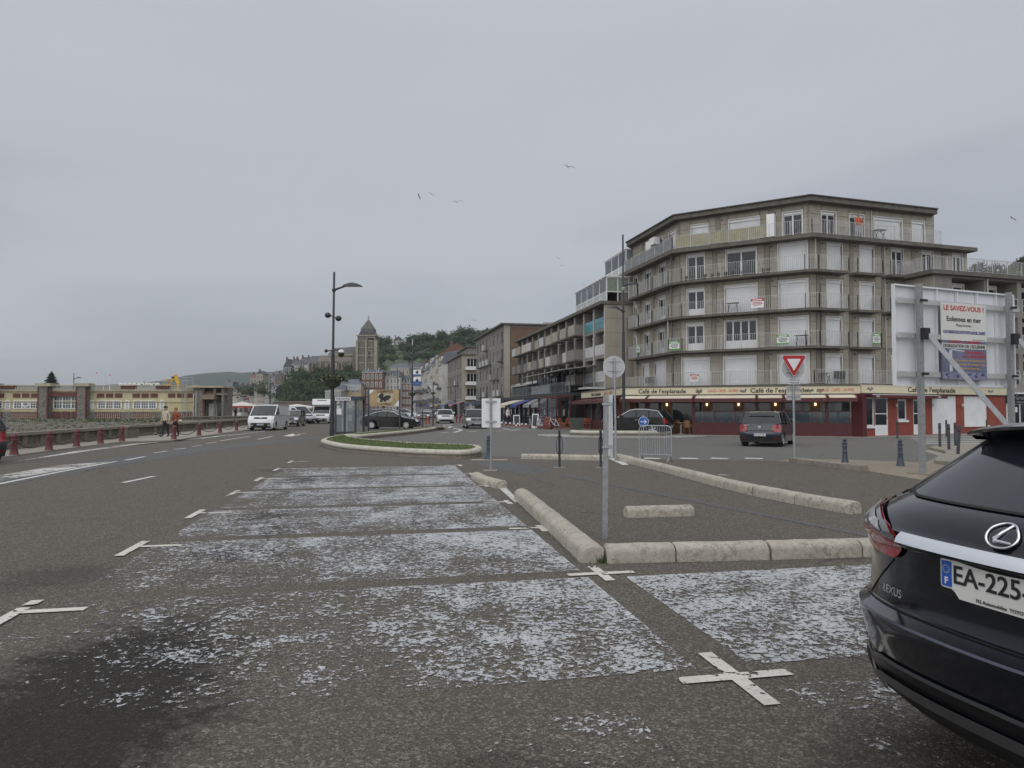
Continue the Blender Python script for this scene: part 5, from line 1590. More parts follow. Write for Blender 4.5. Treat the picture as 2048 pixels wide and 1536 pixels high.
def house(name, label, P0, P1, H, wall, roof, floors=3, bays=3, rk='gable', rh=3.0, depth=9.0, z0=0.0, dormers=0, chim=1, group=None, shop=True, cat='house', fr=None, wfrac=0.45):
 """P0 -> P1 is the visible front seen left to right"""
 L = hypot(P1[0] - P0[0], P1[1] - P0[1])
 t = thing(name, label, cat, (P0[0], P0[1], z0), atan2(P1[1] - P0[1], P1[0] - P0[0]), group)
 W = WALLS[wall] if isinstance(wall, str) else wall
 MB().bx(0, L, 0, depth, 0, H).build('wall', W, t)
 m = MB()
 e = 0.3
 if rk == 'gable':       # ridge along the front
  m.wedge([(-e, H), (depth + e, H), (depth / 2, H + rh)], -0.1, L + 0.1)
 elif rk == 'front':     # gable faces the street
  m.add([(-e, -0.1, H), (L + e, -0.1, H), (L / 2, -0.1, H + rh), (-e, depth, H), (L + e, depth, H), (L / 2, depth, H + rh)], [(0, 1, 2), (5, 4, 3), (0, 2, 5, 3), (2, 1, 4, 5), (1, 0, 3, 4)])
 elif rk == 'mansard':
  s = min(1.2, L * 0.18)
  m.add([(-e, -e, H), (L + e, -e, H), (L + e, depth, H), (-e, depth, H), (s * 0.6, s, H + rh * 0.8), (L - s * 0.6, s, H + rh * 0.8), (L - s * 0.6, depth - s, H + rh * 0.8), (s * 0.6, depth - s, H + rh * 0.8), (L * 0.3, depth / 2, H + rh), (L * 0.7, depth / 2, H + rh)],
    [(0, 1, 5, 4), (1, 2, 6, 5), (2, 3, 7, 6), (3, 0, 4, 7), (4, 5, 9, 8), (5, 6, 9), (6, 7, 8, 9), (7, 4, 8), (3, 2, 1, 0)])
 else:                   # hip
  m.add([(-e, -e, H), (L + e, -e, H), (L + e, depth + e, H), (-e, depth + e, H), (L * 0.3, depth / 2, H + rh), (L * 0.7, depth / 2, H + rh)], [(0, 1, 5, 4), (1, 2, 5), (2, 3, 4, 5), (3, 0, 4), (3, 2, 1, 0)])
 r = m.build('roof', roof, t)
 MB().bx(-0.1, L + 0.1, -0.28, -0.001, H - 0.22, H - 0.02).build('cornice', FRW, t)
 cwid, fh = L / bays, (H - 0.3) / floors
 for f in range(floors):
  for b_ in range(bays):
   if f == 0 and shop:
    continue
   house_window(t, (b_ + 0.5) * cwid, f * fh + fh * 0.22, min(1.3, cwid * wfrac), fh * 0.62, fr=fr)
 if shop:
  MB().bx(0.3, L - 0.3, -0.08, -0.001, fh * 0.72, fh * 0.95).build('shop_fascia', random.choice((NAVY, MAROON, BLUEP, CREAMS)), t)
  MB().bx(0.4, L - 0.4, -0.05, -0.001, 0.3, fh * 0.68).build('shop_window', WGL, t)
 for d in range(dormers):
  x = L * (d + 0.5) / dormers
  o = MB().bx(x - 0.55, x + 0.55, -0.05, 2.2, H + 0.3, H + 1.75).build('dormer', FRW, t)
  MB().wedge([(-0.25, 0), (2.4, 0), (2.4, 0.35), (-0.25, 0.12)], x - 0.7, x + 0.7).build('dormer_roof', roof, o, loc=(0, 0, H + 1.75))
  MB().bx(x - 0.36, x + 0.36, -0.09, -0.051, H + 0.5, H + 1.6).build('dormer_pane', WGL, o)
 for c in range(chim):
  x = L * (0.12 if c == 0 else 0.88)
  o = MB().bx(x - 0.35, x + 0.35, depth * 0.4, depth * 0.4 + 0.7, H + rh * 0.4, H + rh + 0.9).build('chimney', BRICKD, t)
  MB().bx(x - 0.42, x + 0.42, depth * 0.4 - 0.07, depth * 0.4 + 0.77, H + rh + 0.9, H + rh + 1.02).build('chimney_cap', CONCD, o)
 return t
random.seed(5)
fx = lambda Y: -10.6 - (Y - 136) * 0.205
seq = [(163, 171, 12.2, 'white', 'mansard', SLATE, 'whitewashed house with slate mansard below the stepped block'), (171.5, 178, 14.5, 'ochre', 'gable', TILE, 'ochre house front with small balconies next to the whitewashed one'),
  (178.5, 186, 13.0, 'cream', 'gable', SLATE, 'cream narrow house in the right-hand street front'), (186.5, 194, 13.5, 'stone', 'mansard', SLATEB, 'stone coloured narrow house in the right-hand street front'),
  (194.5, 203, 12.0, 'white', 'gable', SLATE, 'pale narrow house halfway down the street front'), (203.5, 212, 13.2, 'bluegrey', 'mansard', SLATEB, 'blue-grey narrow house halfway down the street front'),
  (212.5, 222, 12.5, 'cream', 'gable', TILE, 'cream house with tiled roof far down the street front'), (222.5, 234, 13.5, 'brick', 'mansard', SLATE, 'brick house far down the street front'), (235, 250, 14.0, 'stone', 'gable', SLATE, 'stone house closing the right-hand street front')]
for y0, y1, H, wl_, rk, rf_, lab in seq:
 q = house('street_house', lab, (fx(y1), y1), (fx(y0), y0), H, wl_, rf_, 4, 3, rk, 3.2, 9, 0, 2 if rk == 'mansard' else 0, 1, 'narrow houses along the right side of the street')
 for k in range(2):
  zz = H / 4 * (1 + k) + 0.3
  L = hypot(fx(y1) - fx(y0), y1 - y0)
  o = MB().bx(0.6, L - 0.6, -0.7, -0.64, zz, zz + 0.8).build('balcony_railing', RAILD, q)
  MB().bx(0.6, L - 0.6, -0.7, 0, zz - 0.12, zz - 0.01).build('balcony_floor', CONCD, o)
AWC = [M('stall_' + n, c, 0.8, 0.12, 1.5) for n, c in (('blue', (0.10, 0.16, 0.36)), ('pink', (0.42, 0.20, 0.24)), ('yellow', (0.42, 0.30, 0.06)), ('dark', (0.03, 0.035, 0.045)), ('white', (0.6, 0.6, 0.58)), ('navy', (0.03, 0.04, 0.10)))]
random.seed(9)
names = ['blue', 'pink', 'yellow', 'dark', 'white', 'navy']
AL = ['deep {} shop awning beside the brown gable', '{} shop awning a little past the brown gable', '{} awning under the stepped block', '{} awning just beyond the stepped block', '{} awning outside the whitewashed house', '{} awning outside the ochre house', '{} awning far down the shopping street', '{} awning at the far end of the shopping street']
for i, (Y, w, ci) in enumerate(((100, 6, 5), (110, 8, 3), (121, 8, 5), (132, 6, 1), (146, 7, 0), (158, 6, 2), (172, 7, 4), (190, 8, 0))):
 X = -0.9 - (Y - 97) * 0.215 if Y < 130 else fx(Y) + 0.2
 t = thing('shop_awning', AL[i].format(names[ci]), 'awning', (X, Y, 0), aB, 'awnings along the shopping street')
 MB().wedge([(0.4, 2.95), (0.4, 3.0), (-1.9, 2.45), (-1.9, 2.4)], -w / 2, w / 2).build('canopy', AWC[ci], t)
 MB().bx(-w / 2, w / 2, -1.93, -1.9, 2.15, 2.45).build('valance', AWC[ci], t)
 for x in (-w / 2 + 0.1, w / 2 - 0.1):
  MB().bx(x - 0.03, x + 0.03, -1.85, -1.79, 0.05, 2.4).build('pole', RAILD, t)
 MB().bx(-w / 2 + 0.2, w / 2 - 0.2, 0.2, 0.35, 0.06, 2.9).build('shop_front', DARKF, t)
# ================================================================== SEA WALL, CHAIN BOLLARDS, MARKET HALL
WALLC = M('sea_wall_concrete', (0.175, 0.155, 0.12), 0.95, 0.25, 1.5, streak=0.4, fine=0.3, fscale=22)
WALLT = M('sea_wall_coping', (0.22, 0.20, 0.16), 0.95, 0.2, 1.2, fine=0.3, fscale=22)
SHADE = M('sea_wall_dark', (0.05, 0.045, 0.038), 0.95, 0.3, 3)
def sea_wall(label, A, B, bays, pier_len=0.0):
 A, B = Vector((A[0], A[1])), Vector((B[0], B[1]))
 L = (B - A).length
 t = thing('sea_wall', label, 'wall', (A.x, A.y, 0), atan2(B.y - A.y, B.x - A.x))
 MB().bx(0, L, -0.16, 0.16, -0.02, 0.20).build('plinth', WALLC, t)
 bw = L / bays
 for i in range(bays + 1):
  MB().bx(max(0, i * bw - 0.2), min(L, i * bw + 0.2), -0.14, 0.14, 0.20, 0.56).build('pier', WALLC, t)
 for i in range(bays):
  m = MB()
  x0, x1 = i * bw + 0.2, (i + 1) * bw - 0.2
  n = int((x1 - x0) / 0.22)
  for k in range(n + 1):      # pierced lattice of little arches
   x = x0 + (x1 - x0) * k / n
   m.bx(x - 0.035, x + 0.035, -0.07, 0.07, 0.2, 0.56)
   if k < n:
    xm = x + (x1 - x0) / n / 2
    zc = 0.38 + 0.06 * (k % 2 * 2 - 1)
    m.bx(x + 0.035, x + (x1 - x0) / n - 0.035, -0.06, 0.06, zc - 0.035, zc + 0.035)
  m.build('lattice', WALLC, t)
 n = max(1, int(L / 2.4))
 for i in range(n):
  MB().bx(L * i / n + 0.006, L * (i + 1) / n - 0.006, -0.22, 0.22, 0.56, 0.69 + random.uniform(-0.004, 0.004)).build('coping_stone', WALLT, t)
 return t
wA, wB, wC = gnd(-140, 918), gnd(236, 878), gnd(270, 874.6)
wD, wE = gnd(478, 852.6), gnd(630, 840)
sea_wall('pierced concrete sea wall behind the maroon chain bollards, near stretch', wA, wB, 11)
sea_wall('pierced concrete sea wall behind the walking couple', wC, wD, 9)
sea_wall('far stretch of pierced sea wall running behind the parked vans', wD, wE, 8)
pr = thing('wall_pier', 'massive weathered block pier interrupting the sea wall', 'wall', (gnd(252, 877.5).x, gnd(252, 877.5).y, 0), R(98))
MB().bx(-0.75, 0.75, -0.35, 0.35, -0.02, 0.62).build('block', WALLC, pr)
MB().bx(-0.82, 0.82, -0.42, 0.42, 0.62, 0.73).build('cap', WALLT, pr)
p, q = at(306, 838, 88), at(520, 838, 100)
sea_wall('low pierced wall in front of the market hall entrance', (p.x, 88), (q.x, 100), 10)
BOLR = M('maroon_cast_iron', (0.12, 0.026, 0.027), 0.5, 0.15, 6)
rb = thing('chain_bollard', 'x', 'bollard', (0, 0, 0), 0, 'maroon chain bollards along the promenade')
MB().lathe([(0.16, 0), (0.16, 0.03), (0.135, 0.06), (0.115, 0.16), (0.095, 0.36), (0.088, 0.48), (0.115, 0.50), (0.115, 0.53), (0.088, 0.55), (0.085, 0.60), (0.105, 0.615), (0.11, 0.64)], 16).build('shaft', BOLR, rb, 35)
MB().lathe([(0.11, 0.64), (0.10, 0.69), (0.06, 0.73), (0.03, 0.745)], 16).build('cap', BOLR, rb, 35)
BP = [gnd(28, 912), gnd(98, 902.5), gnd(153, 895.3), gnd(201, 889.4), gnd(244, 884.4), gnd(348, 880.5), gnd(398, 873), gnd(440, 867.2), gnd(473, 862.3), gnd(498, 858.8)]
BLAB = ['maroon bollard beside the dark car cut by the frame edge', 'maroon bollard in front of the first sea wall pier', 'maroon bollard on the chain between two plain wall bays', 'maroon bollard on the chain approaching the block pier', 'maroon bollard standing by the block pier', 'maroon bollard in front of the walking couple', 'maroon bollard just beyond the walking couple', 'maroon bollard second beyond the walking couple', 'maroon bollard nearest the white van', 'maroon bollard half hidden by the white van']
copies(rb, [(Vector((p.x, p.y, 0.03)), 0) for p in BP], BLAB)
CHN = M('chain_iron', (0.09, 0.075, 0.065), 0.6, 0.3, 12, metal=0.4)
CL = ['by the frame edge', 'between the first pair of bollards in full view', 'sagging before a plain wall bay', 'reaching the block pier', '', 'passing in front of the couple', 'sagging behind the couple', 'sagging just past the couple', 'ending beside the white van']
for i in range(len(BP) - 1):
 if i == 4: continue
 a, b = BP[i], BP[i + 1]
 m = MB()
 N = 26
 pts = [a + (b - a) * (k / N) + Vector((0, 0, 0.55 - 0.34 * 4 * (k / N) * (1 - k / N))) for k in range(N + 1)]
 for k in range(N):
  d = (pts[k + 1] - pts[k])
  m.beam(pts[k] - d * 0.12, pts[k + 1] + d * 0.12, 0.045 if k % 2 else 0.018, 0.018 if k % 2 else 0.045)
 o = m.build('chain', CHN)
 tag(o, 'iron chain hung between maroon bollards, ' + CL[i], 'chain', 'chains between the maroon bollards')
p, q = BP[0], gnd(-60, 926)
m = MB()
for k in range(14):
 u = lambda w: q + (p - q) * w + Vector((0, 0, 0.55 - 0.34 * 4 * w * (1 - w)))
 m.beam(u(k / 14), u((k + 1.1) / 14), 0.04, 0.03)
tag(m.build('chain', CHN), 'iron chain running out of view behind the dark car', 'chain', 'chains between the maroon bollards')
k = NT('pebble_bank', 0.95)
vo = k.n('ShaderNodeTexVoronoi'); vo.inputs['Scale'].default_value = 1.7; k.l(k.pos(), vo.inputs['Vector'])
sx = k.n('ShaderNodeSeparateXYZ'); k.l(vo.outputs['Color'], sx.inputs[0])
gr = k.ramp(k.noise(0.25, 4, 0.6), [(0.46, 0.0), (0.6, 1.0)])
cc = k.mix(gr, k.ramp(sx.outputs[0], [(0.0, (0.05, 0.046, 0.038)), (0.5, (0.115, 0.105, 0.085)), (1.0, (0.24, 0.225, 0.19))]), k.ramp(k.noise(3, 3), [(0.3, (0.035, 0.05, 0.02)), (0.7, (0.10, 0.115, 0.05))]))
k.col(cc); k.bump(vo.outputs['Distance'], 0.8, 0.1)
BANK = k.m
m = MB()
rows = []
for i in range(14):
 f = i / 13
 row = []
 for j in range(30):
  g = j / 29
  a = Vector((wA.x, wA.y)).lerp(Vector((wE.x, wE.y)), g) + Vector((-0.5, -0.1))
  b = Vector((-100, 96)).lerp(Vector((-36, 103)), g)
  p = a.lerp(b, f)
  z = 0.10 + 0.12 * f + random.uniform(-0.05, 0.05)
  row.append((p.x, p.y, z if 0 < i else 0.0))
 rows.append(row)
m.grid(rows)
o = m.build('pebble_bank', BANK, None, 60); struct(o)
if o.data.polygons[0].normal.z < 0: o.data.flip_normals()
ROCK = M('bank_stone', (0.15, 0.137, 0.11), 0.95, 0.3, 1.2, fine=0.3)
m = MB()
random.seed(3)
for i in range(900):
 p = at(random.uniform(-20, 330), 850, random.uniform(40, 98))
 s = random.uniform(0.08, 0.22)
 m.ball((p.x, p.y, 0.16 + random.uniform(-0.05, 0.08)), (s, s * random.uniform(0.6, 1), s * 0.6), 6, 4)
tag(m.build('bank_stones', ROCK), kind='stuff')
m = MB()
WEED = M('bank_weeds', (0.05, 0.07, 0.025), 0.95, 0.4, 2)
for i in range(1100):
 p = at(random.choice((random.gauss(190, 40), random.gauss(60, 60), random.gauss(270, 30))), 850, random.uniform(78, 99))
 h = random.uniform(0.0, 0.4) ** 1.3
 a = random.uniform(0, 6.28)
 m.add([(p.x - 0.15, p.y, 0.1), (p.x + 0.15, p.y, 0.1), (p.x + 0.3 * cos(a), p.y + 0.3 * sin(a), 0.15 + h)], [(0, 1, 2)])
tag(m.build('bank_scrub', WEED), kind='stuff')
YEL = M('hall_yellow_render', (0.50, 0.455, 0.29), 0.9, 0.12, 0.5, streak=0.4)
HBR = M('hall_brick', (0.125, 0.050, 0.040), 0.9, 0.2, 1.5, fine=0.3, fscale=8)
FLINT = M('hall_flint', (0.17, 0.16, 0.145), 0.95, 0.2, 1.5, fine=0.8, fscale=5)
HST = M('hall_stone', (0.40, 0.36, 0.27), 0.95, 0.2, 0.8, streak=0.45)
DOT = M('hall_cream_dot', (0.5, 0.46, 0.36), 0.9, 0.1, 2)
HY = 104.0
hx = lambda px: at(px, 800, HY).x
hz = lambda py: zat(py, HY)
hall = thing('market_hall', 'long yellow market hall with brick panels, flint piers and roof balustrade', 'hall', (hx(0), HY, 0))
ox = hx(0)
X = lambda px: hx(px) - ox
MB().bx(X(-130), X(396), 0.05, 12, 0.0, hz(783)).build('wall', YEL, hall)
MB().bx(X(-130), X(396), -0.08, 0.049, 0.2, hz(823)).build('flint_base', FLINT, hall)
MB().bx(X(-130), X(396), -0.2, 0.3, hz(783), hz(779.5)).build('cornice', HST, hall)
MB().bx(X(-130), X(396), -0.12, 0.0, hz(824), hz(822)).build('string_course', HST, hall)
MB().bx(X(-130), X(396), -0.16, -0.05, hz(804.5), hz(802.5)).build('lintel_course', YEL, hall)
MB().bx(X(-130), X(396), -0.12, 0.12, hz(772), hz(770.2)).build('balustrade_rail', HST, hall)
bm = MB().lathe([(0.10, 0), (0.06, 0.08), (0.10, 0.22), (0.05, 0.38), (0.09, 0.46)], 6).mesh('baluster', DOT)
n = 130
for i in range(n):
 px = -10 + i * 405 / n
 b_ = link('baluster', bm, hall, (X(px), 0, hz(779.5)))
 b_.scale = (0.62, 0.62, (hz(772) - hz(779.5)) / 0.46)
def hall_window(p0, p1, y0, y1, n=3, circle=False):
 x0, x1, z0, z1 = X(p0), X(p1), hz(y1), hz(y0)
 f = MB()
 f.bx(x0, x1, -0.06, 0.04, z0 - 0.1, z0); f.bx(x0, x1, -0.06, 0.04, z1, z1 + 0.1)
 for i in range(n + 1):
  x = x0 + (x1 - x0) * i / n
  f.bx(x - 0.09, x + 0.09, -0.06, 0.04, z0, z1)
 w = f.build('window', PVC, hall)
 for i in range(n):
  a, b = x0 + (x1 - x0) * i / n + 0.09, x0 + (x1 - x0) * (i + 1) / n - 0.09
  MB().bx(a, b, -0.01, 0.01, z0, z1).build('pane', WGLB, w)
  m = MB()
  for k in (1, 2):
   m.bx(a + (b - a) * k / 3 - 0.03, a + (b - a) * k / 3 + 0.03, -0.04, -0.011, z0, z1)
   m.bx(a, b, -0.035, -0.012, z0 + (z1 - z0) * k / 3 - 0.03, z0 + (z1 - z0) * k / 3 + 0.03)
  m.build('glazing_bar', PVC, w)
 if circle:
  P = [((x0 + x1) / 2 + 0.42 * cos(a), -0.08, (z0 + z1) / 2 + 0.42 * sin(a)) for a in [2 * pi * i / 20 for i in range(21)]]
  MB().tube(P, 0.07, 6).build('roundel', PVC, w)
for p0, p1 in ((28, 77), (196, 243), (267, 313), (-40, 5)):
 hall_window(p0, p1, 801.5, 816, 3, p0 == 28)
for p0, p1 in ((12, 20), (181, 187), (251, 258), (321, 328)):
 hall_window(p0, p1, 801.5, 817.5, 1)
for c0 in (26, 194, 265, 336, -42):
 for k in range(3):
  MB().bx(X(c0 + k * 18), X(c0 + k * 18 + 14), -0.05, 0.049, hz(795), hz(787)).build('brick_panel', HBR, hall)
for p0, p1 in ((24, 84), (195, 243), (264, 312), (-44, 6), (358, 396)):
 o = MB().bx(X(p0), X(p1), -0.14, -0.081, hz(838), hz(825.5)).build('brick_panel', HBR, hall)
 m = MB()
 nx = int((p1 - p0) / 4)
 for i in range(nx):
  for j in range(3):
   cx_, cz_ = X(p0 + 2 + i * 4), hz(835.5 - j * 3.6)
   m.bx(cx_ - 0.07, cx_ + 0.07, -0.17, -0.141, cz_ - 0.06, cz_ + 0.06)
 m.build('cream_inlay', DOT, o)
MB().bx(X(335), X(396), -0.02, 0.045, hz(823), hz(803)).build('blank_panel', M('hall_panel', (0.50, 0.45, 0.27), 0.9, 0.06, 0.8), hall)
for p0, p1, top in ((85, 105, 767), (161, 181, 767), (-8, -2, 768)):
 o = MB().bx(X(p0), X(p1), -1.1, 0.0, 0.0, hz(772)).build('flint_pier', FLINT, hall)
 for a in (p0 - 0.3, p1 - 2.2):
  MB().bx(X(a), X(a + 2.5), -1.13, -0.8, 0.3, hz(774)).build('brick_quoin', HBR, o)
 MB().bx(X(p0 - 4), X(p1 + 6), -1.3, 0.4, hz(773), hz(767)).build('pier_cap', HST, o)
 MB().bx(X(p0), X(p1), -1.2, 0.0, 0.0, hz(840)).build('pier_foot', HST, o)
MB().bx(X(105), X(161), -0.6, 0.0, hz(793), hz(785)).build('brick_lintel', HBR, hall)
hall_window(108, 160, 793.5, 816, 3)
for k in range(3):
 o = MB().bx(X(107 + k * 19), X(122 + k * 19), -0.2, -0.081, hz(837), hz(823)).build('brick_panel', HBR, hall)
for p0, p1 in ((3, 29), (243, 270), (313, 338)):
 o = MB().bx(X(p0), X(p1), -0.3, 0.4, hz(778), hz(772)).build('brick_pedestal', HBR, hall)
 MB().bx(X(p0 - 1.5), X(p1 + 1.5), -0.4, 0.5, hz(772), hz(769.5)).build('pedestal_cap', HST, hall)
pav = thing('entrance_pavilion', 'brick and flint entrance pavilion with hipped tile canopy at the end of the hall', 'pavilion', (hx(420), HY - 1.5, 0))
o2 = hx(420)
Y_ = lambda px: hx(px) - o2
MB().bx(Y_(396), Y_(418), 0, 10, 0, hz(776)).build('flint_wall', FLINT, pav)
MB().bx(Y_(418), Y_(456), 1.5, 3.2, 0, hz(776)).build('wall', FLINT, pav)
MB().bx(Y_(386), Y_(458), -0.5, 3.6, hz(776), hz(772.5)).build('cornice', HST, pav)
MB().bx(Y_(434), Y_(455), 0.2, 10, hz(790), hz(787)).build('ledge', HST, pav)
for p0 in (415, 436, 452):
 MB().bx(Y_(p0), Y_(p0 + 4), -0.1, 0.3, 0, hz(776)).build('brick_pier', HBR if p0 < 430 else FLINT, pav)
a, b, z0, z1 = Y_(414), Y_(443), hz(799), hz(778)
MB().add([(a, -1.2, z0), (b, -1.2, z0), (b, 1.5, z0), (a, 1.5, z0), ((a + b) / 2 - 0.5, 1.2, z1), ((a + b) / 2 + 0.3, 1.2, z1)], [(0, 1, 5, 4), (1, 2, 5), (3, 0, 4), (2, 3, 4, 5), (3, 2, 1, 0)]).build('tile_canopy', M('canopy_tile', (0.16, 0.12, 0.09), 0.9, 0.25, 2), pav)
MB().bx(Y_(418), Y_(434), 1.44, 1.499, 0.1, hz(807)).build('door', PVC, pav)
MB().bx(Y_(437), Y_(449), 1.44, 1.499, 0.1, hz(808)).build('shop_window', WGL, pav)
MB().tube([(Y_(402), -0.1, 0), (Y_(402), -0.1, hz(785))], 0.09, 6).tube([(Y_(397), -0.1, 0), (Y_(397), -0.1, hz(788))], 0.09, 6).build('drain_pipe', PIPE, pav)
lt = thing('rooftop_letters', 'white rooftop lettering seen from behind above the market hall', 'sign', (hx(213), HY + 9, hz(770)))
q = text('POISSONNERIE', 1.0, SIGNW, lt, (0, 0, 0.35), rot=(pi / 2, 0, pi), bold=0.03, ext=0.04)
wid = max(v.co.x for v in q.data.vertices) - min(v.co.x for v in q.data.vertices)
q.scale = ((hx(254) - hx(172)) * 1.08 / wid, 0.75, 1)
MB().bx(-3.4, 3.4, 0.0, 0.06, -0.6, 0.02).build('frame', GALVR, lt)
for i, px in enumerate((177.5, 192.5, 206, 219)):
 p = at(px, 800, 135)
 t = thing('flag_pole', 'slender white pole rising behind the rooftop lettering', 'pole', (p.x, 135, 0), 0, 'white poles behind the market hall')
 MB().lathe([(0.10, 0), (0.07, zat(745 + i * 2, 135))], 8).build('mast', SIGNW, t, 40)
 MB().lathe([(0.12, 0), (0.12, 0.2)], 8, (0, 0, zat(745 + i * 2, 135))).build('finial', REDS if i % 2 else SIGNW, t)
t = thing('wall_ladder', 'tall zinc ladder with safety cage on the market hall wall', 'ladder', (hx(373), HY - 0.6, 0))
for x in (-0.35, 0.35):
 MB().tube([(x, 0, 0.6), (x, 0, hz(754))], 0.04, 6).build('stile', GALV, t)
m = MB()
for k in range(16):
 m.bx(-0.35, 0.35, -0.02, 0.02, 0.9 + k * 0.33, 0.93 + k * 0.33)
m.build('rung', GALV, t)
MB().bx(-0.6, 1.2, 0, 0.04, hz(762), hz(761)).bx(-0.6, 1.2, 0, 0.04, hz(756), hz(755)).bx(-0.6, -0.55, 0, 0.05, hz(770), hz(755)).bx(1.15, 1.2, 0, 0.05, hz(770), hz(755)).build('guard_rail', GALV, t)
YLW = M('plant_yellow', (0.55, 0.32, 0.03), 0.5, 0.12, 2)
cr = at(350, 800, 116)
t = thing('cherry_picker', 'yellow cherry picker lifting its basket above the hall roof', 'lift', (cr.x, 116, 0))
zc = lambda py: zat(py, 116)
MB().bx(-1.2, 1.2, -1, 1, 0.4, 1.3).build('chassis', YLW, t)
MB().beam((0, 0, 1.2), (0.6, 0, zc(768)), 0.35, 0.35).build('lower_boom', YLW, t)
MB().beam((0.6, 0, zc(768)), (-0.1, 0, zc(750)), 0.4, 0.5).build('upper_boom', YLW, t)
MB().beam((-0.1, 0, zc(752)), (-0.6, 0, zc(764)), 0.3, 0.3).build('jib', YLW, t)
bb = MB()
for z in (zc(769), zc(763), zc(759)):
 bb.bx(-1.7, -0.5, -0.5, -0.46, z, z + 0.06); bb.bx(-1.7, -1.66, -0.5, 0.5, z, z + 0.06)
for x in (-1.7, -1.1, -0.5):
 bb.bx(x - 0.03, x + 0.03, -0.5, -0.46, zc(769), zc(758.5))
bb.bx(-1.7, -0.5, -0.5, 0.5, zc(770), zc(769))
bb.build('basket', YLW, t)
for x in (-0.8, 0.8):
 MB().lathe([(0.4, -1.1), (0.4, 1.1)], 12, (x, 0, 0.4), axis='Y').build('wheel', BLK, t)
MB().box((-0.3, 0, zc(755)), (0.5, 0.4, 0.3)).build('control_box', BLK, t)
p = at(102, 800, 122)
t = thing('conifer_tree', 'dark narrow conifer top showing above the market hall', 'tree', (p.x, 122, 0))
MB().tube([(0, 0, 0), (0, 0, zat(746, 122))], [0.25, 0.05], 7).build('trunk', M('bark', (0.06, 0.045, 0.03), 0.9, 0.2, 4), t)
m = MB()
zt, zb_ = zat(744, 122), zat(775, 122)
for i in range(1500):
 f = random.random()
 z = zb_ + (zt - zb_) * f
 tier = (f * 5) % 1
 r = (1 - f) ** 0.8 * 1.75 * (1.05 - 0.55 * tier) * random.random() ** 0.4
 a = random.uniform(0, 6.28)
 c = Vector((r * cos(a), r * sin(a), z))
 u = Vector((cos(a), sin(a), -0.5)) * random.uniform(0.1, 0.3)
 w = Vector((-sin(a), cos(a), 0.2)) * random.uniform(0.06, 0.14)
 m.quad(c - u, c - w, c + u, c + w)
m.build('crown', M('conifer_needles', (0.012, 0.022, 0.014), 0.95, 0.4, 2), t)
# ================================================================== TOWN, CHURCH, HILLS
random.seed(11)
def leaf_cloud(m, c, r, n, s, mi=0):
 """leaf-sized faces spread through the outer volume of a crown"""
 for i in range(n):
  v = Vector((random.gauss(0, 1), random.gauss(0, 1), random.gauss(0, 1))).normalized()
  k = random.uniform(0.5, 1.25)
  p = Vector((c[0] + v.x * r[0] * k, c[1] + v.y * r[1] * k, c[2] + v.z * r[2] * k))
  a = (v + Vector((random.gauss(0, 0.6), random.gauss(0, 0.6), random.gauss(0, 0.6)))).normalized()
  u = a.orthogonal().normalized()
  w = a.cross(u)
  ss = s * random.uniform(0.6, 1.3)
  m.quad(p - u * ss, p - w * ss * 0.7, p + u * ss, p + w * ss * 0.7, mi)
LEAVES = [M('leaves_' + n, c, 0.95, 0.3, 0.15) for n, c in (('dark', (0.028, 0.048, 0.022)), ('mid', (0.045, 0.075, 0.030)), ('pale', (0.070, 0.105, 0.042)))]
BARK = M('bark', (0.06, 0.045, 0.03), 0.9, 0.2, 4)
MEADOW = M('hill_meadow', (0.07, 0.10, 0.045), 0.95, 0.3, 0.03, fine=0.4, fscale=0.5)
HILLG = M('hill_scrub', (0.045, 0.068, 0.030), 0.95, 0.35, 0.04, fine=0.5, fscale=0.35)
def hill(name, pts, Y0, Y1, mat, back=None, jag=0.0):
 """crest drawn through measured points at distance Y1, sloping down to the flat at Y0"""
 N = 60
 xs = [p[0] for p in pts]
 rows = [[], [], [], [], [], [], []]
 for i in range(N + 1):
  px = xs[0] + (xs[-1] - xs[0]) * i / N
  for a, b in zip(pts[:-1], pts[1:]):
   if a[0] <= px <= b[0] + 1e-6:
    py = a[1] + (b[1] - a[1]) * (px - a[0]) / (b[0] - a[0])
  top = at(px, py, Y1)
  top.z += random.uniform(-jag, jag)
  for k, f in enumerate((0.0, 0.2, 0.4, 0.6, 0.8, 1.0)):
   Y = Y0 + (Y1 - Y0) * f
   x = top.x * (Y / Y1) * 0.35 + top.x * 0.65
   z = max(-0.5, top.z * (f ** 0.85) * (1 if f == 1 else random.uniform(0.95, 1.03)))
   rows[k].append((x, Y, z if f > 0 else -0.5))
  rows[6].append((top.x * 1.1, Y1 * 1.25, -0.5))
 m = MB(); m.grid(rows)
 o = m.build(name, mat, None, 60)
 if o.data.polygons[0].normal.z < 0: o.data.flip_normals()
 return struct(o), rows
hill('far_hills', [(-300, 770), (0, 770), (150, 772), (250, 768), (330, 762), (380, 750), (430, 744), (520, 745), (600, 738), (760, 735), (1000, 740)], 1100, 1700, M('far_hill_green', (0.03, 0.05, 0.042), 0.95, 0.2, 0.006, fine=0.3, fscale=0.03), jag=1.5)
_, HR = hill('hill', [(690, 735), (740, 700), (770, 689), (800, 688), (840, 687), (870, 683), (900, 679), (925, 671), (950, 670), (1000, 672), (1060, 690), (1130, 700)], 330, 520, MEADOW, jag=0.6)
hill('cliff_hill', [(1870, 580), (1930, 560), (1980, 548), (2010, 535), (2048, 512), (2100, 490), (2300, 440), (2600, 430)], 190, 300, MEADOW, jag=0.5)
_, MR = hill('church_mound', [(553, 817), (568, 775), (585, 757), (605, 748), (680, 742), (760, 740), (840, 745), (900, 770)], 312, 345, HILLG, jag=0.3)
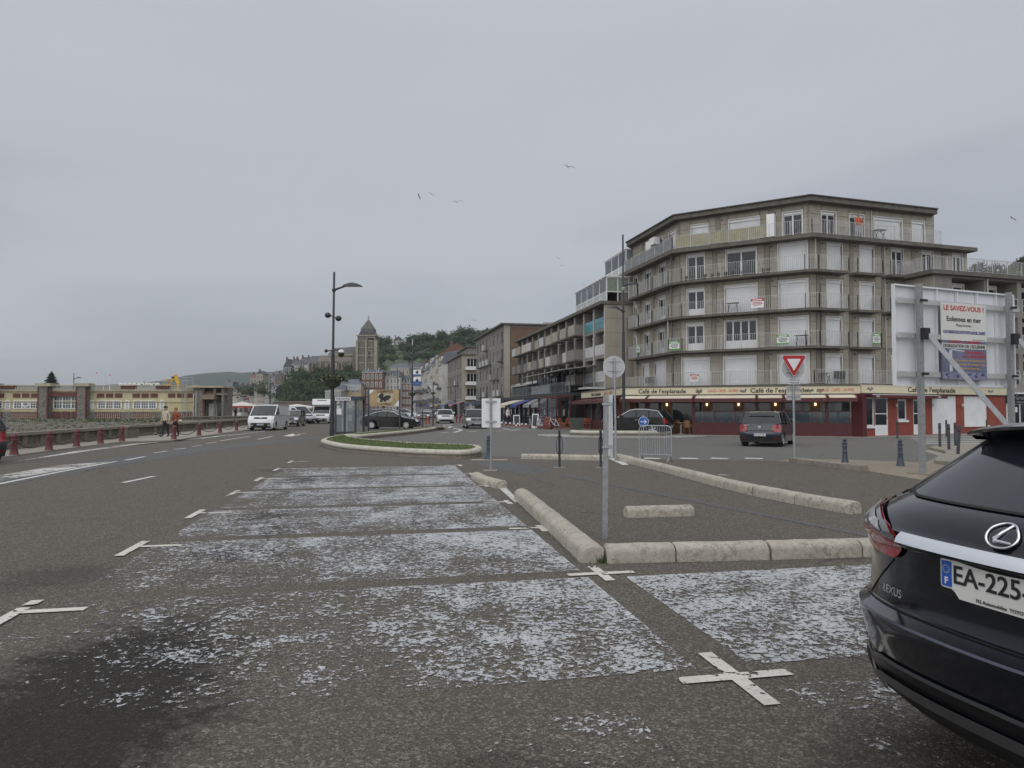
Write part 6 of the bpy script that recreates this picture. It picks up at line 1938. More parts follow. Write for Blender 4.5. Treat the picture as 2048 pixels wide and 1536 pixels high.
def scatter(name, n, region, Yr, zf, rr, leaf, per, label=None):
 m = MB()
 for i in range(n):
  px = random.uniform(*region)
  Y = random.uniform(*Yr)
  z, ok = zf(px, Y)
  if not ok: continue
  p = at(px, 800, Y)
  r = random.uniform(*rr)
  mi = random.choice((0, 0, 1, 1, 2))
  m.ball((p.x, p.y, z + r * 0.5), (r * 0.6, r * 0.6, r * 0.55), 7, 5, 0)
  leaf_cloud(m, (p.x, p.y, z + r * 0.5), (r, r, r * 0.95), per, leaf, mi)
 return tag(m.build(name, LEAVES), kind='stuff')
def surf(rows):
 flat = [p for r in rows[:6] for p in r]
 def f(x, Y):
  best = min(flat, key=lambda q: (q[0] - x) ** 2 * 1.0 + (q[1] - Y) ** 2)
  return best[2]
 return f
hs = surf(HR)
def zf_hill(px, Y):
 x = at(px, 800, Y).x
 z = hs(x, Y)
 f = (Y - 330) / 190
 mead = (0.30 < f < 0.6 and 765 < px < 840 and random.random() < 0.9) or (0.2 < f < 0.6 and 700 < px < 850 and random.random() < 0.3)
 return z - 0.5, (not mead) and z > 1 and not (778 < px < 814 and f > 0.74)
scatter('hillside_wood', 800, (690, 1000), (345, 522), zf_hill, (2.0, 4.6), 0.7, 90)
ms = surf(MR)
def zf_m(px, Y):
 x = at(px, 800, Y).x
 return ms(x, Y) - 0.4, True
scatter('mound_thicket', 420, (568, 722), (296, 343), zf_m, (1.5, 3.6), 0.45, 110)
scatter('mound_trees', 60, (476, 560), (330, 345), lambda px, Y: (zat(785 + abs(px - 515) * 0.3, Y), True), (2.0, 4.0), 0.6, 50)
cs = [(1955, 528), (1975, 540), (1990, 532), (2003, 545), (2030, 545), (2046, 520), (2060, 515), (1945, 545), (1930, 556)]
for i, (px, py) in enumerate(cs):
 p = at(px, py, 262)
 t = thing('hilltop_tree', ['dark bushy tree on the skyline behind the apartment wing', 'round dark tree on the slope above the wing roof', 'low leafy tree next to the skyline trees', 'small tree over the pale cliff patch', 'leafy tree beside the pale cliff patch', 'tree on the steep rise at the skyline', 'tree higher up the steep rise', 'low tree where the slope meets the wing roof', 'shrubby tree peeping over the terrace railing'][i], 'tree', (p.x, 262, p.z - 9), 0, 'trees on the hill behind the wing')
 MB().tube([(0, 0, 0), (0.3, 0, 5), (0.1, 0, 8)], [0.4, 0.3, 0.15], 6).build('trunk', BARK, t)
 m = MB()
 for k in range(9):
  c = (random.uniform(-2.6, 2.6), random.uniform(-2, 2), 7 + random.uniform(-1.6, 1.8))
  leaf_cloud(m, c, (1.7, 1.7, 1.4), 60, 0.36, random.choice((0, 0, 1)))
 m.build('crown', LEAVES, t)
CLIFF = M('chalk_patch', (0.42, 0.40, 0.35), 0.95, 0.25, 0.3, fine=0.4, fscale=1)
for i, (px, py, s) in enumerate(((853, 672, 1.0), (930, 664, 1.3), (945, 666, 1.2), (905, 676, 0.9), (833, 684, 0.8), (875, 680, 0.8), (760, 690, 1.1), (772, 692, 0.9))):
 Y = 512
 p = at(px, py, Y)
 t = thing('skyline_tree', ['feathery bare tree alone on the crest of the hill', 'broad tree on the summit above the brown gable', 'rounded tree beside the summit tree', 'small tree on the crest left of the summit', 'low tree next to the white hill house', 'bushy tree midway along the crest', 'tree on the crest beside the church tower', 'tree between the church tower and the white hill house'][i], 'tree', (p.x, Y, p.z - 7 * s), 0, 'trees on the crest of the hill')
 MB().tube([(0, 0, 0), (0.2, 0, 4 * s), (0, 0, 7 * s)], [0.45 * s, 0.3 * s, 0.1], 6).build('trunk', BARK, t)
 m = MB()
 for k in range(7):
  leaf_cloud(m, (random.uniform(-2, 2) * s, random.uniform(-2, 2) * s, (5 + random.uniform(-1.5, 1.7)) * s), (1.7 * s, 1.7 * s, 1.5 * s), 26 if i == 0 else 46, 0.5, random.choice((0, 1)))
 m.build('crown', LEAVES, t)
def fr_px(px0, px1, Y0, Y1=None, py=800):
 return (at(px0, py, Y0).x, Y0), (at(px1, py, Y1 or Y0).x, Y1 or Y0)
P0, P1 = fr_px(786, 806, 518)
house('hilltop_house', 'white gabled house standing alone on the hill', P0, P1, 3.0, 'white', SLATE, 1, 3, 'front', 3.4, 9, zat(689.5, 518), 0, 1, None, False)
CH_Y = 350.0
STONE = M('church_stone', (0.16, 0.147, 0.12), 0.95, 0.22, 0.35, streak=0.35, fine=0.45, fscale=2.2)
STONEL = M('church_stone_pale', (0.32, 0.29, 0.225), 0.95, 0.18, 0.4, streak=0.3, fine=0.35, fscale=2.2)
CSL = M('church_slate', (0.105, 0.102, 0.098), 0.8, 0.2, 0.5, fine=0.3, fscale=3)
cz = lambda py: zat(py, CH_Y)
cX = lambda px: at(px, 720, CH_Y).x
church = thing('church', 'stone gothic church with square tower and slate spire on the mound', 'church', (cX(700), CH_Y, 0))
ox2 = cX(700)
U = lambda px: cX(px) - ox2
g0 = cz(752)
MB().bx(U(719), U(754), -5, 4.0, g0, cz(674)).build('tower', STONE, church)
for a, b in ((716.5, 720.5), (735, 738), (753, 758)):
 MB().bx(U(a), U(b), -5.9, -4.2, g0, cz(683)).build('buttress', STONEL, church)
for y in (674, 684, 697, 712, 727):
 MB().bx(U(718), U(756), -5.25, -4.95, cz(y) - 0.2, cz(y) + 0.2).build('string_course', STONEL, church)
MB().bx(U(717.5), U(756.5), -5.4, 4.4, cz(674), cz(672)).build('parapet', STONEL, church)
TB = [(U(719), -4.6), (U(755), -4.6), (U(755), 3.8), (U(719), 3.8)]
mx, my = (U(719) + U(755)) / 2, -0.4
def ring(w, z, n=4, d=None):
 d = d or w
 return [(mx - w, my - d, z), (mx + w, my - d, z), (mx + w, my + d, z), (mx - w, my + d, z)]
m = MB(); a_, b_ = ring(4.1, cz(672), d=4.0), ring(2.95, cz(661), d=2.95)
m.add(a_ + b_, [(i, (i + 1) % 4, 4 + (i + 1) % 4, 4 + i) for i in range(4)]); m.build('belfry', CSL, church)
MB().bx(mx - 3.2, mx + 3.2, my - 3.2, my + 3.2, cz(662), cz(659.5)).build('belfry_eaves', CSL, church)
m = MB(); a_ = ring(3.25, cz(659.8), d=3.25)
m.add(a_ + [(mx, my, cz(638))], [(0, 1, 4), (1, 2, 4), (2, 3, 4), (3, 0, 4)]); sp_ = m.build('spire', CSL, church)
MB().tube([(mx, my, cz(639)), (mx, my, cz(631))], 0.12, 6).bx(mx - 0.6, mx + 0.6, my - 0.08, my + 0.08, cz(636.5), cz(635.8)).build('cross', BLK, sp_)
for k in range(5):
 MB().bx(mx - 3.2 + k * 1.45, mx - 2.5 + k * 1.45, my - 4.3, my - 3.6, cz(671), cz(664.5)).build('belfry_louvre', RAILD, church)
def arch(px0, px1, y0, y1, Yl, name='arched_window', mat=None):
 x0, x1, z0, z1 = U(px0), U(px1), cz(y1), cz(y0)
 w = (x1 - x0) / 2
 zs = z1 - w * 1.3
 P = [(x0, z0), (x1, z0), (x1, zs)] + [(x0 + w + w * cos(a), zs + w * 1.3 * sin(a)) for a in [pi * i / 8 for i in range(1, 8)]] + [(x0, zs)]
 o = plate_xz(name, P, Yl - 0.06, Yl + 0.3, mat or BLK, church)
 Q = [(x + (0.35 if x > x0 + w else -0.35 if x < x0 + w else 0), z + (0.35 if z > zs - 0.01 else 0)) for x, z in P]
 plate_xz('window_surround', Q, Yl - 0.03, Yl + 0.2, STONEL, church)
 return o
arch(740.5, 745.5, 703, 717, -5.0)
for k in range(4):
 arch(738 + k * 4, 740.5 + k * 4, 677.5, 682, -5.0)
m = MB()
x0, x1, zt = U(708), U(733), cz(745)
m.add([(x0, -4.2, g0), (x1, -4.2, g0), (x1, -4.2, cz(706)), (U(731), -4.2, cz(688)), (x0, -4.2, cz(708)), (x0, 4, g0), (x1, 4, g0), (x1, 4, cz(706)), (U(731), 4, cz(688)), (x0, 4, cz(708))],
  [(0, 1, 2, 3, 4), (9, 8, 7, 6, 5), (0, 4, 9, 5), (4, 3, 8, 9), (3, 2, 7, 8)])
m.build('transept', STONE, church)
MB().lathe([(1.55, -4.5), (1.55, -4.19)], 24, (U(725), 0, cz(717.5)), axis='Y').build('rose_surround', STONEL, church, 30)
ro = MB().lathe([(1.15, -4.6), (1.15, -4.49)], 24, (U(725), 0, cz(717.5)), axis='Y').build('rose_window', WGL, church, 30)
for k in range(6):
 a = pi * k / 6
 MB().beam((U(725) - 1.1 * cos(a), -4.63, cz(717.5) - 1.1 * sin(a)), (U(725) + 1.1 * cos(a), -4.63, cz(717.5) + 1.1 * sin(a)), 0.04, 0.12).build('tracery', STONEL, ro)
MB().bx(U(657), U(716), 0.5, 9, g0, cz(709)).build('nave_wall', STONE, church)
m = MB(); m.add([(U(655), 0.2, cz(709)), (U(718), 0.2, cz(709)), (U(718), 9, cz(709)), (U(655), 9, cz(709)), (U(663), 4.5, cz(694.5)), (U(718), 4.5, cz(691))], [(0, 1, 5, 4), (1, 2, 5), (2, 3, 4, 5), (3, 0, 4)])
m.build('nave_roof', CSL, church)
MB().bx(U(657), U(709), -0.1, 0.5, cz(711.5), cz(708)).build('parapet', STONEL, church)
MB().bx(U(640), U(712), -4.0, 0.5, g0, cz(724)).build('aisle_wall', STONE, church)
m = MB(); m.add([(U(639), -4.3, cz(724.5)), (U(713), -4.3, cz(724.5)), (U(713), 0.5, cz(712.5)), (U(639), 0.5, cz(710.5))], [(0, 1, 2, 3)]); m.build('aisle_roof', M('aisle_slate', (0.15, 0.13, 0.105), 0.9, 0.25, 0.3), church)
MB().bx(U(612), U(645), -3.5, 6, g0, cz(728)).build('choir_wall', STONE, church)
m = MB(); m.add([(U(610), -3.9, cz(728)), (U(644), -3.9, cz(728)), (U(644), 6.2, cz(728)), (U(610), 6.2, cz(728)), (U(623), 1, cz(711.5)), (U(640), 1, cz(711.5))], [(0, 1, 5, 4), (1, 2, 5), (2, 3, 4, 5), (3, 0, 4)])
m.build('choir_roof', SLATE, church)
MB().bx(U(612), U(622), -3.56, -3.501, cz(743), cz(730)).build('rendered_patch', WALLS['white'], church)
for a in (621.5, 644.5, 656, 667, 676.5, 689):
 MB().bx(U(a), U(a + 2.2), -5.0, -3.4, g0, cz(726)).build('buttress', STONEL, church)
for p0, p1, y0, y1 in ((630, 634.5, 729, 741), (660, 664, 728, 742), (670, 674, 728, 742), (682, 686, 727, 739), (693, 697, 727, 739), (704.5, 710, 726, 738)):
 arch(p0, p1, y0, y1, -4.02 if p0 > 645 else -3.52)
MB().bx(U(560), U(770), -7.5, -7.0, cz(775), cz(752)).build('retaining_wall', STONE, church)
MB().bx(U(560), U(765), -7.0, 12, cz(790), cz(751)).build('terrace', HILLG, church)
random.seed(31)
zz = lambda py, Y: zat(py, Y)
def town(px0, px1, Y, base, eave, ridge, wall, roof, lab, floors=3, bays=2, rk='gable', dorm=0, chim=1, group='houses of the old town', shop=False, dp=9, Y1=None):
 P0, P1 = fr_px(px0, px1, Y, Y1)
 z0 = zz(base, Y)
 if base > 815: z0 = 0
 return house('town_house', lab, P0, P1, zz(eave, Y) - z0, wall, roof, floors, bays, rk, max(0.8, zz(ridge, Y) - zz(eave, Y)), dp, z0, dorm, chim, group, shop)
town(566, 582, 362, 764, 735, 717, 'slate', SLATE, 'tall dark slate-hung house at the end of the church mound', 3, 2, 'front')
town(581, 590, 364, 764, 728, 716, 'stone', SLATE, 'stone house with tall chimneys beside the slate-hung one', 4, 1, 'gable', 0, 2)
town(589, 598.5, 360, 757, 731, 718, 'white', SLATE, 'house with white bow windows beside the church', 4, 2, 'gable')
town(598, 614, 361, 755, 733, 713, 'slate', SLATE, 'dark house with dormers next to the church choir', 3, 3, 'gable', 2, 2)
town(552, 567, 372, 770, 752, 745, 'slate', SLATE, 'lower dark house below the slate-hung group', 2, 3)
town(540, 553, 374, 772, 757, 750, 'grey', SLATE, 'small grey house below the slate-hung group', 2, 2)
town(572, 597, 340, 768, 754, 753, 'white', CONCD, 'flat-roofed white garage on the mound', 1, 3, 'hip', 0, 0)
town(512, 525, 380, 775, 748, 741, 'stone', SLATE, 'ruined-looking stone house on the little wooded rise', 2, 2, 'front', 0, 1)
town(500, 513, 384, 775, 756, 747, 'stone', TILE, 'stepped stone house beside the ruined-looking one', 2, 2)
town(451, 465, 420, 790, 766, 762, 'slate', SLATE, 'distant dark hall beyond the market pavilion', 2, 3)
QR = [(463, 477, 'cream', SLATE, 787, 778, 3, 1), (477.5, 487, 'grey', SLATE, 786, 770, 3, 0), (488, 497, 'brick', SLATE, 784, 771, 3, 2), (497.5, 507.5, 'pink', SLATE, 793, 770, 2, 0),
  (508, 515, 'cream', SLATE, 783, 775, 4, 1), (515.5, 526.5, 'pink', SLATEB, 781, 771, 4, 2), (527, 538, 'stone', SLATE, 777, 769, 5, 2), (538.5, 552, 'bluegrey', SLATEB, 780, 768, 4, 2)]
QL = ['cream quay house with white dormers beside the market pavilion', 'grey quay house with steep slate roof', 'brick quay house with three white dormers', 'low pinkish quay house under a tall slate gable', 'narrow cream quay house', 'pink and white quay house', 'tall stone quay house with balconies and roof-top bay', 'blue-grey quay house ending the row']
for (a, b, wl_, rf_, ev, rg, fl, dm), lab in zip(QR, QL):
 q = town(a, b, 330, 830, ev, rg, wl_, rf_, lab, fl, max(2, int((b - a) / 3.6)), 'gable', dm, 1, 'terraced houses along the quay', True)
town(551, 571, 345, 800, 780, 768, 'brickdark', TILE, 'plain brick gable house at the end of the quay row', 2, 0 or 1, 'front', 0, 1, 'terraced houses along the quay')
town(680, 722, 285, 830, 768, 757, 'ochre', SLATEB, 'yellow half-timbered house with slate roof behind the kiosk', 3, 4, 'hip', 0, 0, dp=12)
for k in range(9):
 pass
hb = fr_px(680, 722, 285)
tim = thing('timber_framing', 'blue-grey timber framing on the upper storey of the yellow house', 'framing', (hb[0][0], 284.7, 0))
LT = hb[1][0] - hb[0][0]
z0, z1 = zat(781, 285), zat(769, 285)
MB().bx(0, LT, 0.0, 0.18, z0, z1).build('plaster', WALLS['white'], tim)
for k in range(14):
 MB().bx(LT * k / 13 - 0.1, LT * k / 13 + 0.1, -0.06, -0.001, z0, z1).build('post', WALLS['bluegrey'], tim)
for z in (z0, (z0 + z1) / 2, z1):
 MB().bx(0, LT, -0.08, -0.061, z - 0.1, z + 0.1).build('rail', WALLS['bluegrey'], tim)
town(723, 765, 290, 830, 744, 737, 'brick', SLATE, 'red brick corner house with white dormers and blue ground floor', 5, 5, 'mansard', 2, 0, dp=12)
town(765.5, 800, 296, 830, 753, 739, 'white', SLATE, 'hotel with slate mansard and three white dormers', 5, 5, 'mansard', 3, 0, dp=12)
town(800, 822, 300, 830, 766, 750, 'brick', SLATE, 'brick house with slate roof beside the banner lamp post', 4, 4, 'gable', 2, 1)
town(780, 818, 318, 830, 736, 726, 'stone', SLATEB, 'large slate-roofed house rising behind the hotel', 6, 5, 'mansard', 0, 1)
town(818, 845, 322, 830, 735, 724, 'grey', SLATE, 'grey house with long slate roof under the hill', 6, 4, 'gable', 0, 2)
town(822, 838, 275, 830, 770, 757, 'white', SLATE, 'white house behind the lamp post banners', 4, 2, 'gable', 0, 1)
town(836, 852, 262, 830, 745, 738, 'bluegrey', SLATEB, 'blue-grey house behind the lamp post banners', 5, 3, 'mansard', 0, 1)
town(845, 862, 300, 830, 748, 738, 'cream', SLATE, 'cream house at the head of the street', 5, 3, 'gable', 0, 1)
town(846, 875, 330, 830, 731, 720, 'ochre', TILE, 'ochre house high at the head of the street', 6, 4, 'hip', 0, 1)
town(650, 682, 275, 830, 782, 779, 'grey', CONCG, 'low grey flat-roofed hall behind the ticket kiosk', 3, 5, 'hip', 0, 0)
town(662, 690, 282, 830, 783, 760, 'stone', SLATE, 'low house under a big dark roof behind the flower basket', 2, 3, 'gable', 0, 0)
m = thing('quay_wall', 'long brown stone retaining wall under the green thicket', 'wall', (at(548, 800, 284).x, 284, 0))
L = at(690, 800, 284).x - at(548, 800, 284).x
MB().bx(0, L, 0, 1, 0, zat(804, 284)).build('masonry', M('quay_masonry', (0.14, 0.115, 0.09), 0.95, 0.3, 0.5, fine=0.3, fscale=2), m)
MB().bx(0, L, -0.15, 1.1, zat(804, 284), zat(802.5, 284)).build('coping', WALLT, m)
TENT = M('market_tent', (0.55, 0.54, 0.50), 0.85, 0.1, 0.6)
TENTR = M('market_tent_red', (0.33, 0.06, 0.05), 0.85, 0.1, 0.6)
for i, (px, Y, w, mt, lab) in enumerate(((475, 130, 5.5, TENT, 'cream pyramid market tent beside the white van'), (590, 235, 14, TENT, 'long cream market tent below the quay wall'), (625, 240, 14, AWC[5], 'dark blue market tent below the quay wall'), (650, 232, 9, TENT, 'cream market tent behind the white motorhome'), (640, 220, 5, TENTR, 'red market tent in front of the cream one'))):
 p = at(px, 800, Y)
 t = thing('market_tent', lab, 'tent', (p.x, Y, 0))
 h0 = 2.2
 h1 = zat(803, Y) if Y < 150 else zat(808, Y)
 MB().add([(-w / 2, 0, h0), (w / 2, 0, h0), (w / 2, 5, h0), (-w / 2, 5, h0), (0, 2.5, h1)], [(0, 1, 4), (1, 2, 4), (2, 3, 4), (3, 0, 4)]).build('canopy', mt, t)
 MB().bx(-w / 2, w / 2, -0.02, 0.02, h0 - 0.35, h0).build('valance', TENTR if i == 0 else mt, t)
 for x in (-w / 2 + 0.1, w / 2 - 0.1):
  MB().bx(x - 0.05, x + 0.05, 0.0, 0.1, 0, h0).build('pole', GALV, t)
HZ = bpy.data.materials.new('haze_air')
HZ.use_nodes = True
ht = HZ.node_tree
ht.nodes.clear()
ho = ht.nodes.new('ShaderNodeOutputMaterial'); hv = ht.nodes.new('ShaderNodeVolumePrincipled')
hv.inputs['Color'].default_value = (0.86, 0.90, 0.95, 1)
hv.inputs['Density'].default_value = 0.00017
hv.inputs['Anisotropy'].default_value = 0.1
ht.links.new(hv.outputs[0], ho.inputs['Volume'])
o = MB().bx(-3300, 3300, -80, 5400, -1.5, 175).build('haze', HZ)
tag(o, kind='stuff')
# ================================================================== VEHICLES
TYRE = M('tyre_rubber', (0.018, 0.018, 0.018), 0.85, 0.15, 8)
ALLOY = M('alloy_rim', (0.55, 0.56, 0.57), 0.35, 0.06, 5, metal=0.7)
CARGL = glass('car_glass', (0.014, 0.017, 0.020), 0.03, 0.55)
HEADL = M('headlamp_lens', (0.62, 0.64, 0.66), 0.12, 0.12, 14, spec=0.8)
TAILR = M('tail_lamp_red', (0.26, 0.008, 0.012), 0.12, 0.25, 10, coat=1.0)
TRIM = M('unpainted_plastic', (0.03, 0.031, 0.033), 0.6, 0.1, 6)
CHROME = M('chrome', (0.75, 0.76, 0.78), 0.12, 0.03, 4, metal=1.0)
SEAM = M('panel_gap', (0.006, 0.006, 0.007), 0.8, 0)
PLATE = M('number_plate', (0.62, 0.63, 0.62), 0.5, 0.05, 6)
EUB = M('plate_blue', (0.02, 0.09, 0.42), 0.5, 0)
def paintm(name, c, rough=0.28):
 return M('car_paint_' + name, c, rough, 0.06, 1.5, spec=0.5, coat=1.0)
def lerp_tab(tab, z):
 if z <= tab[0][0]: return tab[0][1]
 for a, b in zip(tab[:-1], tab[1:]):
  if z <= b[0]:
   return a[1] + (b[1] - a[1]) * (z - a[0]) / (b[0] - a[0])
 return tab[-1][1]
STY = {
 'hatch': dict(W=1.73, xf=1.27, xr=-1.32, r=0.31, front=[(0.20, 1.90), (0.40, 2.02), (0.62, 2.00), (0.84, 1.86)], rear=[(0.24, -1.90), (0.45, -2.02), (0.62, -2.02), (0.70, -1.98), (0.98, -1.93)], top=[(-1.93, 1.0), (-0.6, 0.99), (0.78, 0.97), (1.4, 0.93), (1.84, 0.85)],
    gh=[(-1.92, 0.99), (-1.80, 1.22), (-1.62, 1.46), (-1.0, 1.515), (-0.3, 1.525), (0.1, 1.48), (0.86, 0.97)], nf=1, nr=2, pil=[(-1.15, 0.09), (-0.32, 0.10)]),
 'sedan': dict(W=1.85, xf=1.40, xr=-1.36, r=0.34, front=[(0.20, 2.22), (0.42, 2.38), (0.62, 2.36), (0.80, 2.22)], rear=[(0.26, -2.25), (0.5, -2.40), (0.8, -2.40), (1.0, -2.32)], top=[(-2.30, 1.03), (-1.9, 1.04), (0, 0.98), (1.2, 0.97), (1.8, 0.90), (2.2, 0.80)],
    gh=[(-2.02, 1.03), (-1.1, 1.40), (-0.5, 1.485), (0.0, 1.49), (0.40, 1.43), (1.25, 0.97)], nf=1, nr=1, pil=[(-0.95, 0.07), (-0.15, 0.09)]),
 'mpv': dict(W=1.80, xf=1.40, xr=-1.28, r=0.32, front=[(0.20, 2.05), (0.42, 2.19), (0.66, 2.18), (0.88, 2.03)], rear=[(0.24, -2.08), (0.5, -2.18), (1.0, -2.10)], top=[(-2.08, 1.03), (0.6, 1.0), (1.25, 0.98), (2.0, 0.89)],
    gh=[(-2.06, 1.03), (-1.98, 1.45), (-1.8, 1.60), (-0.6, 1.645), (0.1, 1.62), (0.35, 1.55), (1.35, 0.99)], nf=1, nr=1, pil=[(-1.2, 0.1), (-0.3, 0.1)]),
 'suv': dict(W=1.84, xf=1.38, xr=-1.30, r=0.35, front=[(0.24, 2.0), (0.5, 2.17), (0.72, 2.15), (0.98, 2.0)], rear=[(0.28, -2.0), (0.55, -2.16), (1.05, -2.05)], top=[(-2.02, 1.08), (0.7, 1.06), (1.95, 0.98)],
    gh=[(-2.0, 1.08), (-1.65, 1.50), (-0.9, 1.59), (-0.2, 1.60), (0.2, 1.53), (1.0, 1.06)], nf=1, nr=1, pil=[(-1.05, 0.12), (-0.25, 0.1)]),
 'van': dict(W=1.92, xf=1.55, xr=-1.50, r=0.33, front=[(0.22, 2.28), (0.5, 2.40), (0.80, 2.37), (1.08, 2.16)], rear=[(0.28, -2.36), (0.6, -2.39), (1.1, -2.38)], top=[(-2.38, 1.12), (1.0, 1.12), (1.75, 1.14), (2.14, 1.09)],
    gh=[(-2.38, 1.11), (-2.36, 1.75), (-2.28, 1.93), (-0.8, 1.965), (0.75, 1.95), (1.02, 1.88), (1.86, 1.13)], nf=1, nr=1, pil=[]),
}
def wheel(parent, x, y, r, side, spokes=5, rim=None):
 t = MB()
 w = 0.11
 t.lathe([(r * 0.66, -w), (r * 0.93, -w), (r, -w * 0.7), (r, w * 0.7), (r * 0.93, w), (r * 0.66, w)], 22, (0, 0, 0), axis='Y', cap=False)
 o = t.build('wheel', TYRE, parent, 40, (x, y, r))
 s = -1 if side < 0 else 1
 MB().lathe([(r * 0.67, 0), (r * 0.67, s * (w - 0.02)), (r * 0.60, s * (w - 0.015)), (r * 0.58, s * 0.03), (0.02, s * 0.03)], 22, axis='Y').build('rim', TRIM, o, 30)
 MB().tube([(r * 0.64 * cos(a), s * (w - 0.012), r * 0.64 * sin(a)) for a in [2 * pi * k / 22 for k in range(23)]], 0.012, 5).build('rim_edge', rim or ALLOY, o, 60)
 m = MB()
 for k in range(spokes):
  a = 2 * pi * k / spokes
  for da in (-0.12, 0.12) if spokes > 6 else (0,):
   m.beam((0.02 * cos(a), s * 0.075, 0.02 * sin(a)), (r * 0.62 * cos(a + da), s * 0.085, r * 0.62 * sin(a + da)), 0.03, 0.055 if spokes <= 6 else 0.026)
 m.lathe([(0.06, s * 0.06), (0.05, s * 0.10)], 10, axis='Y')
 m.build('spokes', rim or ALLOY, o)
 return o
def car(name, label, style, pm, loc, rz, cat='car', group=None, spokes=5, plate=None, lower=None, panel=False, chrome_line=False, taxi=None, rimm=None, grille=TRIM):
 S = STY[style]
 hw = S['W'] / 2
 t = thing(name, label, cat, loc, rz, group)
 F_, Rr, top, gh = S['front'], S['rear'], S['top'], S['gh']
 r = S['r']
 ar = r + 0.06
 zb = F_[0][0]
 bot = []
 for xc in (S['xr'], S['xf']):
  for k in range(0, 9):
   a = pi - pi * k / 8
   bot.append((xc + ar * cos(a), max(zb, r + ar * sin(a)) if 0 < k < 8 else zb))
 outline = [(Rr[0][1], Rr[0][0])] + bot + [(x, z) for z, x in F_] + [(x, z) for x, z in reversed(top)] + [(x, z) for z, x in reversed(Rr[1:])]
 zbelt = top[0][1]
 def sl(tt):
  y = hw * (1 - 0.012 * (tt >= 1)) * tt
  out = []
  for x, z in outline:
   k = 1 - 0.075 * abs(tt) ** 5
   dz = -0.035 * abs(tt) ** 6 if z > zbelt - 0.2 else 0
   out.append((x * k, y, z + dz))
  return out
 ts = [-1, -0.985, -0.9, -0.65, -0.3, 0, 0.3, 0.65, 0.9, 0.985, 1]
 m = MB(); n = len(outline)
 rows = [sl(q) for q in ts]
 m.grid([r_ + [r_[0]] for r_ in rows])
 m.add(rows[0], [tuple(range(n))]); m.add(rows[-1], [tuple(range(n - 1, -1, -1))])
 body = m.build('body', pm, t, 32)
 MB().bx(S['xr'] - 0.45, S['xf'] + 0.45, -hw * 0.78, hw * 0.78, zb - 0.02, 0.62).build('underbody', SEAM, t)
 zt = max(p[1] for p in gh)
 hz_ = lambda z: hw * (0.95 - 0.17 * max(0, (z - zbelt)) / max(0.2, zt - zbelt) if not panel else 0.965 - 0.07 * max(0, (z - zbelt)) / (zt - zbelt))
 def gp_(i, s):
  x, z = gh[i]
  bow = 0.07 * abs(s) ** 2.5
  xx = x - bow if x > 0.3 and i >= len(gh) - 2 else (x + bow * 0.8 if i < 2 else x)
  return (xx, s * hz_(z), z - 0.03 * abs(s) ** 4 * (1 if z > zt - 0.2 else 0))
 ss = [-1, -0.93, -0.6, -0.2, 0.2, 0.6, 0.93, 1]
 N = len(gh)
 nr, nf = S['nr'], S['nf']
 def strip_(i0, i1, nm, mat):
  MB().grid([[gp_(i, s) for s in ss] for i in range(i0, i1 + 1)]).build(nm, mat, t, 40)
 strip_(0, nr, 'rear_window' if not panel else 'rear_door', CARGL if not panel else pm)
 strip_(nr, N - 1 - nf, 'roof', pm)
 strip_(N - 1 - nf, N - 1, 'windscreen', CARGL)
 for sd in (-1, 1):
  P = [gp_(i, sd) for i in range(N)]
  m = MB(); m.add(P, [tuple(range(N)) if sd > 0 else tuple(range(N - 1, -1, -1))])
  m.build('side_window' if not panel else 'side_panel', CARGL if not panel else pm, t)
  pr = MB()
  off = Vector((0, sd * 0.006, 0))
  idx = [(0, nr), (N - 1 - nf, N - 1)]
  for a, b in idx:
   for i in range(a, b):
    pr.beam(Vector(P[i]) + off, Vector(P[i + 1]) + off, 0.05, 0.09)
  for i in range(nr, N - 1 - nf):
   pr.beam(Vector(P[i]) + off, Vector(P[i + 1]) + off, 0.04, 0.06)
  pr.build('pillar', pm, t)
  for x, w in S['pil']:
   zs = zt - 0.08
   m = MB(); m.beam((x, sd * (hz_(zbelt) + 0.004), zbelt - 0.02), (x + 0.06, sd * (hz_(zs) + 0.004), zs), w * 0.2, w)
   m.build('door_pillar', TRIM, t)
  if panel:
   xa, xb = 0.55, 1.5
   q = MB()
   y = lambda z: sd * (hz_(z) + 0.008)
   q.quad((xa, y(1.2), 1.2), (xb, y(1.2), 1.2), (xb - 0.42, y(1.72), 1.72), (xa, y(1.72), 1.72))
   q.build('side_window', CARGL, t)
  if chrome_line:
   pl = [Vector(P[i]) + off * 4 for i in range(0, N)]
   MB().tube(pl, 0.018, 6).build('window_trim', CHROME, t)
  sm = MB()
  ys = sd * hw * 0.9885
  for x in ([S['pil'][0][0] - 0.02, S['pil'][1][0] + 0.02, gh[-1][0] - 0.05] if S['pil'] else [0.5, 1.55]):
   sm.bx(x - 0.006, x + 0.006, ys - 0.004, ys + 0.004, zb + 0.18, zbelt - 0.05)
  sm.bx(S['xr'] + 0.5, S['xf'] - 0.45, ys - 0.004, ys + 0.004, zb + 0.13, zb + 0.145)
  sm.build('door_seam', SEAM, t)
  for x in ([S['pil'][1][0] - 0.12, S['pil'][0][0] - 0.08] if S['pil'] else [0.62]):
   MB().bx(x - 0.02, x + 0.16, ys - 0.01, ys + 0.03, zbelt - 0.17, zbelt - 0.13).build('door_handle', CHROME if chrome_line else pm, t)
  xm = gh[-1][0] - (0.30 if not panel else 0.25)
  mm = MB().ball((xm, sd * (hw + 0.10), zbelt + (0.10 if not panel else 0.2)), (0.07, 0.12, 0.085 if not panel else 0.14), 10, 6)
  mm.beam((xm, sd * hw * 0.9, zbelt + 0.02), (xm, sd * (hw + 0.06), zbelt + 0.07), 0.05, 0.04)
  mm.build('mirror', pm if not panel else TRIM, t, 50)
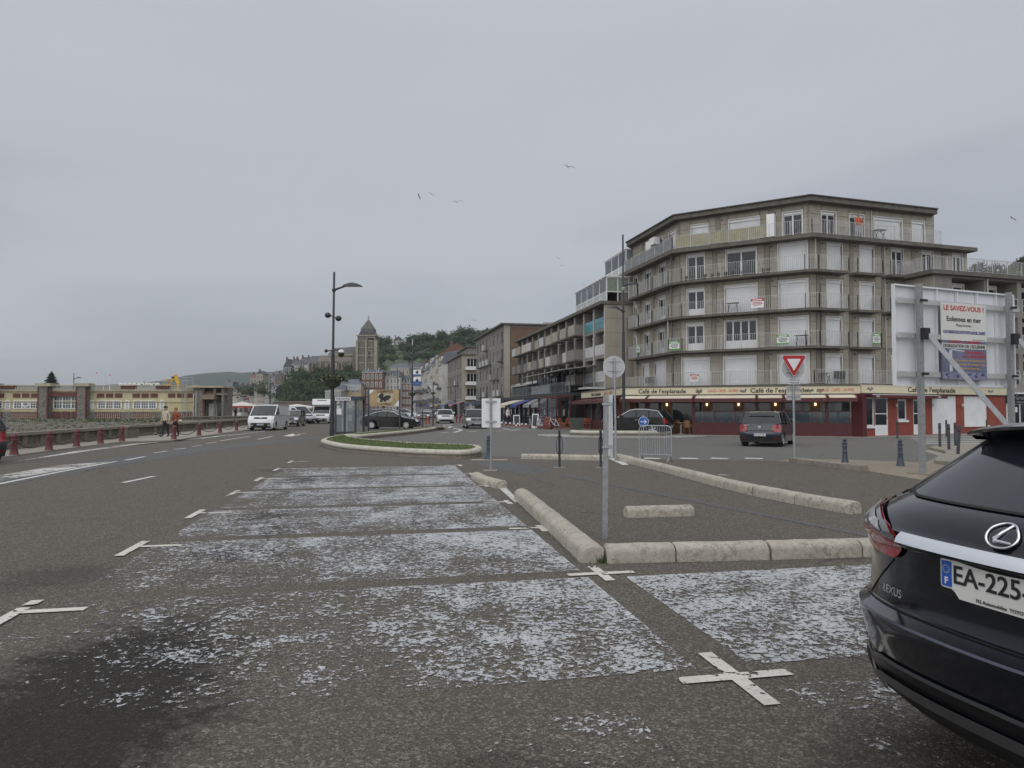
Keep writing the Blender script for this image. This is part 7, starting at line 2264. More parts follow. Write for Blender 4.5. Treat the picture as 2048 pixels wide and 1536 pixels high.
 def patch(y0, y1, z0, z1, front=True, off=0.012, nm='panel', mat=TRIM, cut=0.0):
  tab = F_ if front else Rr
  m = MB(); rows = []
  for i in range(5):
   z = z0 + (z1 - z0) * i / 4
   row = []
   for j in range(7):
    y = y0 + (y1 - y0) * j / 6 + (cut * (i / 4) if abs(y0) < abs(y1) else 0)
    y = max(-hw * 0.985, min(hw * 0.985, y))
    k = 1 - 0.075 * abs(y / hw) ** 5
    zz = min(z, tab[-1][0])
    x = lerp_tab(tab, zz) * k
    if front and z > tab[-1][0]: x -= (z - tab[-1][0]) * 4
    row.append((x + (off if front else -off), y, z))
   rows.append(row)
  m.grid(rows)
  return m.build(nm, mat, t, 60)
 zf = F_[-1][0]
 for sd in (-1, 1):
  patch(sd * hw * 0.58, sd * hw * 0.97, zf - 0.19 * (1.5 if panel else 1), zf - 0.02 + 0.03 * panel, True, 0.014, 'headlamp', HEADL)
  wd = patch(sd * hw * 0.60, sd * hw * 0.98, Rr[-1][0] - (0.33 if style != 'sedan' else 0.25), Rr[-1][0] - 0.03, False, 0.014, 'tail_lamp', TAILR)
  patch(sd * hw * 0.55, sd * hw * 0.85, zb + 0.14, zb + 0.22, True, 0.016, 'fog_lamp', HEADL)
  patch(sd * hw * 0.66, sd * hw * 0.88, zb + 0.14, zb + 0.19, False, 0.016, 'reflector', TAILR)
 patch(-hw * 0.5, hw * 0.5, zf - 0.20, zf - 0.07, True, 0.016, 'grille', grille)
 patch(-hw * 0.62, hw * 0.62, zb + 0.05, zb + 0.21, True, 0.014, 'air_intake', TRIM)
 if lower:
  patch(-hw * 0.985, hw * 0.985, zb + 0.0, 0.58 if panel else zb + 0.16, True, 0.010, 'bumper', lower)
 patch(-hw * 0.985, hw * 0.985, zb, zb + 0.2, False, 0.008, 'rear_valance', TRIM)
 MB().lathe([(0.075, 0), (0.075, 0.012)], 16, (lerp_tab(F_, zf - 0.13) + 0.012, 0, zf - 0.13), axis='X').build('badge', CHROME, t)
 zp = zb + 0.24
 pf = MB().bx(-0.006, 0.006, -0.26, 0.26, -0.055, 0.055).build('number_plate', PLATE, t, None, (lerp_tab(F_, zp) + 0.03, 0, zp))
 MB().bx(0.007, 0.009, -0.26, -0.22, -0.055, 0.055).build('plate_band', EUB, pf)
 zr = (0.52 if style != 'sedan' else 0.78)
 pr_ = MB().bx(-0.006, 0.006, -0.26, 0.26, -0.055, 0.055).build('number_plate', PLATE, t, None, (lerp_tab(Rr, zr) - 0.03, 0, zr))
 MB().bx(-0.009, -0.007, 0.215, 0.26, -0.055, 0.055).build('plate_band', EUB, pr_)
 for dp_, rot, xx in ((pf, (pi / 2, 0, pi / 2), 0.0075), (pr_, (pi / 2, 0, -pi / 2), -0.0075)):
  if plate: text(plate, 0.085, INK, dp_, (xx, 0.0, 0), rot=rot, bold=0.01, ext=0.0008, name='plate_lettering')
  else:       # characters too small to read: blocks of ink
   mm = MB()
   for q in (-0.16, -0.105, -0.02, 0.03, 0.08, 0.155, 0.205):
    mm.bx(xx - 0.001, xx + 0.001, q - 0.018, q + 0.018, -0.035, 0.035)
   mm.build('plate_print', INK, dp_)
 m = MB()
 xw = gh[-1][0]
 for y0 in (0.1, -0.45):
  m.beam((xw + 0.02, y0, zbelt + 0.03), (xw - 0.28, y0 + 0.5, zbelt + 0.22), 0.012, 0.02)
 m.build('wiper', TRIM, t)
 for x in (S['xr'], S['xf']):
  for sd in (-1, 1):
   wheel(t, x, sd * (hw - 0.12), r, sd, spokes, rimm)
 return t, patch
NAVYP = paintm('navy', (0.012, 0.016, 0.030))
BLACKP = paintm('black', (0.006, 0.006, 0.008), 0.2)
GREYP = paintm('grey', (0.10, 0.10, 0.105))
WHITEP = paintm('white', (0.66, 0.67, 0.69))
DGREYP = paintm('dark_grey', (0.030, 0.031, 0.034))
HB = R(90) - R(0)
def heading(deg_right):      # local +x points this many degrees right of straight ahead
 return R(90 - deg_right)
rc = gnd(1524, 893)
hd = 30.0
ctr = Vector((rc.x + sin(R(hd)) * 1.5, rc.y + cos(R(hd)) * 1.5, 0.004))
dc, pt = car('hatchback_car', 'dark blue hatchback seen from behind on the roundabout before the cafe', 'hatch', NAVYP, ctr, heading(hd), plate='EW-667-GR')
m = MB().add([(-2.02, -0.075, 0.93), (-2.02, 0.075, 0.93), (-2.02, 0.055, 0.83), (-2.02, 0.0, 0.80), (-2.02, -0.055, 0.83)], [(0, 1, 2, 3, 4)])
m.build('tailgate_badge', CHROME, dc, None, (0.018, 0, -0.02))
MB().bx(-1.83, -1.78, -0.55, 0.55, 1.435, 1.47).build('spoiler', NAVYP, dc)
MB().beam((-1.86, 0.0, 1.06), (-1.84, -0.4, 1.10), 0.03, 0.035).build('rear_wiper', TRIM, dc)
MB().bx(-1.985, -1.975, 0.42, 0.66, 0.915, 0.94).build('model_lettering', CHROME, dc)
MB().bx(-2.035, -2.03, -0.62, 0.62, 0.69, 0.705).build('tailgate_seam', SEAM, dc)
p = gnd(956, 857.5)
car('people_carrier', 'grey people carrier driving out of the shopping street behind the white sign panel', 'mpv', GREYP, (p.x - 0.4, p.y + 2.0, 0.004), heading(180 - 9), chrome_line=False, grille=BLK)
p = gnd(886, 847.3)
car('crossover_car', 'white crossover with black grille following the grey people carrier', 'suv', WHITEP, (p.x, p.y + 2.0, 0.004), heading(180 - 9), lower=TRIM, grille=BLK)
p = gnd(521, 861.5)
car('delivery_van', 'white front-facing van with black bumper beside the sea wall', 'van', WHITEP, (p.x - 0.1, p.y + 2.2, 0.004), heading(180 - 3), 'van', lower=TRIM, panel=True, grille=BLK)
p = gnd(572, 853.5)
car('small_car', 'dark grey small car parked right behind the white van', 'hatch', DGREYP, (p.x, p.y + 2.0, 0.004), heading(180 - 6), grille=BLK)
p = gnd(590, 848.5)
car('panel_van', 'white panel van standing side-on behind the dark small car', 'van', WHITEP, (p.x - 0.6, p.y + 1.4, 0.004), heading(118), 'van', lower=TRIM, panel=True, grille=BLK)
p = gnd(636, 847.3)
mh, _ = car('motorhome', 'white motorhome with tall overcab body coming along the road', 'van', WHITEP, (p.x, p.y + 2.3, 0.004), heading(180 - 6), 'motorhome', lower=TRIM, panel=True, grille=BLK)
MB().add([(-2.6, -1.05, 0.5), (0.7, -1.05, 1.2), (0.7, -1.05, 2.05), (1.35, -1.05, 2.1), (1.15, -1.05, 2.75), (-2.6, -1.05, 2.85), (-2.6, 1.05, 0.5), (0.7, 1.05, 1.2), (0.7, 1.05, 2.05), (1.35, 1.05, 2.1), (1.15, 1.05, 2.75), (-2.6, 1.05, 2.85)],
   [(0, 1, 2, 3, 4, 5), (11, 10, 9, 8, 7, 6), (0, 6, 7, 1), (1, 7, 8, 2), (2, 8, 9, 3), (3, 9, 10, 4), (4, 10, 11, 5), (5, 11, 6, 0)]).build('living_body', WHITEP, mh)
MB().bx(1.18, 1.24, -0.5, 0.5, 2.55, 2.62).build('roof_light', TRIM, mh)
for i, (px, py, st, pm, hd_, lab) in enumerate(((778, 859.0, 'sedan', BLACKP, 93, 'black saloon with chrome window line and multispoke wheels behind the grass island'), (782, 853.0, 'mpv', DGREYP, 94, 'dark estate car parked beyond the black saloon'))):
 p = gnd(px, py)
 car('saloon_car' if i == 0 else 'estate_car', lab, st, pm, (p.x, p.y + 0.95, 0.004), heading(hd_), spokes=12 if i == 0 else 5, chrome_line=True)
p = gnd(1268, 862.5)
car('black_estate', 'black car with silver window line parked behind the oval island', 'suv', BLACKP, (p.x - 1.15, 44.0, 0.036), heading(-60), chrome_line=True)
car('dark_blue_car', 'dark blue car whose tail just enters beside the maroon bollards', 'hatch', NAVYP, (-15.42 - 1.75, 20.5 + 1.0, 0.004), heading(-60))
FAR = [(606, 846, 'hatch', DGREYP, 170, 'dark car behind the white panel van'), (655, 840, 'hatch', GREYP, 172, 'grey car right behind the motorhome'), (463, 836, 'hatch', WHITEP, 95, 'white car parked by the market pavilion'),
  (848, 841, 'hatch', GREYP, 175, 'grey car queueing beside the banner lamp post'), (862, 838, 'suv', DGREYP, 172, 'dark car queueing far down the street'), (640, 834, 'mpv', BLACKP, 95, 'black car parked below the quay wall'), (665, 834.5, 'hatch', WHITEP, 95, 'white car parked below the quay wall'),
  (700, 834, 'suv', DGREYP, 95, 'dark car parked in front of the yellow house'), (735, 835, 'hatch', GREYP, 92, 'grey car parked in front of the red brick house'), (812, 836, 'mpv', WHITEP, 92, 'white car parked near the far lamp post')]
for px, py, st, pm, hd_, lab in FAR:
 p = gnd(px, py)
 car('parked_car', lab, st, pm, (p.x, p.y, 0.004), heading(hd_), group='cars along the quay and the far street')
# ================================================================== NEAR CAR (dark SUV) AND HOARDING
AX = R(16)
UV_, VV_ = Vector((cos(AX), sin(AX), 0)), Vector((-sin(AX), cos(AX), 0))
PC = Vector((1.835, 2.69, 0))
SUVP = M('suv_paint', (0.004, 0.0055, 0.010), 0.12, 0.05, 2, spec=0.35, coat=0.6)
suv = thing('parked_suv', 'dark navy estate SUV with chrome tailgate strip parked at the kerb', 'car', PC, AX)
ZU = [(0.26, 0.10), (0.34, 0.00), (0.40, -0.03), (0.44, -0.055), (0.47, -0.06), (0.52, -0.075), (0.62, -0.10), (0.68, -0.115), (0.705, -0.11), (0.72, -0.05), (0.735, -0.012), (0.78, 0.0), (0.88, 0.008), (1.0, 0.008), (1.03, -0.018), (1.045, -0.028), (1.075, -0.026), (1.085, -0.008), (1.10, 0.0), (1.16, 0.035), (1.20, 0.10), (1.215, 0.135), (1.30, 0.265), (1.40, 0.425), (1.49, 0.57), (1.55, 0.66)]
HWZ = [(0.26, 0.86), (0.36, 0.915), (0.45, 0.925), (0.65, 0.945), (0.70, 0.945), (0.75, 0.925), (1.0, 0.935), (1.10, 0.925), (1.20, 0.865), (1.30, 0.80), (1.40, 0.735), (1.49, 0.675), (1.55, 0.62)]
CZ = [(0.26, 0.26), (0.5, 0.33), (0.7, 0.335), (0.74, 0.26), (1.0, 0.27), (1.1, 0.28), (1.21, 0.30), (1.5, 0.22), (1.55, 0.2)]
def RS(t, z, off=0.0):
 """point on the rear surface; t runs -1..1 across the width"""
 def P(t, z):
  a = min(1.0, abs(t))
  u = lerp_tab(ZU, z) + lerp_tab(CZ, z) * (0.5 * a ** 2 + 0.5 * a ** 5)
  return Vector((u, t * lerp_tab(HWZ, z), z))
 p = P(t, z)
 if off:
  e = 0.01
  n = (P(min(1, t + e), z) - P(max(-1, t - e), z)).cross(P(t, z + e) - P(t, z - e))
  n = -n.normalized() if n.x > 0 else n.normalized()
  p = p + n * off
 return p
zs = sorted({*[a for a, _ in ZU], 0.30, 0.57, 0.83, 0.94, 1.13, 1.25, 1.35, 1.45})
ts = [-1 + 2 * i / 40 for i in range(41)]
FR = [0.03, 0.07, 0.14, 0.24, 0.36, 0.5, 0.64, 0.76, 0.86, 0.94, 1.0]
def side_pt(sd, z, f):
 e = RS(sd, z)
 u = e.x + (4.62 - e.x) * f
 hwv = lerp_tab(HWZ, z) + 0.012 * min(1, f * 14) * (z < 1.1)
 if z > 1.10:       # glasshouse ends in the windscreen, bonnet beyond
  return Vector((e.x + (2.75 + (1.55 - z) * 1.55 - e.x) * f, sd * hwv, z))
 k = 1 - 0.14 * max(0, (u - 3.6) / 1.02) ** 2
 return Vector((u, sd * hwv * k, z - max(0, u - 3.4) * 0.13 * max(0, z - 0.95) / 0.15))
m = MB()
m.grid([[side_pt(-1, z, f) for f in reversed(FR)] + [RS(t, z) for t in ts] + [side_pt(1, z, f) for f in FR] for z in zs])
rt = [RS(t, 1.55) for t in ts]
m.grid([rt, [Vector((1.2, p.y, 1.64 - 0.06 * (p.y / 0.62) ** 2)) for p in rt], [Vector((2.0, p.y, 1.66 - 0.06 * (p.y / 0.62) ** 2)) for p in rt], [Vector((2.75, p.y, 1.56)) for p in rt]])
m.quad((3.45, -0.92, 1.10), (3.45, 0.92, 1.10), (2.75, 0.62, 1.55), (2.75, -0.62, 1.55))
m.quad((3.45, -0.92, 1.10), (4.6, -0.78, 0.92), (4.6, 0.78, 0.92), (3.45, 0.92, 1.10))
m.quad((4.62, -0.8, 0.3), (4.62, 0.8, 0.3), (4.6, 0.78, 0.92), (4.6, -0.78, 0.92))
m.build('body', SUVP, suv, 38)
MB().bx(0.5, 4.4, -0.8, 0.8, 0.22, 0.7).build('underbody', SEAM, suv)
def rpatch(name, tops, bots, t0, t1, off, mat, nt_=24, nz=6, parent=None, sm=60):
 """patch following the rear surface between two height curves"""
 rows = []
 for j in range(nz + 1):
  f = j / nz
  rows.append([RS(t0 + (t1 - t0) * i / nt_, bots(t0 + (t1 - t0) * i / nt_) * (1 - f) + tops(t0 + (t1 - t0) * i / nt_) * f, off) for i in range(nt_ + 1)])
 mm = MB(); mm.grid(rows)
 return mm.build(name, mat, parent or suv, sm)
K = lambda v: (lambda t: v)
tab = lambda pts: (lambda t: lerp_tab(pts, abs(t)))
SGL = glass('suv_rear_glass', (0.016, 0.018, 0.024), 0.05, 0.7)
rpatch('rear_window', K(1.485), tab([(0, 1.215), (0.7, 1.218), (0.86, 1.235)]), -0.85, 0.85, 0.006, SGL, 30, 8)
rpatch('window_seal', tab([(0, 1.216), (0.7, 1.219), (0.86, 1.236)]), tab([(0, 1.208), (0.7, 1.211), (0.86, 1.226)]), -0.87, 0.87, 0.007, SEAM, 30, 1)
for sd in (-1, 1):
 mm = MB(); mm.tube([RS(sd * 0.868, 1.22 + 0.27 * i / 10, 0.006) for i in range(11)], 0.006, 6)
 mm.build('pillar_trim', M('satin_trim', (0.10, 0.10, 0.105), 0.35, 0.05, 3, metal=0.6), suv, 60)
 mm = MB(); mm.tube([RS(sd * (0.905 + 0.03 * (i / 10)), 1.205 + 0.28 * i / 10, 0.002) for i in range(11)], 0.0035, 5)
 mm.build('pillar_gap', SEAM, suv, 60)
for sd in (-1, 1):
 P = [(0.915, 1.19), (0.90, 1.14), (0.80, 1.10), (0.65, 1.06), (0.53, 1.035)]
 mm = MB(); mm.tube([RS(sd * t, z, 0.001) for t, z in P], 0.005, 5); mm.build('shut_line', SEAM, suv)
 P = [(0.62, 0.935), (0.72, 0.86), (0.82, 0.78), (0.86, 0.735)]
 mm = MB(); mm.tube([RS(sd * t, z, 0.001) for t, z in P], 0.004, 5); mm.build('shut_line', SEAM, suv)
mm = MB(); mm.tube([RS(t, 0.728, 0.002) for t in [-0.86 + 1.72 * i / 30 for i in range(31)]], 0.005, 5); mm.build('shut_line', SEAM, suv)
mm = MB(); mm.grid([[RS(-0.52 + 1.04 * i / 30, 1.044 + 0.033 * j / 3, 0.030 - 0.026 * j / 3) for i in range(31)] for j in range(4)])
mm.build('chrome_strip', M('satin_chrome', (0.86, 0.87, 0.90), 0.22, 0.03, 3, metal=1.0), suv, 60)
mm = MB(); mm.grid([[RS(-0.53 + 1.06 * i / 30, 1.022 + 0.018 * j, 0.012 + 0.018 * j) for i in range(31)] for j in range(2)])
mm.build('strip_lip', TRIM, suv, 60)
for sd in (1, -1):
 def S_(f): return f
 tp_c = tab([(0.50, 1.055), (0.62, 1.085), (0.80, 1.14), (0.90, 1.165), (1.0, 1.17)])
 bt_c = tab([(0.50, 1.035), (0.56, 0.965), (0.60, 0.945), (0.80, 0.955), (1.0, 0.985)])
 lam = rpatch('tail_lamp', tp_c, bt_c, sd * 0.505, sd * 1.0, 0.016, TAILR, 18, 6)
 rpatch('clear_lens', lambda t: tp_c(t) - 0.006, tab([(0.5, 1.042), (0.62, 1.048), (0.8, 1.062), (0.93, 1.075)]), sd * 0.535, sd * 0.945, 0.022, M('lamp_clear', (0.07, 0.073, 0.076), 0.1, 0.35, 22, spec=0.9, coat=1.0), 14, 4, lam)
 rpatch('chrome_reflector', lambda t: tp_c(t) - 0.030, tab([(0.6, 1.056), (0.8, 1.075), (0.9, 1.10)]), sd * 0.62, sd * 0.86, 0.027, M('lamp_reflector', (0.34, 0.35, 0.36), 0.15, 0.5, 40), 10, 3, lam)
 e0, e1 = RS(sd, 1.165), RS(sd, 0.99)
 mm = MB(); mm.quad(e0 + Vector((0, sd * 0.014, 0)), e1 + Vector((0, sd * 0.014, 0)), e1 + Vector((0.28, sd * 0.02, 0.06)), e0 + Vector((0.30, sd * 0.016, -0.03)))
 mm.build('lamp_side', TAILR, lam)
em = thing_c = MB()
cz_ = 1.135
E = [RS(0.056 * cos(a) / 0.9 * 1.12, cz_ + 0.042 * sin(a), 0.010) for a in [2 * pi * i / 40 for i in range(41)]]
em.tube(E, 0.0052, 8)
em_o = em.build('emblem_ring', CHROME, suv, 60)
L_ = [(-0.034 + 0.068, 0.040), (-0.012, -0.018), (0.052, -0.026)]
path = [RS(-(x) / 0.93, cz_ + z, 0.010) for x, z in ((0.020, 0.037), (-0.006, 0.011), (-0.027, -0.013), (-0.023, -0.020), (0.0, -0.020), (0.047, -0.021))]
MB().tube(path, [0.006, 0.007, 0.008, 0.008, 0.0075, 0.006], 8).build('emblem_stroke', CHROME, suv, 60)
rpatch('emblem_field', lambda t: cz_ + 0.042 * max(0.0, 1 - (t / 0.068) ** 2) ** 0.5, lambda t: cz_ - 0.042 * max(0.0, 1 - (t / 0.068) ** 2) ** 0.5, -0.068, 0.068, 0.004, M('emblem_blue_black', (0.006, 0.007, 0.016), 0.1, 0.05, 3, coat=1.0), 20, 4)
pu = -0.004
pl = MB()
pl.add([(pu, 0.26, 0.90), (pu, 0.26, 1.005), (pu, 0.255, 1.01), (pu, -0.26, 1.01), (pu, -0.26, 0.858), (pu, 0.175, 0.862), (pu, 0.195, 0.885), (pu, 0.21, 0.895), (pu, 0.25, 0.896)], [(0, 1, 2, 3, 4, 5, 6, 7, 8)])
pl_o = pl.build('number_plate', M('suv_plate', (0.66, 0.66, 0.63), 0.45, 0.04, 5), suv)
MB().bx(pu - 0.003, pu - 0.001, 0.208, 0.254, 0.902, 1.004).build('plate_band', EUB, pl_o)
rotR = (pi / 2, 0, -pi / 2)
tx = text('EA-225-', 1.0, INK, pl_o, (pu - 0.003, 0.203, 0.953), rot=rotR, bold=0.012, ext=0.001, align='LEFT', name='plate_lettering')
wv = max(v.co.x for v in tx.data.vertices) - min(v.co.x for v in tx.data.vertices)
tx.scale = (0.312 / wv, 0.102, 1)
text('F', 0.038, SIGNW, pl_o, (pu - 0.004, 0.231, 0.924), rot=rotR, bold=0.02, ext=0.001, name='plate_lettering')
STAR = M('plate_star', (0.75, 0.6, 0.05), 0.5, 0)
mm = MB()
for k in range(12):
 a = 2 * pi * k / 12
 mm.bx(pu - 0.0045, pu - 0.0035, 0.231 + 0.015 * cos(a) - 0.0016, 0.231 + 0.015 * cos(a) + 0.0016, 0.972 + 0.015 * sin(a) - 0.0016, 0.972 + 0.015 * sin(a) + 0.0016)
mm.build('plate_stars', STAR, pl_o)
tx = text('FG Automobiles  TOYOTA  DOUAI  Zac du L', 0.019, INK, pl_o, (pu - 0.003, 0.10, 0.876), rot=rotR, bold=0.008, ext=0.0006, align='LEFT', name='dealer_lettering')
rpatch('plate_recess', K(1.026), K(0.86), -0.30, 0.30, 0.001, M('recess_black', (0.004, 0.004, 0.005), 0.5, 0.05, 3), 12, 3)
lx = text('LEXUS', 1.0, CHROME, suv, (0, 0, 0), rot=rotR, bold=0.0, ext=0.008, align='LEFT', name='badge_lettering')
w0 = min(v.co.x for v in lx.data.vertices); wv = max(v.co.x for v in lx.data.vertices) - w0
for v in lx.data.vertices:       # wrap the letters on to the curved tailgate
 yy = 0.66 - (v.co.x - w0) / wv * 0.145
 zz = 0.79 + v.co.y * 0.052
 q = RS(yy / 0.93, zz, 0.004 + v.co.z * 0.1)
 v.co = q
lx.rotation_euler = (0, 0, 0)
rpatch('bumper_ledge', K(0.703), K(0.694), -0.98, 0.98, 0.003, M('ledge_sheen', (0.05, 0.055, 0.085), 0.2, 0.05, 3, coat=1.0), 40, 2)
SKIRT = M('skirt_grey', (0.085, 0.088, 0.092), 0.45, 0.12, 4, metal=0.2)
upb = tab([(0, 0.515), (0.66, 0.505), (0.74, 0.475), (1.0, 0.515)])
rpatch('skirt_line', lambda t: upb(t) + 0.008, lambda t: upb(t) - 0.012, -1.0, 1.0, 0.010, SKIRT, 50, 2)
rpatch('skirt_insert', lambda t: upb(t) - 0.012, lambda t: upb(t) - 0.075, -1.0, 1.0, 0.004, M('skirt_black', (0.006, 0.006, 0.007), 0.4, 0.1, 4), 50, 3)
rpatch('skirt', tab([(0, 0.445), (0.66, 0.44), (0.73, 0.415), (0.80, 0.40), (1.0, 0.44)]), tab([(0, 0.39), (0.66, 0.385), (0.72, 0.34), (0.77, 0.30), (1.0, 0.365)]), -1.0, 1.0, 0.022, SKIRT, 50, 4)
rpatch('valance', tab([(0, 0.39), (0.66, 0.385), (0.72, 0.34), (1.0, 0.37)]), tab([(0, 0.28), (0.6, 0.28), (0.75, 0.29), (1.0, 0.33)]), -1.0, 1.0, 0.006, M('valance_black', (0.008, 0.008, 0.008), 0.7, 0.15, 6), 50, 4)
sp = MB()
for_rows = []
for y_ in [-0.66 + 1.32 * i / 20 for i in range(21)]:
 c = (abs(y_) / 0.66)
 lip = 0.40 + 0.20 * c ** 2.2
 for_rows.append([Vector((0.80 + 0.05 * c, y_, 1.585 - 0.05 * c ** 2)), Vector((lip + 0.06, y_, 1.570 - 0.05 * c ** 2)), Vector((lip, y_, 1.552 - 0.045 * c ** 2)), Vector((lip + 0.005, y_, 1.538 - 0.045 * c ** 2)), Vector((lip + 0.10, y_, 1.505 - 0.03 * c ** 2)), Vector((0.66, y_, 1.49 - 0.02 * c))])
sp.grid(for_rows)
nn = 6
sp.add(for_rows[0], [tuple(range(nn))]); sp.add(for_rows[-1], [tuple(range(nn - 1, -1, -1))])
sp.build('spoiler', SUVP, suv, 40)
for sd in (-1, 1):
 MB().quad((0.62, sd * 0.872, 1.20), (3.25, sd * 0.872, 1.20), (2.55, sd * 0.70, 1.47), (0.95, sd * 0.70, 1.47)).build('side_window', CARGL, suv)
 for x in (0.98, 3.72):
  MB().lathe([(0.42, 0), (0.42, sd * 0.02)], 24, (x, sd * 0.952, 0.40), axis='Y').build('wheel_arch', TRIM, suv)
  wheel(suv, x, sd * 0.86, 0.37, sd, 10)
 MB().ball((3.1, sd * 1.03, 1.18), (0.09, 0.13, 0.09), 10, 6).build('mirror', SUVP, suv, 50)
# ================================================================== HOARDING
HP = gnd(1822, 951)
hA = at(1785, 700, 17.55); hB = at(2023, 700, 19.3)
hang = atan2(hB.y - hA.y, hB.x - hA.x)
LH = hypot(hB.x - hA.x, hB.y - hA.y)
z0h, z1h = zat(771, 17.55), zat(569, 17.55)
ho_ = thing('hoarding', 'large white hoarding seen from behind on two braced steel posts', 'hoarding', (hA.x, hA.y, 0), hang)
HWM = M('hoarding_white', (0.66, 0.69, 0.72), 0.5, 0.07, 1.2, streak=0.12)
ns = 6
cuts = [0.0, 0.78, 1.52, 2.28, 3.06, 3.82, LH]
for i in range(6):
 s0, s1 = cuts[i], cuts[i + 1]
 zt0 = z1h - 0.0
 o = MB().bx(s0 + 0.004, s1 - 0.004, -0.01, 0.012, z0h, zt0).build('sheet', HWM, ho_)
 MB().bx(s0 + 0.004, s0 + 0.03, -0.085, -0.0105, z0h, zt0).build('folded_edge', HWM, o)
MB().bx(0, LH, -0.10, -0.0105, z1h - 0.03, z1h + 0.01).build('top_edge', HWM, ho_)
MB().bx(LH - 0.03, LH + 0.012, -0.10, -0.0105, z0h, z1h - 0.031).build('end_edge', HWM, ho_)
MB().bx(0, LH, -0.10, -0.0105, z0h - 0.01, z0h + 0.03).build('bottom_edge', HWM, ho_)
STLR = M('hoarding_rail', (0.50, 0.51, 0.51), 0.45, 0.1, 3, metal=0.4)
for py in (602, 671, 748):
 z = zat(py, 17.6)
 MB().bx(0.03, LH + 0.1, -0.17, -0.105, z - 0.065, z + 0.065).build('rail', STLR, ho_)
for s_ in (on_line(1824, 800, hA, hB)[0], on_line(2003, 800, hA, hB)[0]):
 MB().bx(s_ - 0.058, s_ + 0.058, -0.31, -0.19, -0.02, z1h + 0.02).build('post', GALVR, ho_)
 zt_ = zat(668, 17.6)
 MB().bx(s_ - 0.13, s_ + 0.10, -0.46, -0.361, zt_ - 0.15, zt_ + 0.13).build('clamp', BLK, ho_)
 MB().beam((s_ + 0.08, -0.42, zt_ - 0.02), (s_ + 1.62, -2.3, 0.0), 0.11, 0.11).build('brace', GALV, ho_)
 for py in (602, 748):
  z = zat(py, 17.6)
  MB().bx(s_ - 0.11, s_ + 0.14, -0.375, -0.361, z - 0.03, z + 0.03).build('strap', BLK, ho_)
 MB().bx(s_ - 0.25, s_ + 0.25, -0.6, 0.0, -0.02, 0.05).build('footing', PEB, ho_)
sP0, sP1 = on_line(1868, 650, hA, hB)[0], on_line(1957, 650, hA, hB)[0]
zP = [zat(603, 17.9), zat(679, 17.9), zat(758, 17.9)]
yP = -0.20
PAPER = M('poster_paper', (0.62, 0.63, 0.60), 0.7, 0.05, 2)
PBLUE = M('poster_blue_grey', (0.13, 0.14, 0.22), 0.7, 0.3, 2.5)
p1 = thing('poster', 'white poster with red and navy lettering about offshore turbines on the hoarding', 'poster', (hA.x, hA.y, 0), hang)
MB().bx(sP0, sP1, yP, yP + 0.02, zP[1], zP[0]).build('board', PAPER, p1)
TXR = M('poster_red', (0.45, 0.03, 0.035), 0.6, 0); TXN = M('poster_navy', (0.03, 0.035, 0.18), 0.6, 0); TXO = M('poster_orange', (0.62, 0.36, 0.12), 0.6, 0)
def fit(txt, s0, s1, z, h, mat, parent, bold=0.02, y=None):
 q = text(txt, 1.0, mat, parent, ((s0 + s1) / 2, (y or yP) - 0.004, z), bold=bold, ext=0.001)
 w = max(v.co.x for v in q.data.vertices) - min(v.co.x for v in q.data.vertices)
 q.scale = ((s1 - s0) / w, h / 0.72, 1)
 return q
Wp = sP1 - sP0
Zy = lambda py: zat(py, 17.9)
fit('LE SAVEZ-VOUS ?', sP0 + Wp * 0.05, sP1 - Wp * 0.05, Zy(614), 0.13, TXR, p1, 0.025)
fit('Eoliennes en mer', sP0 + Wp * 0.11, sP1 - Wp * 0.12, Zy(636), 0.13, INK, p1, 0.02)
fit('Plate-forme :', sP0 + Wp * 0.32, sP1 - Wp * 0.32, Zy(648), 0.075, INK, p1, 0.0)
fit('oceanscommuns.net', sP0 + Wp * 0.03, sP1 - Wp * 0.03, Zy(661), 0.115, TXN, p1, 0.02)
fit('S.O.S à l\'horizon', sP0 + Wp * 0.68, sP1 - Wp * 0.04, Zy(676.5), 0.035, INK, p1, 0)
p2 = thing('poster', 'blue-grey poster with white turbine drawing and red and orange lettering', 'poster', (hA.x, hA.y, 0), hang)
MB().bx(sP0 - 0.01, sP1 - 0.01, yP, yP + 0.02, zP[2], zP[1] - 0.005).build('board', PBLUE, p2)
MB().bx(sP0, sP1 - 0.02, yP - 0.003, yP - 0.001, Zy(695.5), Zy(685)).build('white_band', PAPER, p2)
fit('ALERTE - DANGER', sP0 + Wp * 0.14, sP1 - Wp * 0.15, Zy(682), 0.075, TXR, p2, 0.02)
fit('DEGRADATION DE L\'EOLIENNE', sP0 + Wp * 0.02, sP1 - Wp * 0.04, Zy(690.5), 0.09, INK, p2, 0.025, yP - 0.003)
fit('Dégradation', sP0 + Wp * 0.50, sP1 - Wp * 0.08, Zy(702), 0.08, TXR, p2, 0.02)
fit('de la BIOLOGIE', sP0 + Wp * 0.45, sP1 - Wp * 0.02, Zy(710.5), 0.08, TXR, p2, 0.02)
for i, (tx_, a, py) in enumerate((('Disparition de Biodiversité,', 0.3, 719), ('Nanoparticules de métaux rares,', 0.18, 727), ('métaux lourds . . . .', 0.4, 735))):
 fit(tx_, sP0 + Wp * a, sP1 - Wp * 0.04, Zy(py), 0.055, TXO, p2, 0.008)
TURB = M('poster_pale', (0.5, 0.52, 0.56), 0.7, 0.1, 3)
MB().bx(sP0 + Wp * 0.16, sP0 + Wp * 0.22, yP - 0.003, yP - 0.001, Zy(742), Zy(698)).build('turbine_tower', TURB, p2)
m = MB()
cxx, czz = sP0 + Wp * 0.22, Zy(698)
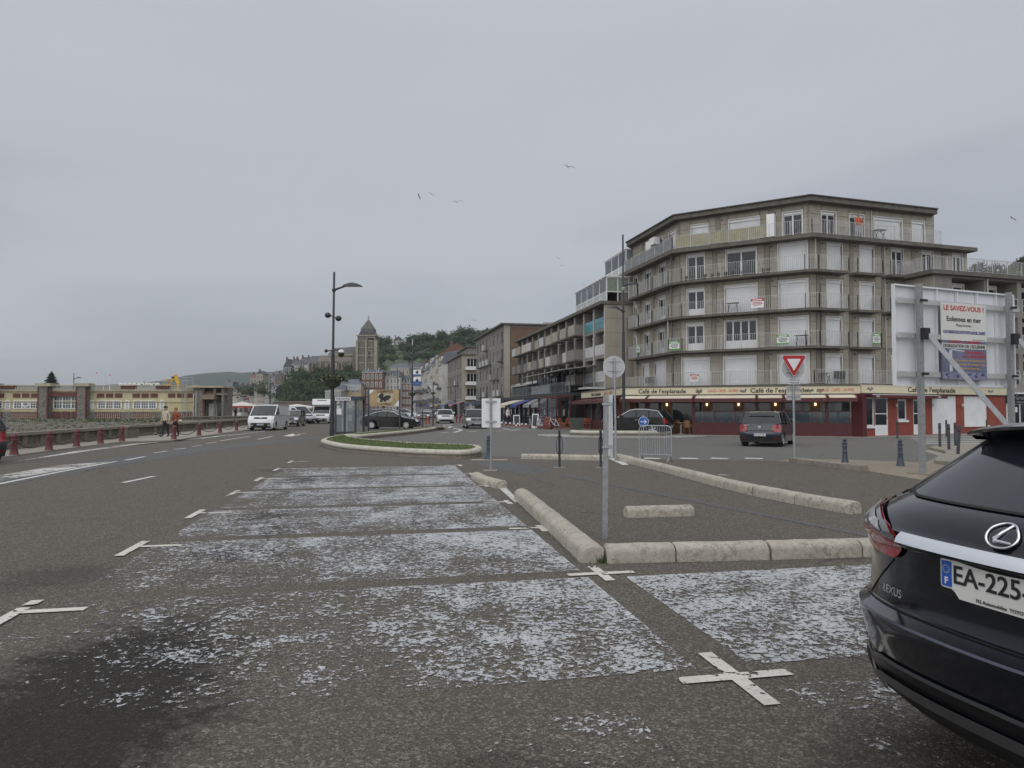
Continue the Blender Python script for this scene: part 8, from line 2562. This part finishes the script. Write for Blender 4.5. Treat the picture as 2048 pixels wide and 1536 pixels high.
m.beam((cxx, yP - 0.004, czz), (cxx + Wp * 0.27, yP - 0.004, czz - 0.03), 0.004, 0.03).beam((cxx, yP - 0.004, czz), (cxx - Wp * 0.16, yP - 0.004, czz - 0.22), 0.004, 0.03)
m.build('turbine_blade', TURB, p2)
MB().bx(sP0, sP1 - 0.02, yP - 0.003, yP - 0.001, zP[2], Zy(743)).build('sea_band', M('poster_sea', (0.20, 0.21, 0.33), 0.7, 0.3, 5), p2)
m = MB()
for k, f in enumerate((0.1, 0.34, 0.47, 0.6, 0.74, 0.9)):
 for j in range(5):
  m.box((sP0 + Wp * f + random.uniform(-0.05, 0.05), yP - 0.005, Zy(750) + random.uniform(-0.05, 0.05)), (0.06, 0.003, 0.02), 0, 0, Matrix.Rotation(random.uniform(-1.5, 1.5), 4, 'Y'))
m.build('creature_silhouettes', INK, p2)
# ================================================================== KIOSK, POSTER BOARD, TERRACE FURNITURE, PEOPLE, GULLS
b = gnd(690, 868, 0.0)
kY = b.y
kx = lambda px: at(px, 830, kY).x
kz = lambda py: zat(py, kY)
ki = thing('ticket_kiosk', 'glazed anthracite parking ticket kiosk beside the flower-basket lamp post', 'kiosk', (kx(694), kY, 0))
w0, w1 = kx(671) - kx(694), kx(711) - kx(694)
GLK = clear_glass('kiosk_glass', 0.22, (0.45, 0.52, 0.54))
D = 1.4
for x, y in ((w0, 0), (w1, 0), (w0, D), (w1 + 0.25, D), ((w0 + w1) / 2 - 0.05, 0)):
 MB().bx(x - 0.06, x + 0.06, y - 0.06, y + 0.06, 0, kz(797)).build('post', ANTH, ki)
MB().bx(w0 - 0.1, w1 + 0.35, -0.1, D + 0.1, kz(800), kz(793)).build('roof', ANTH, ki)
MB().bx(w0, w1, -0.03, 0.03, 0.06, 0.16).build('sill', ANTH, ki)
for a, c in ((w0 + 0.06, (w0 + w1) / 2 - 0.11), ((w0 + w1) / 2 + 0.01, w1 - 0.06)):
 MB().bx(a, c, -0.008, 0.008, 0.16, kz(800)).build('pane', GLK, ki)
MB().bx(w1 + 0.05, w1 + 0.066, 0.06, D - 0.06, 0.16, kz(800)).build('pane', GLK, ki)
MB().bx(w0 - 0.02, w1 + 0.25, D - 0.01, D + 0.01, 0.16, kz(800)).build('pane', GLK, ki)
sg = MB().bx(kx(671) - kx(694), kx(702) - kx(694), -0.14, -0.11, kz(801), kz(794)).build('sign', SIGNW, ki)
q = text('HORODATEUR', 1.0, INK, sg, ((kx(671) + kx(702)) / 2 - kx(694), -0.145, kz(797.7)), bold=0.02, ext=0.001)
wv = max(v.co.x for v in q.data.vertices) - min(v.co.x for v in q.data.vertices)
q.scale = ((kx(700.5) - kx(672.5)) / wv, 0.20, 1)
tm = MB().bx(kx(693) - kx(694), kx(703) - kx(694), 0.35, 0.75, 0.0, kz(817)).build('ticket_machine', ANTH, ki)
MB().bx(kx(695) - kx(694), kx(701) - kx(694), 0.33, 0.349, kz(842), kz(829)).build('machine_panel', GALV, tm)
text('P', 0.24, SIGNW, tm, (kx(698.5) - kx(694), 0.34, kz(822)), bold=0.02, ext=0.002)
MB().bx(kx(672) - kx(694), kx(683) - kx(694), -0.014, -0.009, kz(829), kz(817)).build('notice', SIGNW, ki)
MB().bx(kx(668) - kx(694), kx(675) - kx(694), 0.5, 0.8, 0.0, kz(829)).build('bin_post', ANTH, ki)
m = MB()
for k in range(5):
 m.bx(kx(672 + k * 2.4) - kx(694), kx(673.6 + k * 2.4) - kx(694), -0.013, -0.009, kz(810.5), kz(808))
m.build('pane_lettering', INK, ki)
b = gnd(737, 864)
pY = b.y
px_ = lambda p: at(p, 800, pY).x - at(768, 800, pY).x
pz = lambda p: zat(p, pY)
pb = thing('poster_board', 'tan poster board with dark picture between two slim posts above the black saloon', 'poster board', (at(768, 800, pY).x, pY, 0))
for p in (737.5, 799.5):
 MB().bx(px_(p) - 0.045, px_(p) + 0.045, -0.045, 0.045, 0.0, pz(778)).build('post', ANTH, pb)
TANP = M('poster_tan', (0.42, 0.31, 0.17), 0.7, 0.22, 1.2)
bd = MB().bx(px_(739), px_(798), -0.02, 0.02, pz(812), pz(779.5)).build('board', TANP, pb)
q = text("L'ARMISTICE", 1.0, M('poster_brown', (0.04, 0.025, 0.015), 0.6, 0), bd, (px_(770), -0.026, pz(783.2)), bold=0.03, ext=0.001)
wv = max(v.co.x for v in q.data.vertices) - min(v.co.x for v in q.data.vertices)
q.scale = ((px_(785) - px_(754)) / wv, 0.24, 1)
MB().bx(px_(754), px_(785.5), -0.026, -0.021, pz(805.5), pz(787)).build('picture', M('picture_pale', (0.42, 0.38, 0.27), 0.7, 0.3, 3), bd)
m = MB()
random.seed(4)
for k in range(26):
 cx_, cz_ = random.gauss(768, 6), random.gauss(797, 3.5)
 m.lathe([(random.uniform(0.05, 0.15), -0.03), (0.02, -0.033)], 7, (px_(min(784, max(756, cx_))), 0, pz(min(803, max(790, cz_)))), axis='Y')
m.build('picture_figures', M('picture_dark', (0.02, 0.022, 0.025), 0.7, 0.3, 4), bd)
q = text('LE TRÉPORT', 1.0, M('poster_brown', (0.04, 0.025, 0.015), 0.6, 0), bd, (px_(772), -0.026, pz(808.5)), bold=0.01, ext=0.001)
wv = max(v.co.x for v in q.data.vertices) - min(v.co.x for v in q.data.vertices)
q.scale = ((px_(783) - px_(761)) / wv, 0.17, 1)
MB().add([(px_(739), -0.027, pz(779.5)), (px_(749), -0.027, pz(779.5)), (px_(739), -0.027, pz(789))], [(0, 2, 1)]).build('corner_logo', SIGNW, bd)
MB().add([(px_(798), -0.027, pz(812)), (px_(788), -0.027, pz(812)), (px_(798), -0.027, pz(800))], [(0, 2, 1)]).build('corner_logo', SIGNW, bd)
b = gnd(866, 853)
t = thing('traffic_sign', 'triangular sign seen from behind on a dark post at the tip of the grass island', 'sign', b)
MB().tube([(0, 0, 0), (0, 0, zat(766, b.y))], 0.045, 8).build('post', ANTH, t, 60)
zc = zat(776, b.y)
plate_xz('triangle', tri_pts((0, zc), 0.5, 0), -0.01, 0.01, SIGNB, t)
MB().lathe([(0.08, 0), (0.2, 0.08), (0.22, 0.2)], 10, (0, 0, zat(789, b.y))).build('flower_basket', FOL, t)
b = gnd(845, 855)
t = thing('finger_post', 'short dark post with a pale pointed finger board on the grass island', 'sign', b)
MB().bx(-0.05, 0.05, -0.05, 0.05, 0, zat(821, b.y)).build('post', ANTH, t)
MB().bx(-0.1, 0.8, -0.02, 0.02, zat(824, b.y), zat(821, b.y)).build('finger_board', SIGNB, t)
RCH = M('red_posts', (0.28, 0.05, 0.04), 0.6, 0.2, 5)
for i, px in enumerate((838, 845, 852, 858, 866, 913, 920)):
 p = gnd(px, 848 if px < 900 else 845.5)
 t = thing('red_bollard', 'short red post among those lining the far street kerb', 'bollard', p, 0, 'short red posts along the far kerb')
 MB().lathe([(0.12, 0), (0.09, 0.1), (0.07, 0.75), (0.10, 0.8), (0.05, 0.9)], 10).build('shaft', RCH, t, 40)
WICK = M('wicker', (0.30, 0.14, 0.07), 0.8, 0.3, 20)
def bistro_chair(mat, name, group, label):
 t = thing(name, label, 'chair', (0, 0, 0), 0, group)
 MB().lathe([(0.22, 0), (0.23, 0.02), (0.21, 0.05)], 14, (0, 0, 0.43)).build('seat', mat, t, 40)
 rows = []
 for j in range(5):
  z = 0.48 + j * 0.1
  w = 0.24 - 0.02 * max(0, j - 2) ** 1.6
  rows.append([(w * sin(a), 0.21 * cos(a) + 0.03 * j * 0.4, z) for a in [-1.2 + 2.4 * k / 8 for k in range(9)]])
 MB().grid(rows).build('backrest', mat, t, 60)
 for x in (-1, 1):
  for y in (-1, 1):
   MB().tube([(x * 0.15, y * 0.14, 0.44), (x * 0.19, y * 0.18, 0)], 0.014, 6).build('leg', mat, t)
 return t
ch0 = bistro_chair(WICK, 'bistro_chair', 'wicker chairs on the cafe terrace', 'round-backed wicker chair on the cafe terrace')
CP = [gnd(1331, 868), gnd(1345, 866), gnd(1357, 869), gnd(1374, 870), gnd(1390, 862)]
pls = [(Vector((p.x, p.y, 0.036)), random.uniform(2.2, 4.0)) for p in CP]
TT = Vector((T1[0] - T0[0], T1[1] - T0[1])).normalized(); NN = Vector((-TT.y, TT.x))
for px in (1402, 1420, 1442, 1462, 1490, 1540, 1600, 1620, 1640, 1668, 1684, 1698):
 s = on_line(px, 845, T0, T1)[0]
 q_ = Vector(T0) + TT * s + NN * random.uniform(0.5, 1.2)
 pls.append((Vector((q_.x, q_.y, 0.052)), random.uniform(0, 6.28)))
cc_ = copies(ch0, pls)
for i, o in enumerate(cc_):
 o['label'] = 'round-backed wicker chair standing in the open part of the cafe terrace' if i < 5 else 'round-backed wicker chair behind the maroon terrace panels'
tb0 = thing('bistro_table', 'x', 'table', (0, 0, 0), 0, 'pale bistro tables of the cafe')
MB().bx(-0.32, 0.32, -0.32, 0.32, 0.70, 0.74).build('tabletop', M('pale_wood', (0.50, 0.36, 0.22), 0.6, 0.15, 6), tb0)
MB().lathe([(0.22, 0), (0.20, 0.03), (0.035, 0.05), (0.035, 0.7)], 12).build('pedestal', PVC, tb0, 40)
p = gnd(1362, 869.5); p2_ = gnd(1149, 858)
copies(tb0, [(Vector((p.x, p.y, 0.036)), 0.2), (Vector((p2_.x, p2_.y, 0.06)), 0.4)], ['pale square bistro table between wicker chairs on the open terrace', 'pale bistro table among the orange folding chairs by the pergola'])
ORG = M('orange_slats', (0.46, 0.13, 0.05), 0.6, 0.2, 8)
fc = thing('folding_chair', 'x', 'chair', (0, 0, 0), 0, 'orange folding chairs beside the pergola')
MB().bx(-0.2, 0.2, -0.2, 0.18, 0.43, 0.46).build('seat', ORG, fc)
for z in (0.62, 0.70, 0.78):
 MB().bx(-0.2, 0.2, 0.2, 0.22, z, z + 0.05).build('back_slat', ORG, fc)
for x in (-0.2, 0.2):
 MB().beam((x, -0.22, 0), (x, 0.22, 0.86), 0.02, 0.03).beam((x, 0.22, 0), (x, -0.18, 0.45), 0.02, 0.03).build('leg', ORG, fc)
fp = []
for px, py in ((1123, 858.6), (1131, 859), (1141, 858), (1167, 858.5), (1173, 860), (1178, 857.5), (1184, 859.5), (1190, 858), (1196, 860)):
 p = gnd(px, py); fp.append((Vector((p.x, p.y, 0.05)), random.uniform(0, 6.28)))
copies(fc, fp)
for i, o in enumerate(c for c in bpy.data.objects if c.name.startswith('folding_chair')):
 o['label'] = 'orange slatted folding chair set out between the pergola and the oval island'
p = gnd(1153, 863);
t = thing('planter', 'large grey-green tapered planter at the edge of the oval island', 'planter', p)
p.z = 0
zt_ = 0.98
MB().add([(-0.36, -0.36, 0), (0.36, -0.36, 0), (0.36, 0.36, 0), (-0.36, 0.36, 0), (-0.5, -0.5, zt_), (0.5, -0.5, zt_), (0.5, 0.5, zt_), (-0.5, 0.5, zt_)], [(0, 1, 5, 4), (1, 2, 6, 5), (2, 3, 7, 6), (3, 0, 4, 7), (3, 2, 1, 0)]).build('tub', M('planter_green', (0.075, 0.085, 0.075), 0.7, 0.15, 4), t)
MB().bx(-0.46, 0.46, -0.46, 0.46, zt_ - 0.06, zt_ - 0.02).build('soil', M('soil', (0.04, 0.03, 0.02), 0.95, 0.3, 9), t)
p = gnd(1097, 858.5)
t = thing('litter_bin', 'rust-red cylindrical litter bin by the parked bicycles', 'bin', p)
MB().lathe([(0.32, 0), (0.36, 0.05), (0.36, 0.85), (0.30, 0.98)], 16).build('drum', M('rust_red', (0.20, 0.055, 0.045), 0.6, 0.25, 6), t, 40)
MB().lathe([(0.375, 0.8), (0.375, 0.86)], 16).build('hoop', BLK, t, 40)
for px, py, w, h, rz, lab in ((1033, 852, 0.62, 1.05, 0.1, 'white-framed menu board standing by the dark restaurant'), (1071, 856, 0.55, 1.2, -0.3, 'tilted black menu board beside the bicycles')):
 p = gnd(px, py)
 t = thing('menu_board', lab, 'menu board', p, rz)
 MB().beam((0, -0.25, 0), (0, 0.0, h), w, 0.03).build('front_panel', SIGNW, t)
 MB().beam((0, 0.3, 0), (0, 0.02, h), w, 0.03).build('back_panel', SIGNW, t)
 MB().beam((0, -0.235, 0.18), (0, -0.035, h - 0.08), w - 0.14, 0.03).build('menu_sheet', DARKF, t)
for i, (px, py) in enumerate(((1060, 857), (1078, 858), (1086, 857.5), (1108, 859))):
 p = gnd(px, py)
 t = thing('bicycle', ['bicycle leaning nearest the tilted menu board', 'bicycle in the middle of the parked row', 'bicycle next to the litter bin', 'bicycle between the litter bin and the orange chairs'][i], 'bicycle', p, R(95 + i * 14), 'bicycles parked before the dark restaurant')
 for x in (-0.52, 0.52):
  P = [(x + 0.33 * cos(a), 0, 0.34 + 0.33 * sin(a)) for a in [2 * pi * k / 22 for k in range(23)]]
  wv_ = MB().tube(P, 0.018, 6).build('wheel', TYRE, t, 60)
  m = MB()
  for k in range(8):
   a = 2 * pi * k / 8
   m.tube([(x, 0, 0.34), (x + 0.32 * cos(a), 0, 0.34 + 0.32 * sin(a))], 0.004, 4)
  m.build('spokes', GALV, wv_)
 fm = MB()
 for a, c in (((-0.52, 0.34), (-0.15, 0.82)), ((-0.52, 0.34), (-0.05, 0.32)), ((-0.05, 0.32), (-0.18, 0.88)), ((-0.05, 0.32), (0.38, 0.78)), ((-0.16, 0.78), (0.36, 0.84)), ((0.52, 0.34), (0.34, 0.98))):
  fm.tube([(a[0], 0, a[1]), (c[0], 0, c[1])], 0.018, 6)
 fm.build('frame', SIGNW if i % 2 else GALV, t, 60)
 MB().bx(-0.30, -0.06, -0.06, 0.06, 0.88, 0.93).build('saddle', BLK, t)
 MB().tube([(0.28, -0.26, 1.02), (0.34, -0.1, 1.0), (0.34, 0.1, 1.0), (0.28, 0.26, 1.02)], 0.014, 6).build('handlebar', GALV, t, 60)
for i in range(11):
 px = 1004 + i * 8
 p = gnd(px, 850.6 + i * 0.62)
 t = thing('kerb_marker', 'low red and white kerb marker along the restaurant pavement', 'marker', p, 0, 'red and white kerb markers')
 MB().lathe([(0.12, 0), (0.10, 0.2)], 10).build('base', RCH, t, 40)
 MB().lathe([(0.10, 0.2), (0.07, 0.34)], 10).build('cap', SIGNW, t, 40)
def figure(name, label, loc, rz, joints, edges, mats, zsplit, hair=None, cat='person', shoes=None, cap_=None, skin_ids=()):
 """joints: name -> (x, y, z, radius); the first joint is the root"""
 names = list(joints)
 me = bpy.data.meshes.new(name)
 me.from_pydata([joints[n][:3] for n in names], [(names.index(a), names.index(b)) for a, b in edges], [])
 o = bpy.data.objects.new(name + '_tmp', me)
 COL.objects.link(o)
 md = o.modifiers.new('skin', 'SKIN')
 for i, n in enumerate(names):
  r = joints[n][3]
  me.skin_vertices[0].data[i].radius = (r, r * (joints[n][4] if len(joints[n]) > 4 else 1.0))
 me.skin_vertices[0].data[0].use_root = True
 s = o.modifiers.new('sub', 'SUBSURF'); s.levels = 2; s.render_levels = 2
 bpy.context.view_layer.update()
 dg = bpy.context.evaluated_depsgraph_get()
 nm = bpy.data.meshes.new_from_object(o.evaluated_get(dg))
 bpy.data.objects.remove(o)
 nm.name = name
 nm.materials.clear()
 for q in mats: nm.materials.append(q)
 for p in nm.polygons:
  p.use_smooth = True
  p.material_index = zsplit(p.center)
 return link(name, nm, None, loc, rz)
SKIN = M('skin', (0.42, 0.24, 0.17), 0.6, 0.05, 5)
def body_joints(hands, lean=0.0, feet=((0.09, 0.10), (-0.09, -0.14))):
 (fx1, fy1), (fx2, fy2) = feet
 J = {'pelvis': (0, 0, 0.93, 0.165, 0.75), 'waist': (0, 0.0, 1.08, 0.155, 0.75), 'chest': (0, -lean * 0.5, 1.30, 0.185, 0.7), 'neck': (0, -lean, 1.50, 0.06), 'jaw': (0, -lean - 0.025, 1.575, 0.075), 'head': (0, -lean - 0.005, 1.665, 0.095), 'crown': (0, -lean, 1.735, 0.065)}
 for s, n, fx_, fy_ in ((1, 'l', fx1, fy1), (-1, 'r', fx2, fy2)):
  J['hip' + n] = (s * 0.09, 0, 0.86, 0.105); J['knee' + n] = (s * 0.10, fy_ * 0.35 - 0.02, 0.48, 0.07); J['ankle' + n] = (fx_, fy_ + 0.03, 0.09, 0.048); J['toe' + n] = (fx_ * 1.1, fy_ - 0.13, 0.04, 0.042)
  J['sh' + n] = (s * 0.185, -lean * 0.8, 1.42, 0.075); J['el' + n] = (*hands[n][0], 0.052); J['wr' + n] = (*hands[n][1], 0.036)
  w = Vector(hands[n][1]); d = (w - Vector(hands[n][0])).normalized()
  pm_ = w + d * 0.07
  J['palm' + n] = (*pm_, 0.036, 0.6)
  sd = d.cross(Vector((0, 1, 0))).normalized()
  for k in range(4):
   f1 = pm_ + d * 0.055 + sd * (k - 1.5) * 0.018
   f2 = f1 + d * (0.03 + 0.008 * (k in (1, 2))) + Vector((0, -0.012, -0.004))
   J['f%d%s' % (k, n)] = (*f1, 0.0095); J['g%d%s' % (k, n)] = (*f2, 0.008)
  th = w + d * 0.05 + sd * 0.045
  J['th' + n] = (*th, 0.011)
 E = [('pelvis', 'waist'), ('waist', 'chest'), ('chest', 'neck'), ('neck', 'jaw'), ('jaw', 'head'), ('head', 'crown')]
 for n in 'lr':
  E += [('pelvis', 'hip' + n), ('hip' + n, 'knee' + n), ('knee' + n, 'ankle' + n), ('ankle' + n, 'toe' + n), ('chest', 'sh' + n), ('sh' + n, 'el' + n), ('el' + n, 'wr' + n), ('wr' + n, 'palm' + n), ('palm' + n, 'th' + n)]
  E += [('palm' + n, 'f%d%s' % (k, n)) for k in range(4)] + [('f%d%s' % (k, n), 'g%d%s' % (k, n)) for k in range(4)]
 return J, E
def face(o, lean):
 """features on the front of the head (faces -y)"""
 m = MB()
 for s in (-1, 1):
  m.ball((s * 0.034, -lean - 0.092, 1.675), (0.013, 0.008, 0.008), 8, 5)
 m.build('eye', INK, o)
 MB().ball((0, -lean - 0.105, 1.645), (0.014, 0.022, 0.026), 8, 5).build('nose', SKIN, o, 60)
 MB().bx(-0.026, 0.026, -lean - 0.100, -lean - 0.085, 1.594, 1.604).build('mouth', M('lip', (0.25, 0.08, 0.07), 0.6, 0), o)
 m = MB()
 for s in (-1, 1):
  m.ball((s * 0.094, -lean, 1.65), (0.014, 0.024, 0.032), 8, 5)
 m.build('ear', SKIN, o, 60)
def dress(topm, botm, sleeve=True):
 def f(c):
  if c.z > 1.515: return 2
  if c.z < 0.075: return 3
  return 0 if c.z > 0.93 else 1
 return f
def person(label, loc, rz, topm, botm, hands, hairm, lean=0.02, scale=1.0, feet=((0.09, 0.12), (-0.09, -0.16)), hat=None):
 J, E = body_joints(hands, lean, feet)
 hp = [Vector(hands[n][1]) for n in 'lr']
 def zs_(c):
  for n in 'lr':
   w, e = Vector(hands[n][1]), Vector(hands[n][0])
   if (Vector(c) - w).dot((w - e).normalized()) > 0 and (Vector(c) - w).length < 0.2 and abs(c.x) > 0.12: return 2
  if abs(c.x) > 0.19 and c.z > 0.75: return 0
  return dress(topm, botm)(c)
 o = figure('person', label, loc, rz, J, E, [topm, botm, SKIN, BLK], zs_)
 tag(o, label, 'person')
 o.scale = (scale,) * 3
 face(o, lean)
 rows = []
 for j in range(6):
  ph = j / 5 * 1.35
  rows.append([(0.105 * sin(pi / 2 - ph * 0.62 + 0.0) * cos(a) * (1.0), -lean + 0.015 + 0.112 * cos(ph * 0.95) * sin(a), 1.675 + 0.10 * sin(ph * 1.1)) for a in [2 * pi * k / 14 for k in range(15)]])
 MB().grid(rows).build('hair', hairm, o, 60)
 MB().ball((0, -lean + 0.035, 1.665), (0.098, 0.085, 0.095), 12, 8).build('hair', hairm, o, 60)
 if hat:
  h = MB().ball((0, -lean, 1.715), (0.11, 0.12, 0.075), 14, 8).build('cap', hat, o, 60)
  MB().lathe([(0.09, 0), (0.10, 0.008)], 14, (0, -lean - 0.10, 1.705)).build('cap_peak', hat, h)
 return o
CREAMT = M('cloth_cream', (0.46, 0.40, 0.31), 0.9, 0.12, 6); NAVYT = M('cloth_navy', (0.018, 0.02, 0.03), 0.9, 0.2, 6)
RUST = M('cloth_rust', (0.27, 0.075, 0.035), 0.9, 0.15, 6); PLUM = M('cloth_plum', (0.035, 0.018, 0.024), 0.9, 0.2, 6)
ORNG = M('cloth_orange', (0.52, 0.11, 0.045), 0.9, 0.1, 6); PALEB = M('cloth_pale', (0.45, 0.47, 0.52), 0.9, 0.1, 6)
GREYH = M('hair_grey', (0.30, 0.28, 0.26), 0.8, 0.2, 20); DARKH = M('hair_dark', (0.03, 0.02, 0.015), 0.7, 0.2, 20); BLOND = M('hair_auburn', (0.22, 0.09, 0.04), 0.8, 0.2, 20)
H_DOWN = {'l': ((0.27, 0.02, 1.16), (0.30, -0.06, 0.92)), 'r': ((-0.27, 0.04, 1.16), (-0.30, -0.02, 0.92))}
p = gnd(331, 873.6, 0.05)
pA = person('man in cream jumper, navy trousers and dark cap walking along the sea wall', (p.x, p.y, 0.05), R(-18), CREAMT, NAVYT, H_DOWN, GREYH, 0.02, 0.98, hat=NAVYT)
p = gnd(351, 873.2, 0.05)
H_HIP = {'l': ((0.30, 0.04, 1.18), (0.20, -0.16, 1.02)), 'r': ((-0.30, 0.06, 1.18), (-0.22, -0.10, 1.0))}
pB = person('person in rust jacket and plum trousers carrying a striped bag', (p.x, p.y, 0.05), R(-25), RUST, PLUM, H_HIP, BLOND, 0.02, 0.93)
bag = thing('shoulder_bag', 'black and cream striped bag held by the person in rust', 'bag', (p.x + 0.30, p.y - 0.12, 0.82), R(-20))
MB().ball((0, 0, 0.08), (0.20, 0.10, 0.13), 12, 8).build('pouch', CREAMT, bag, 60)
MB().bx(-0.19, 0.19, -0.108, -0.06, 0.04, 0.09).build('stripe', BLK, bag)
MB().tube([(-0.15, 0, 0.16), (-0.1, 0.03, 0.36), (0.0, 0.06, 0.42), (0.1, 0.03, 0.36), (0.15, 0, 0.16)], 0.014, 6).build('strap', BLK, bag, 60)
s_, _z = on_line(1709, 440, WALL[2], WALL[3])
a2 = atan2(WALL[3][1] - WALL[2][1], WALL[3][0] - WALL[2][0])
pp = Vector(WALL[2]) + Vector((cos(a2), sin(a2))) * s_ + Vector((sin(a2), -cos(a2))) * 0.32
person('person in orange top and pale trousers standing on the top-floor terrace', (pp.x, pp.y, ZF[4]), a2, ORNG, PALEB, {'l': ((0.27, -0.08, 1.16), (0.17, -0.30, 1.02)), 'r': ((-0.27, -0.08, 1.16), (-0.17, -0.30, 1.02))}, GREYH, 0.03, 0.97, feet=((0.1, 0.0), (-0.1, 0.0)))
p = gnd(1016, 851.5)
person('waiter in white shirt and dark trousers outside the dark restaurant', (p.x, p.y, 0.06), R(60), SIGNW, NAVYT, H_DOWN, DARKH, 0.02, 1.0)
p = gnd(471, 838)
person('dark-clothed person standing near the market tents', (p.x, p.y, 0.0), R(-120), NAVYT, NAVYT, H_DOWN, DARKH, 0.02, 1.0)
GW = M('gull_white', (0.50, 0.51, 0.53), 0.8, 0.1, 3); GD = M('gull_dark', (0.04, 0.04, 0.045), 0.8, 0.1, 3)
def gull(loc, rz, roll, s, label):
 t = thing('gull', label, 'gull', loc, rz, 'gulls over the street')
 t.rotation_euler = (R(10), roll, rz)
 t.scale = (s * 0.85,) * 3
 MB().lathe([(0.005, -0.26), (0.05, -0.18), (0.075, -0.02), (0.06, 0.12), (0.035, 0.2), (0.04, 0.24), (0.01, 0.30)], 10, axis='Y').build('body', GW, t, 60)
 MB().add([(-0.03, -0.2, 0), (0.03, -0.2, 0), (0.07, -0.36, 0), (-0.07, -0.36, 0)], [(0, 1, 2, 3)]).build('tail', GW, t)
 for sd in (-1, 1):
  rows = []
  for f, z, y0, y1 in ((0.04, 0.02, 0.12, -0.10), (0.28, 0.14, 0.16, -0.06), (0.48, 0.13, 0.14, -0.05), (0.70, 0.03, 0.02, -0.10), (0.82, -0.03, -0.08, -0.14)):
   rows.append([(sd * f, y0, z), (sd * f, (y0 + y1) / 2, z + 0.015), (sd * f, y1, z)])
  w = MB().grid(rows[:4]).build('wing', GD, t, 60)
  MB().grid(rows[3:]).build('wing_tip', INK, w, 60)
for i, (px, py, Y, s, rz, ro, lab) in enumerate(((1137, 334, 75, 1.1, 0.3, 0.1, 'gull gliding alone high above the street roofs'), (914, 404, 80, 1.1, 0.2, -0.1, 'gull with wings spread beside two tiny far gulls'), (838, 393, 120, 1.0, 1.3, 0.6, 'tiny dark gull seen edge-on, lower of a pair'), (862, 388, 130, 0.9, 0.6, 0.4, 'tiny dark gull, upper of a pair'),
  (837, 436, 140, 0.9, 0.4, 0.3, 'lone speck of a gull below the pair'), (982, 590, 100, 0.9, 0.2, 0.2, 'pale gull low above the brown gable'), (948, 641, 110, 0.8, 0.7, 0.2, 'gull over the hill crest'), (1116, 516, 120, 0.8, 0.5, 0.3, 'gull among the small flock near the sunroom, highest'), (1125, 531, 125, 0.8, 0.5, -0.3, 'gull among the small flock near the sunroom, middle'), (1167, 570, 110, 0.8, 0.2, 0.5, 'gull nearest the rooftop sunroom'), (2025, 437, 90, 0.9, 0.3, 0.4, 'gull over the wing with loggias'))):
 p = at(px, py, Y)
 gull(p, rz, ro, s, lab)
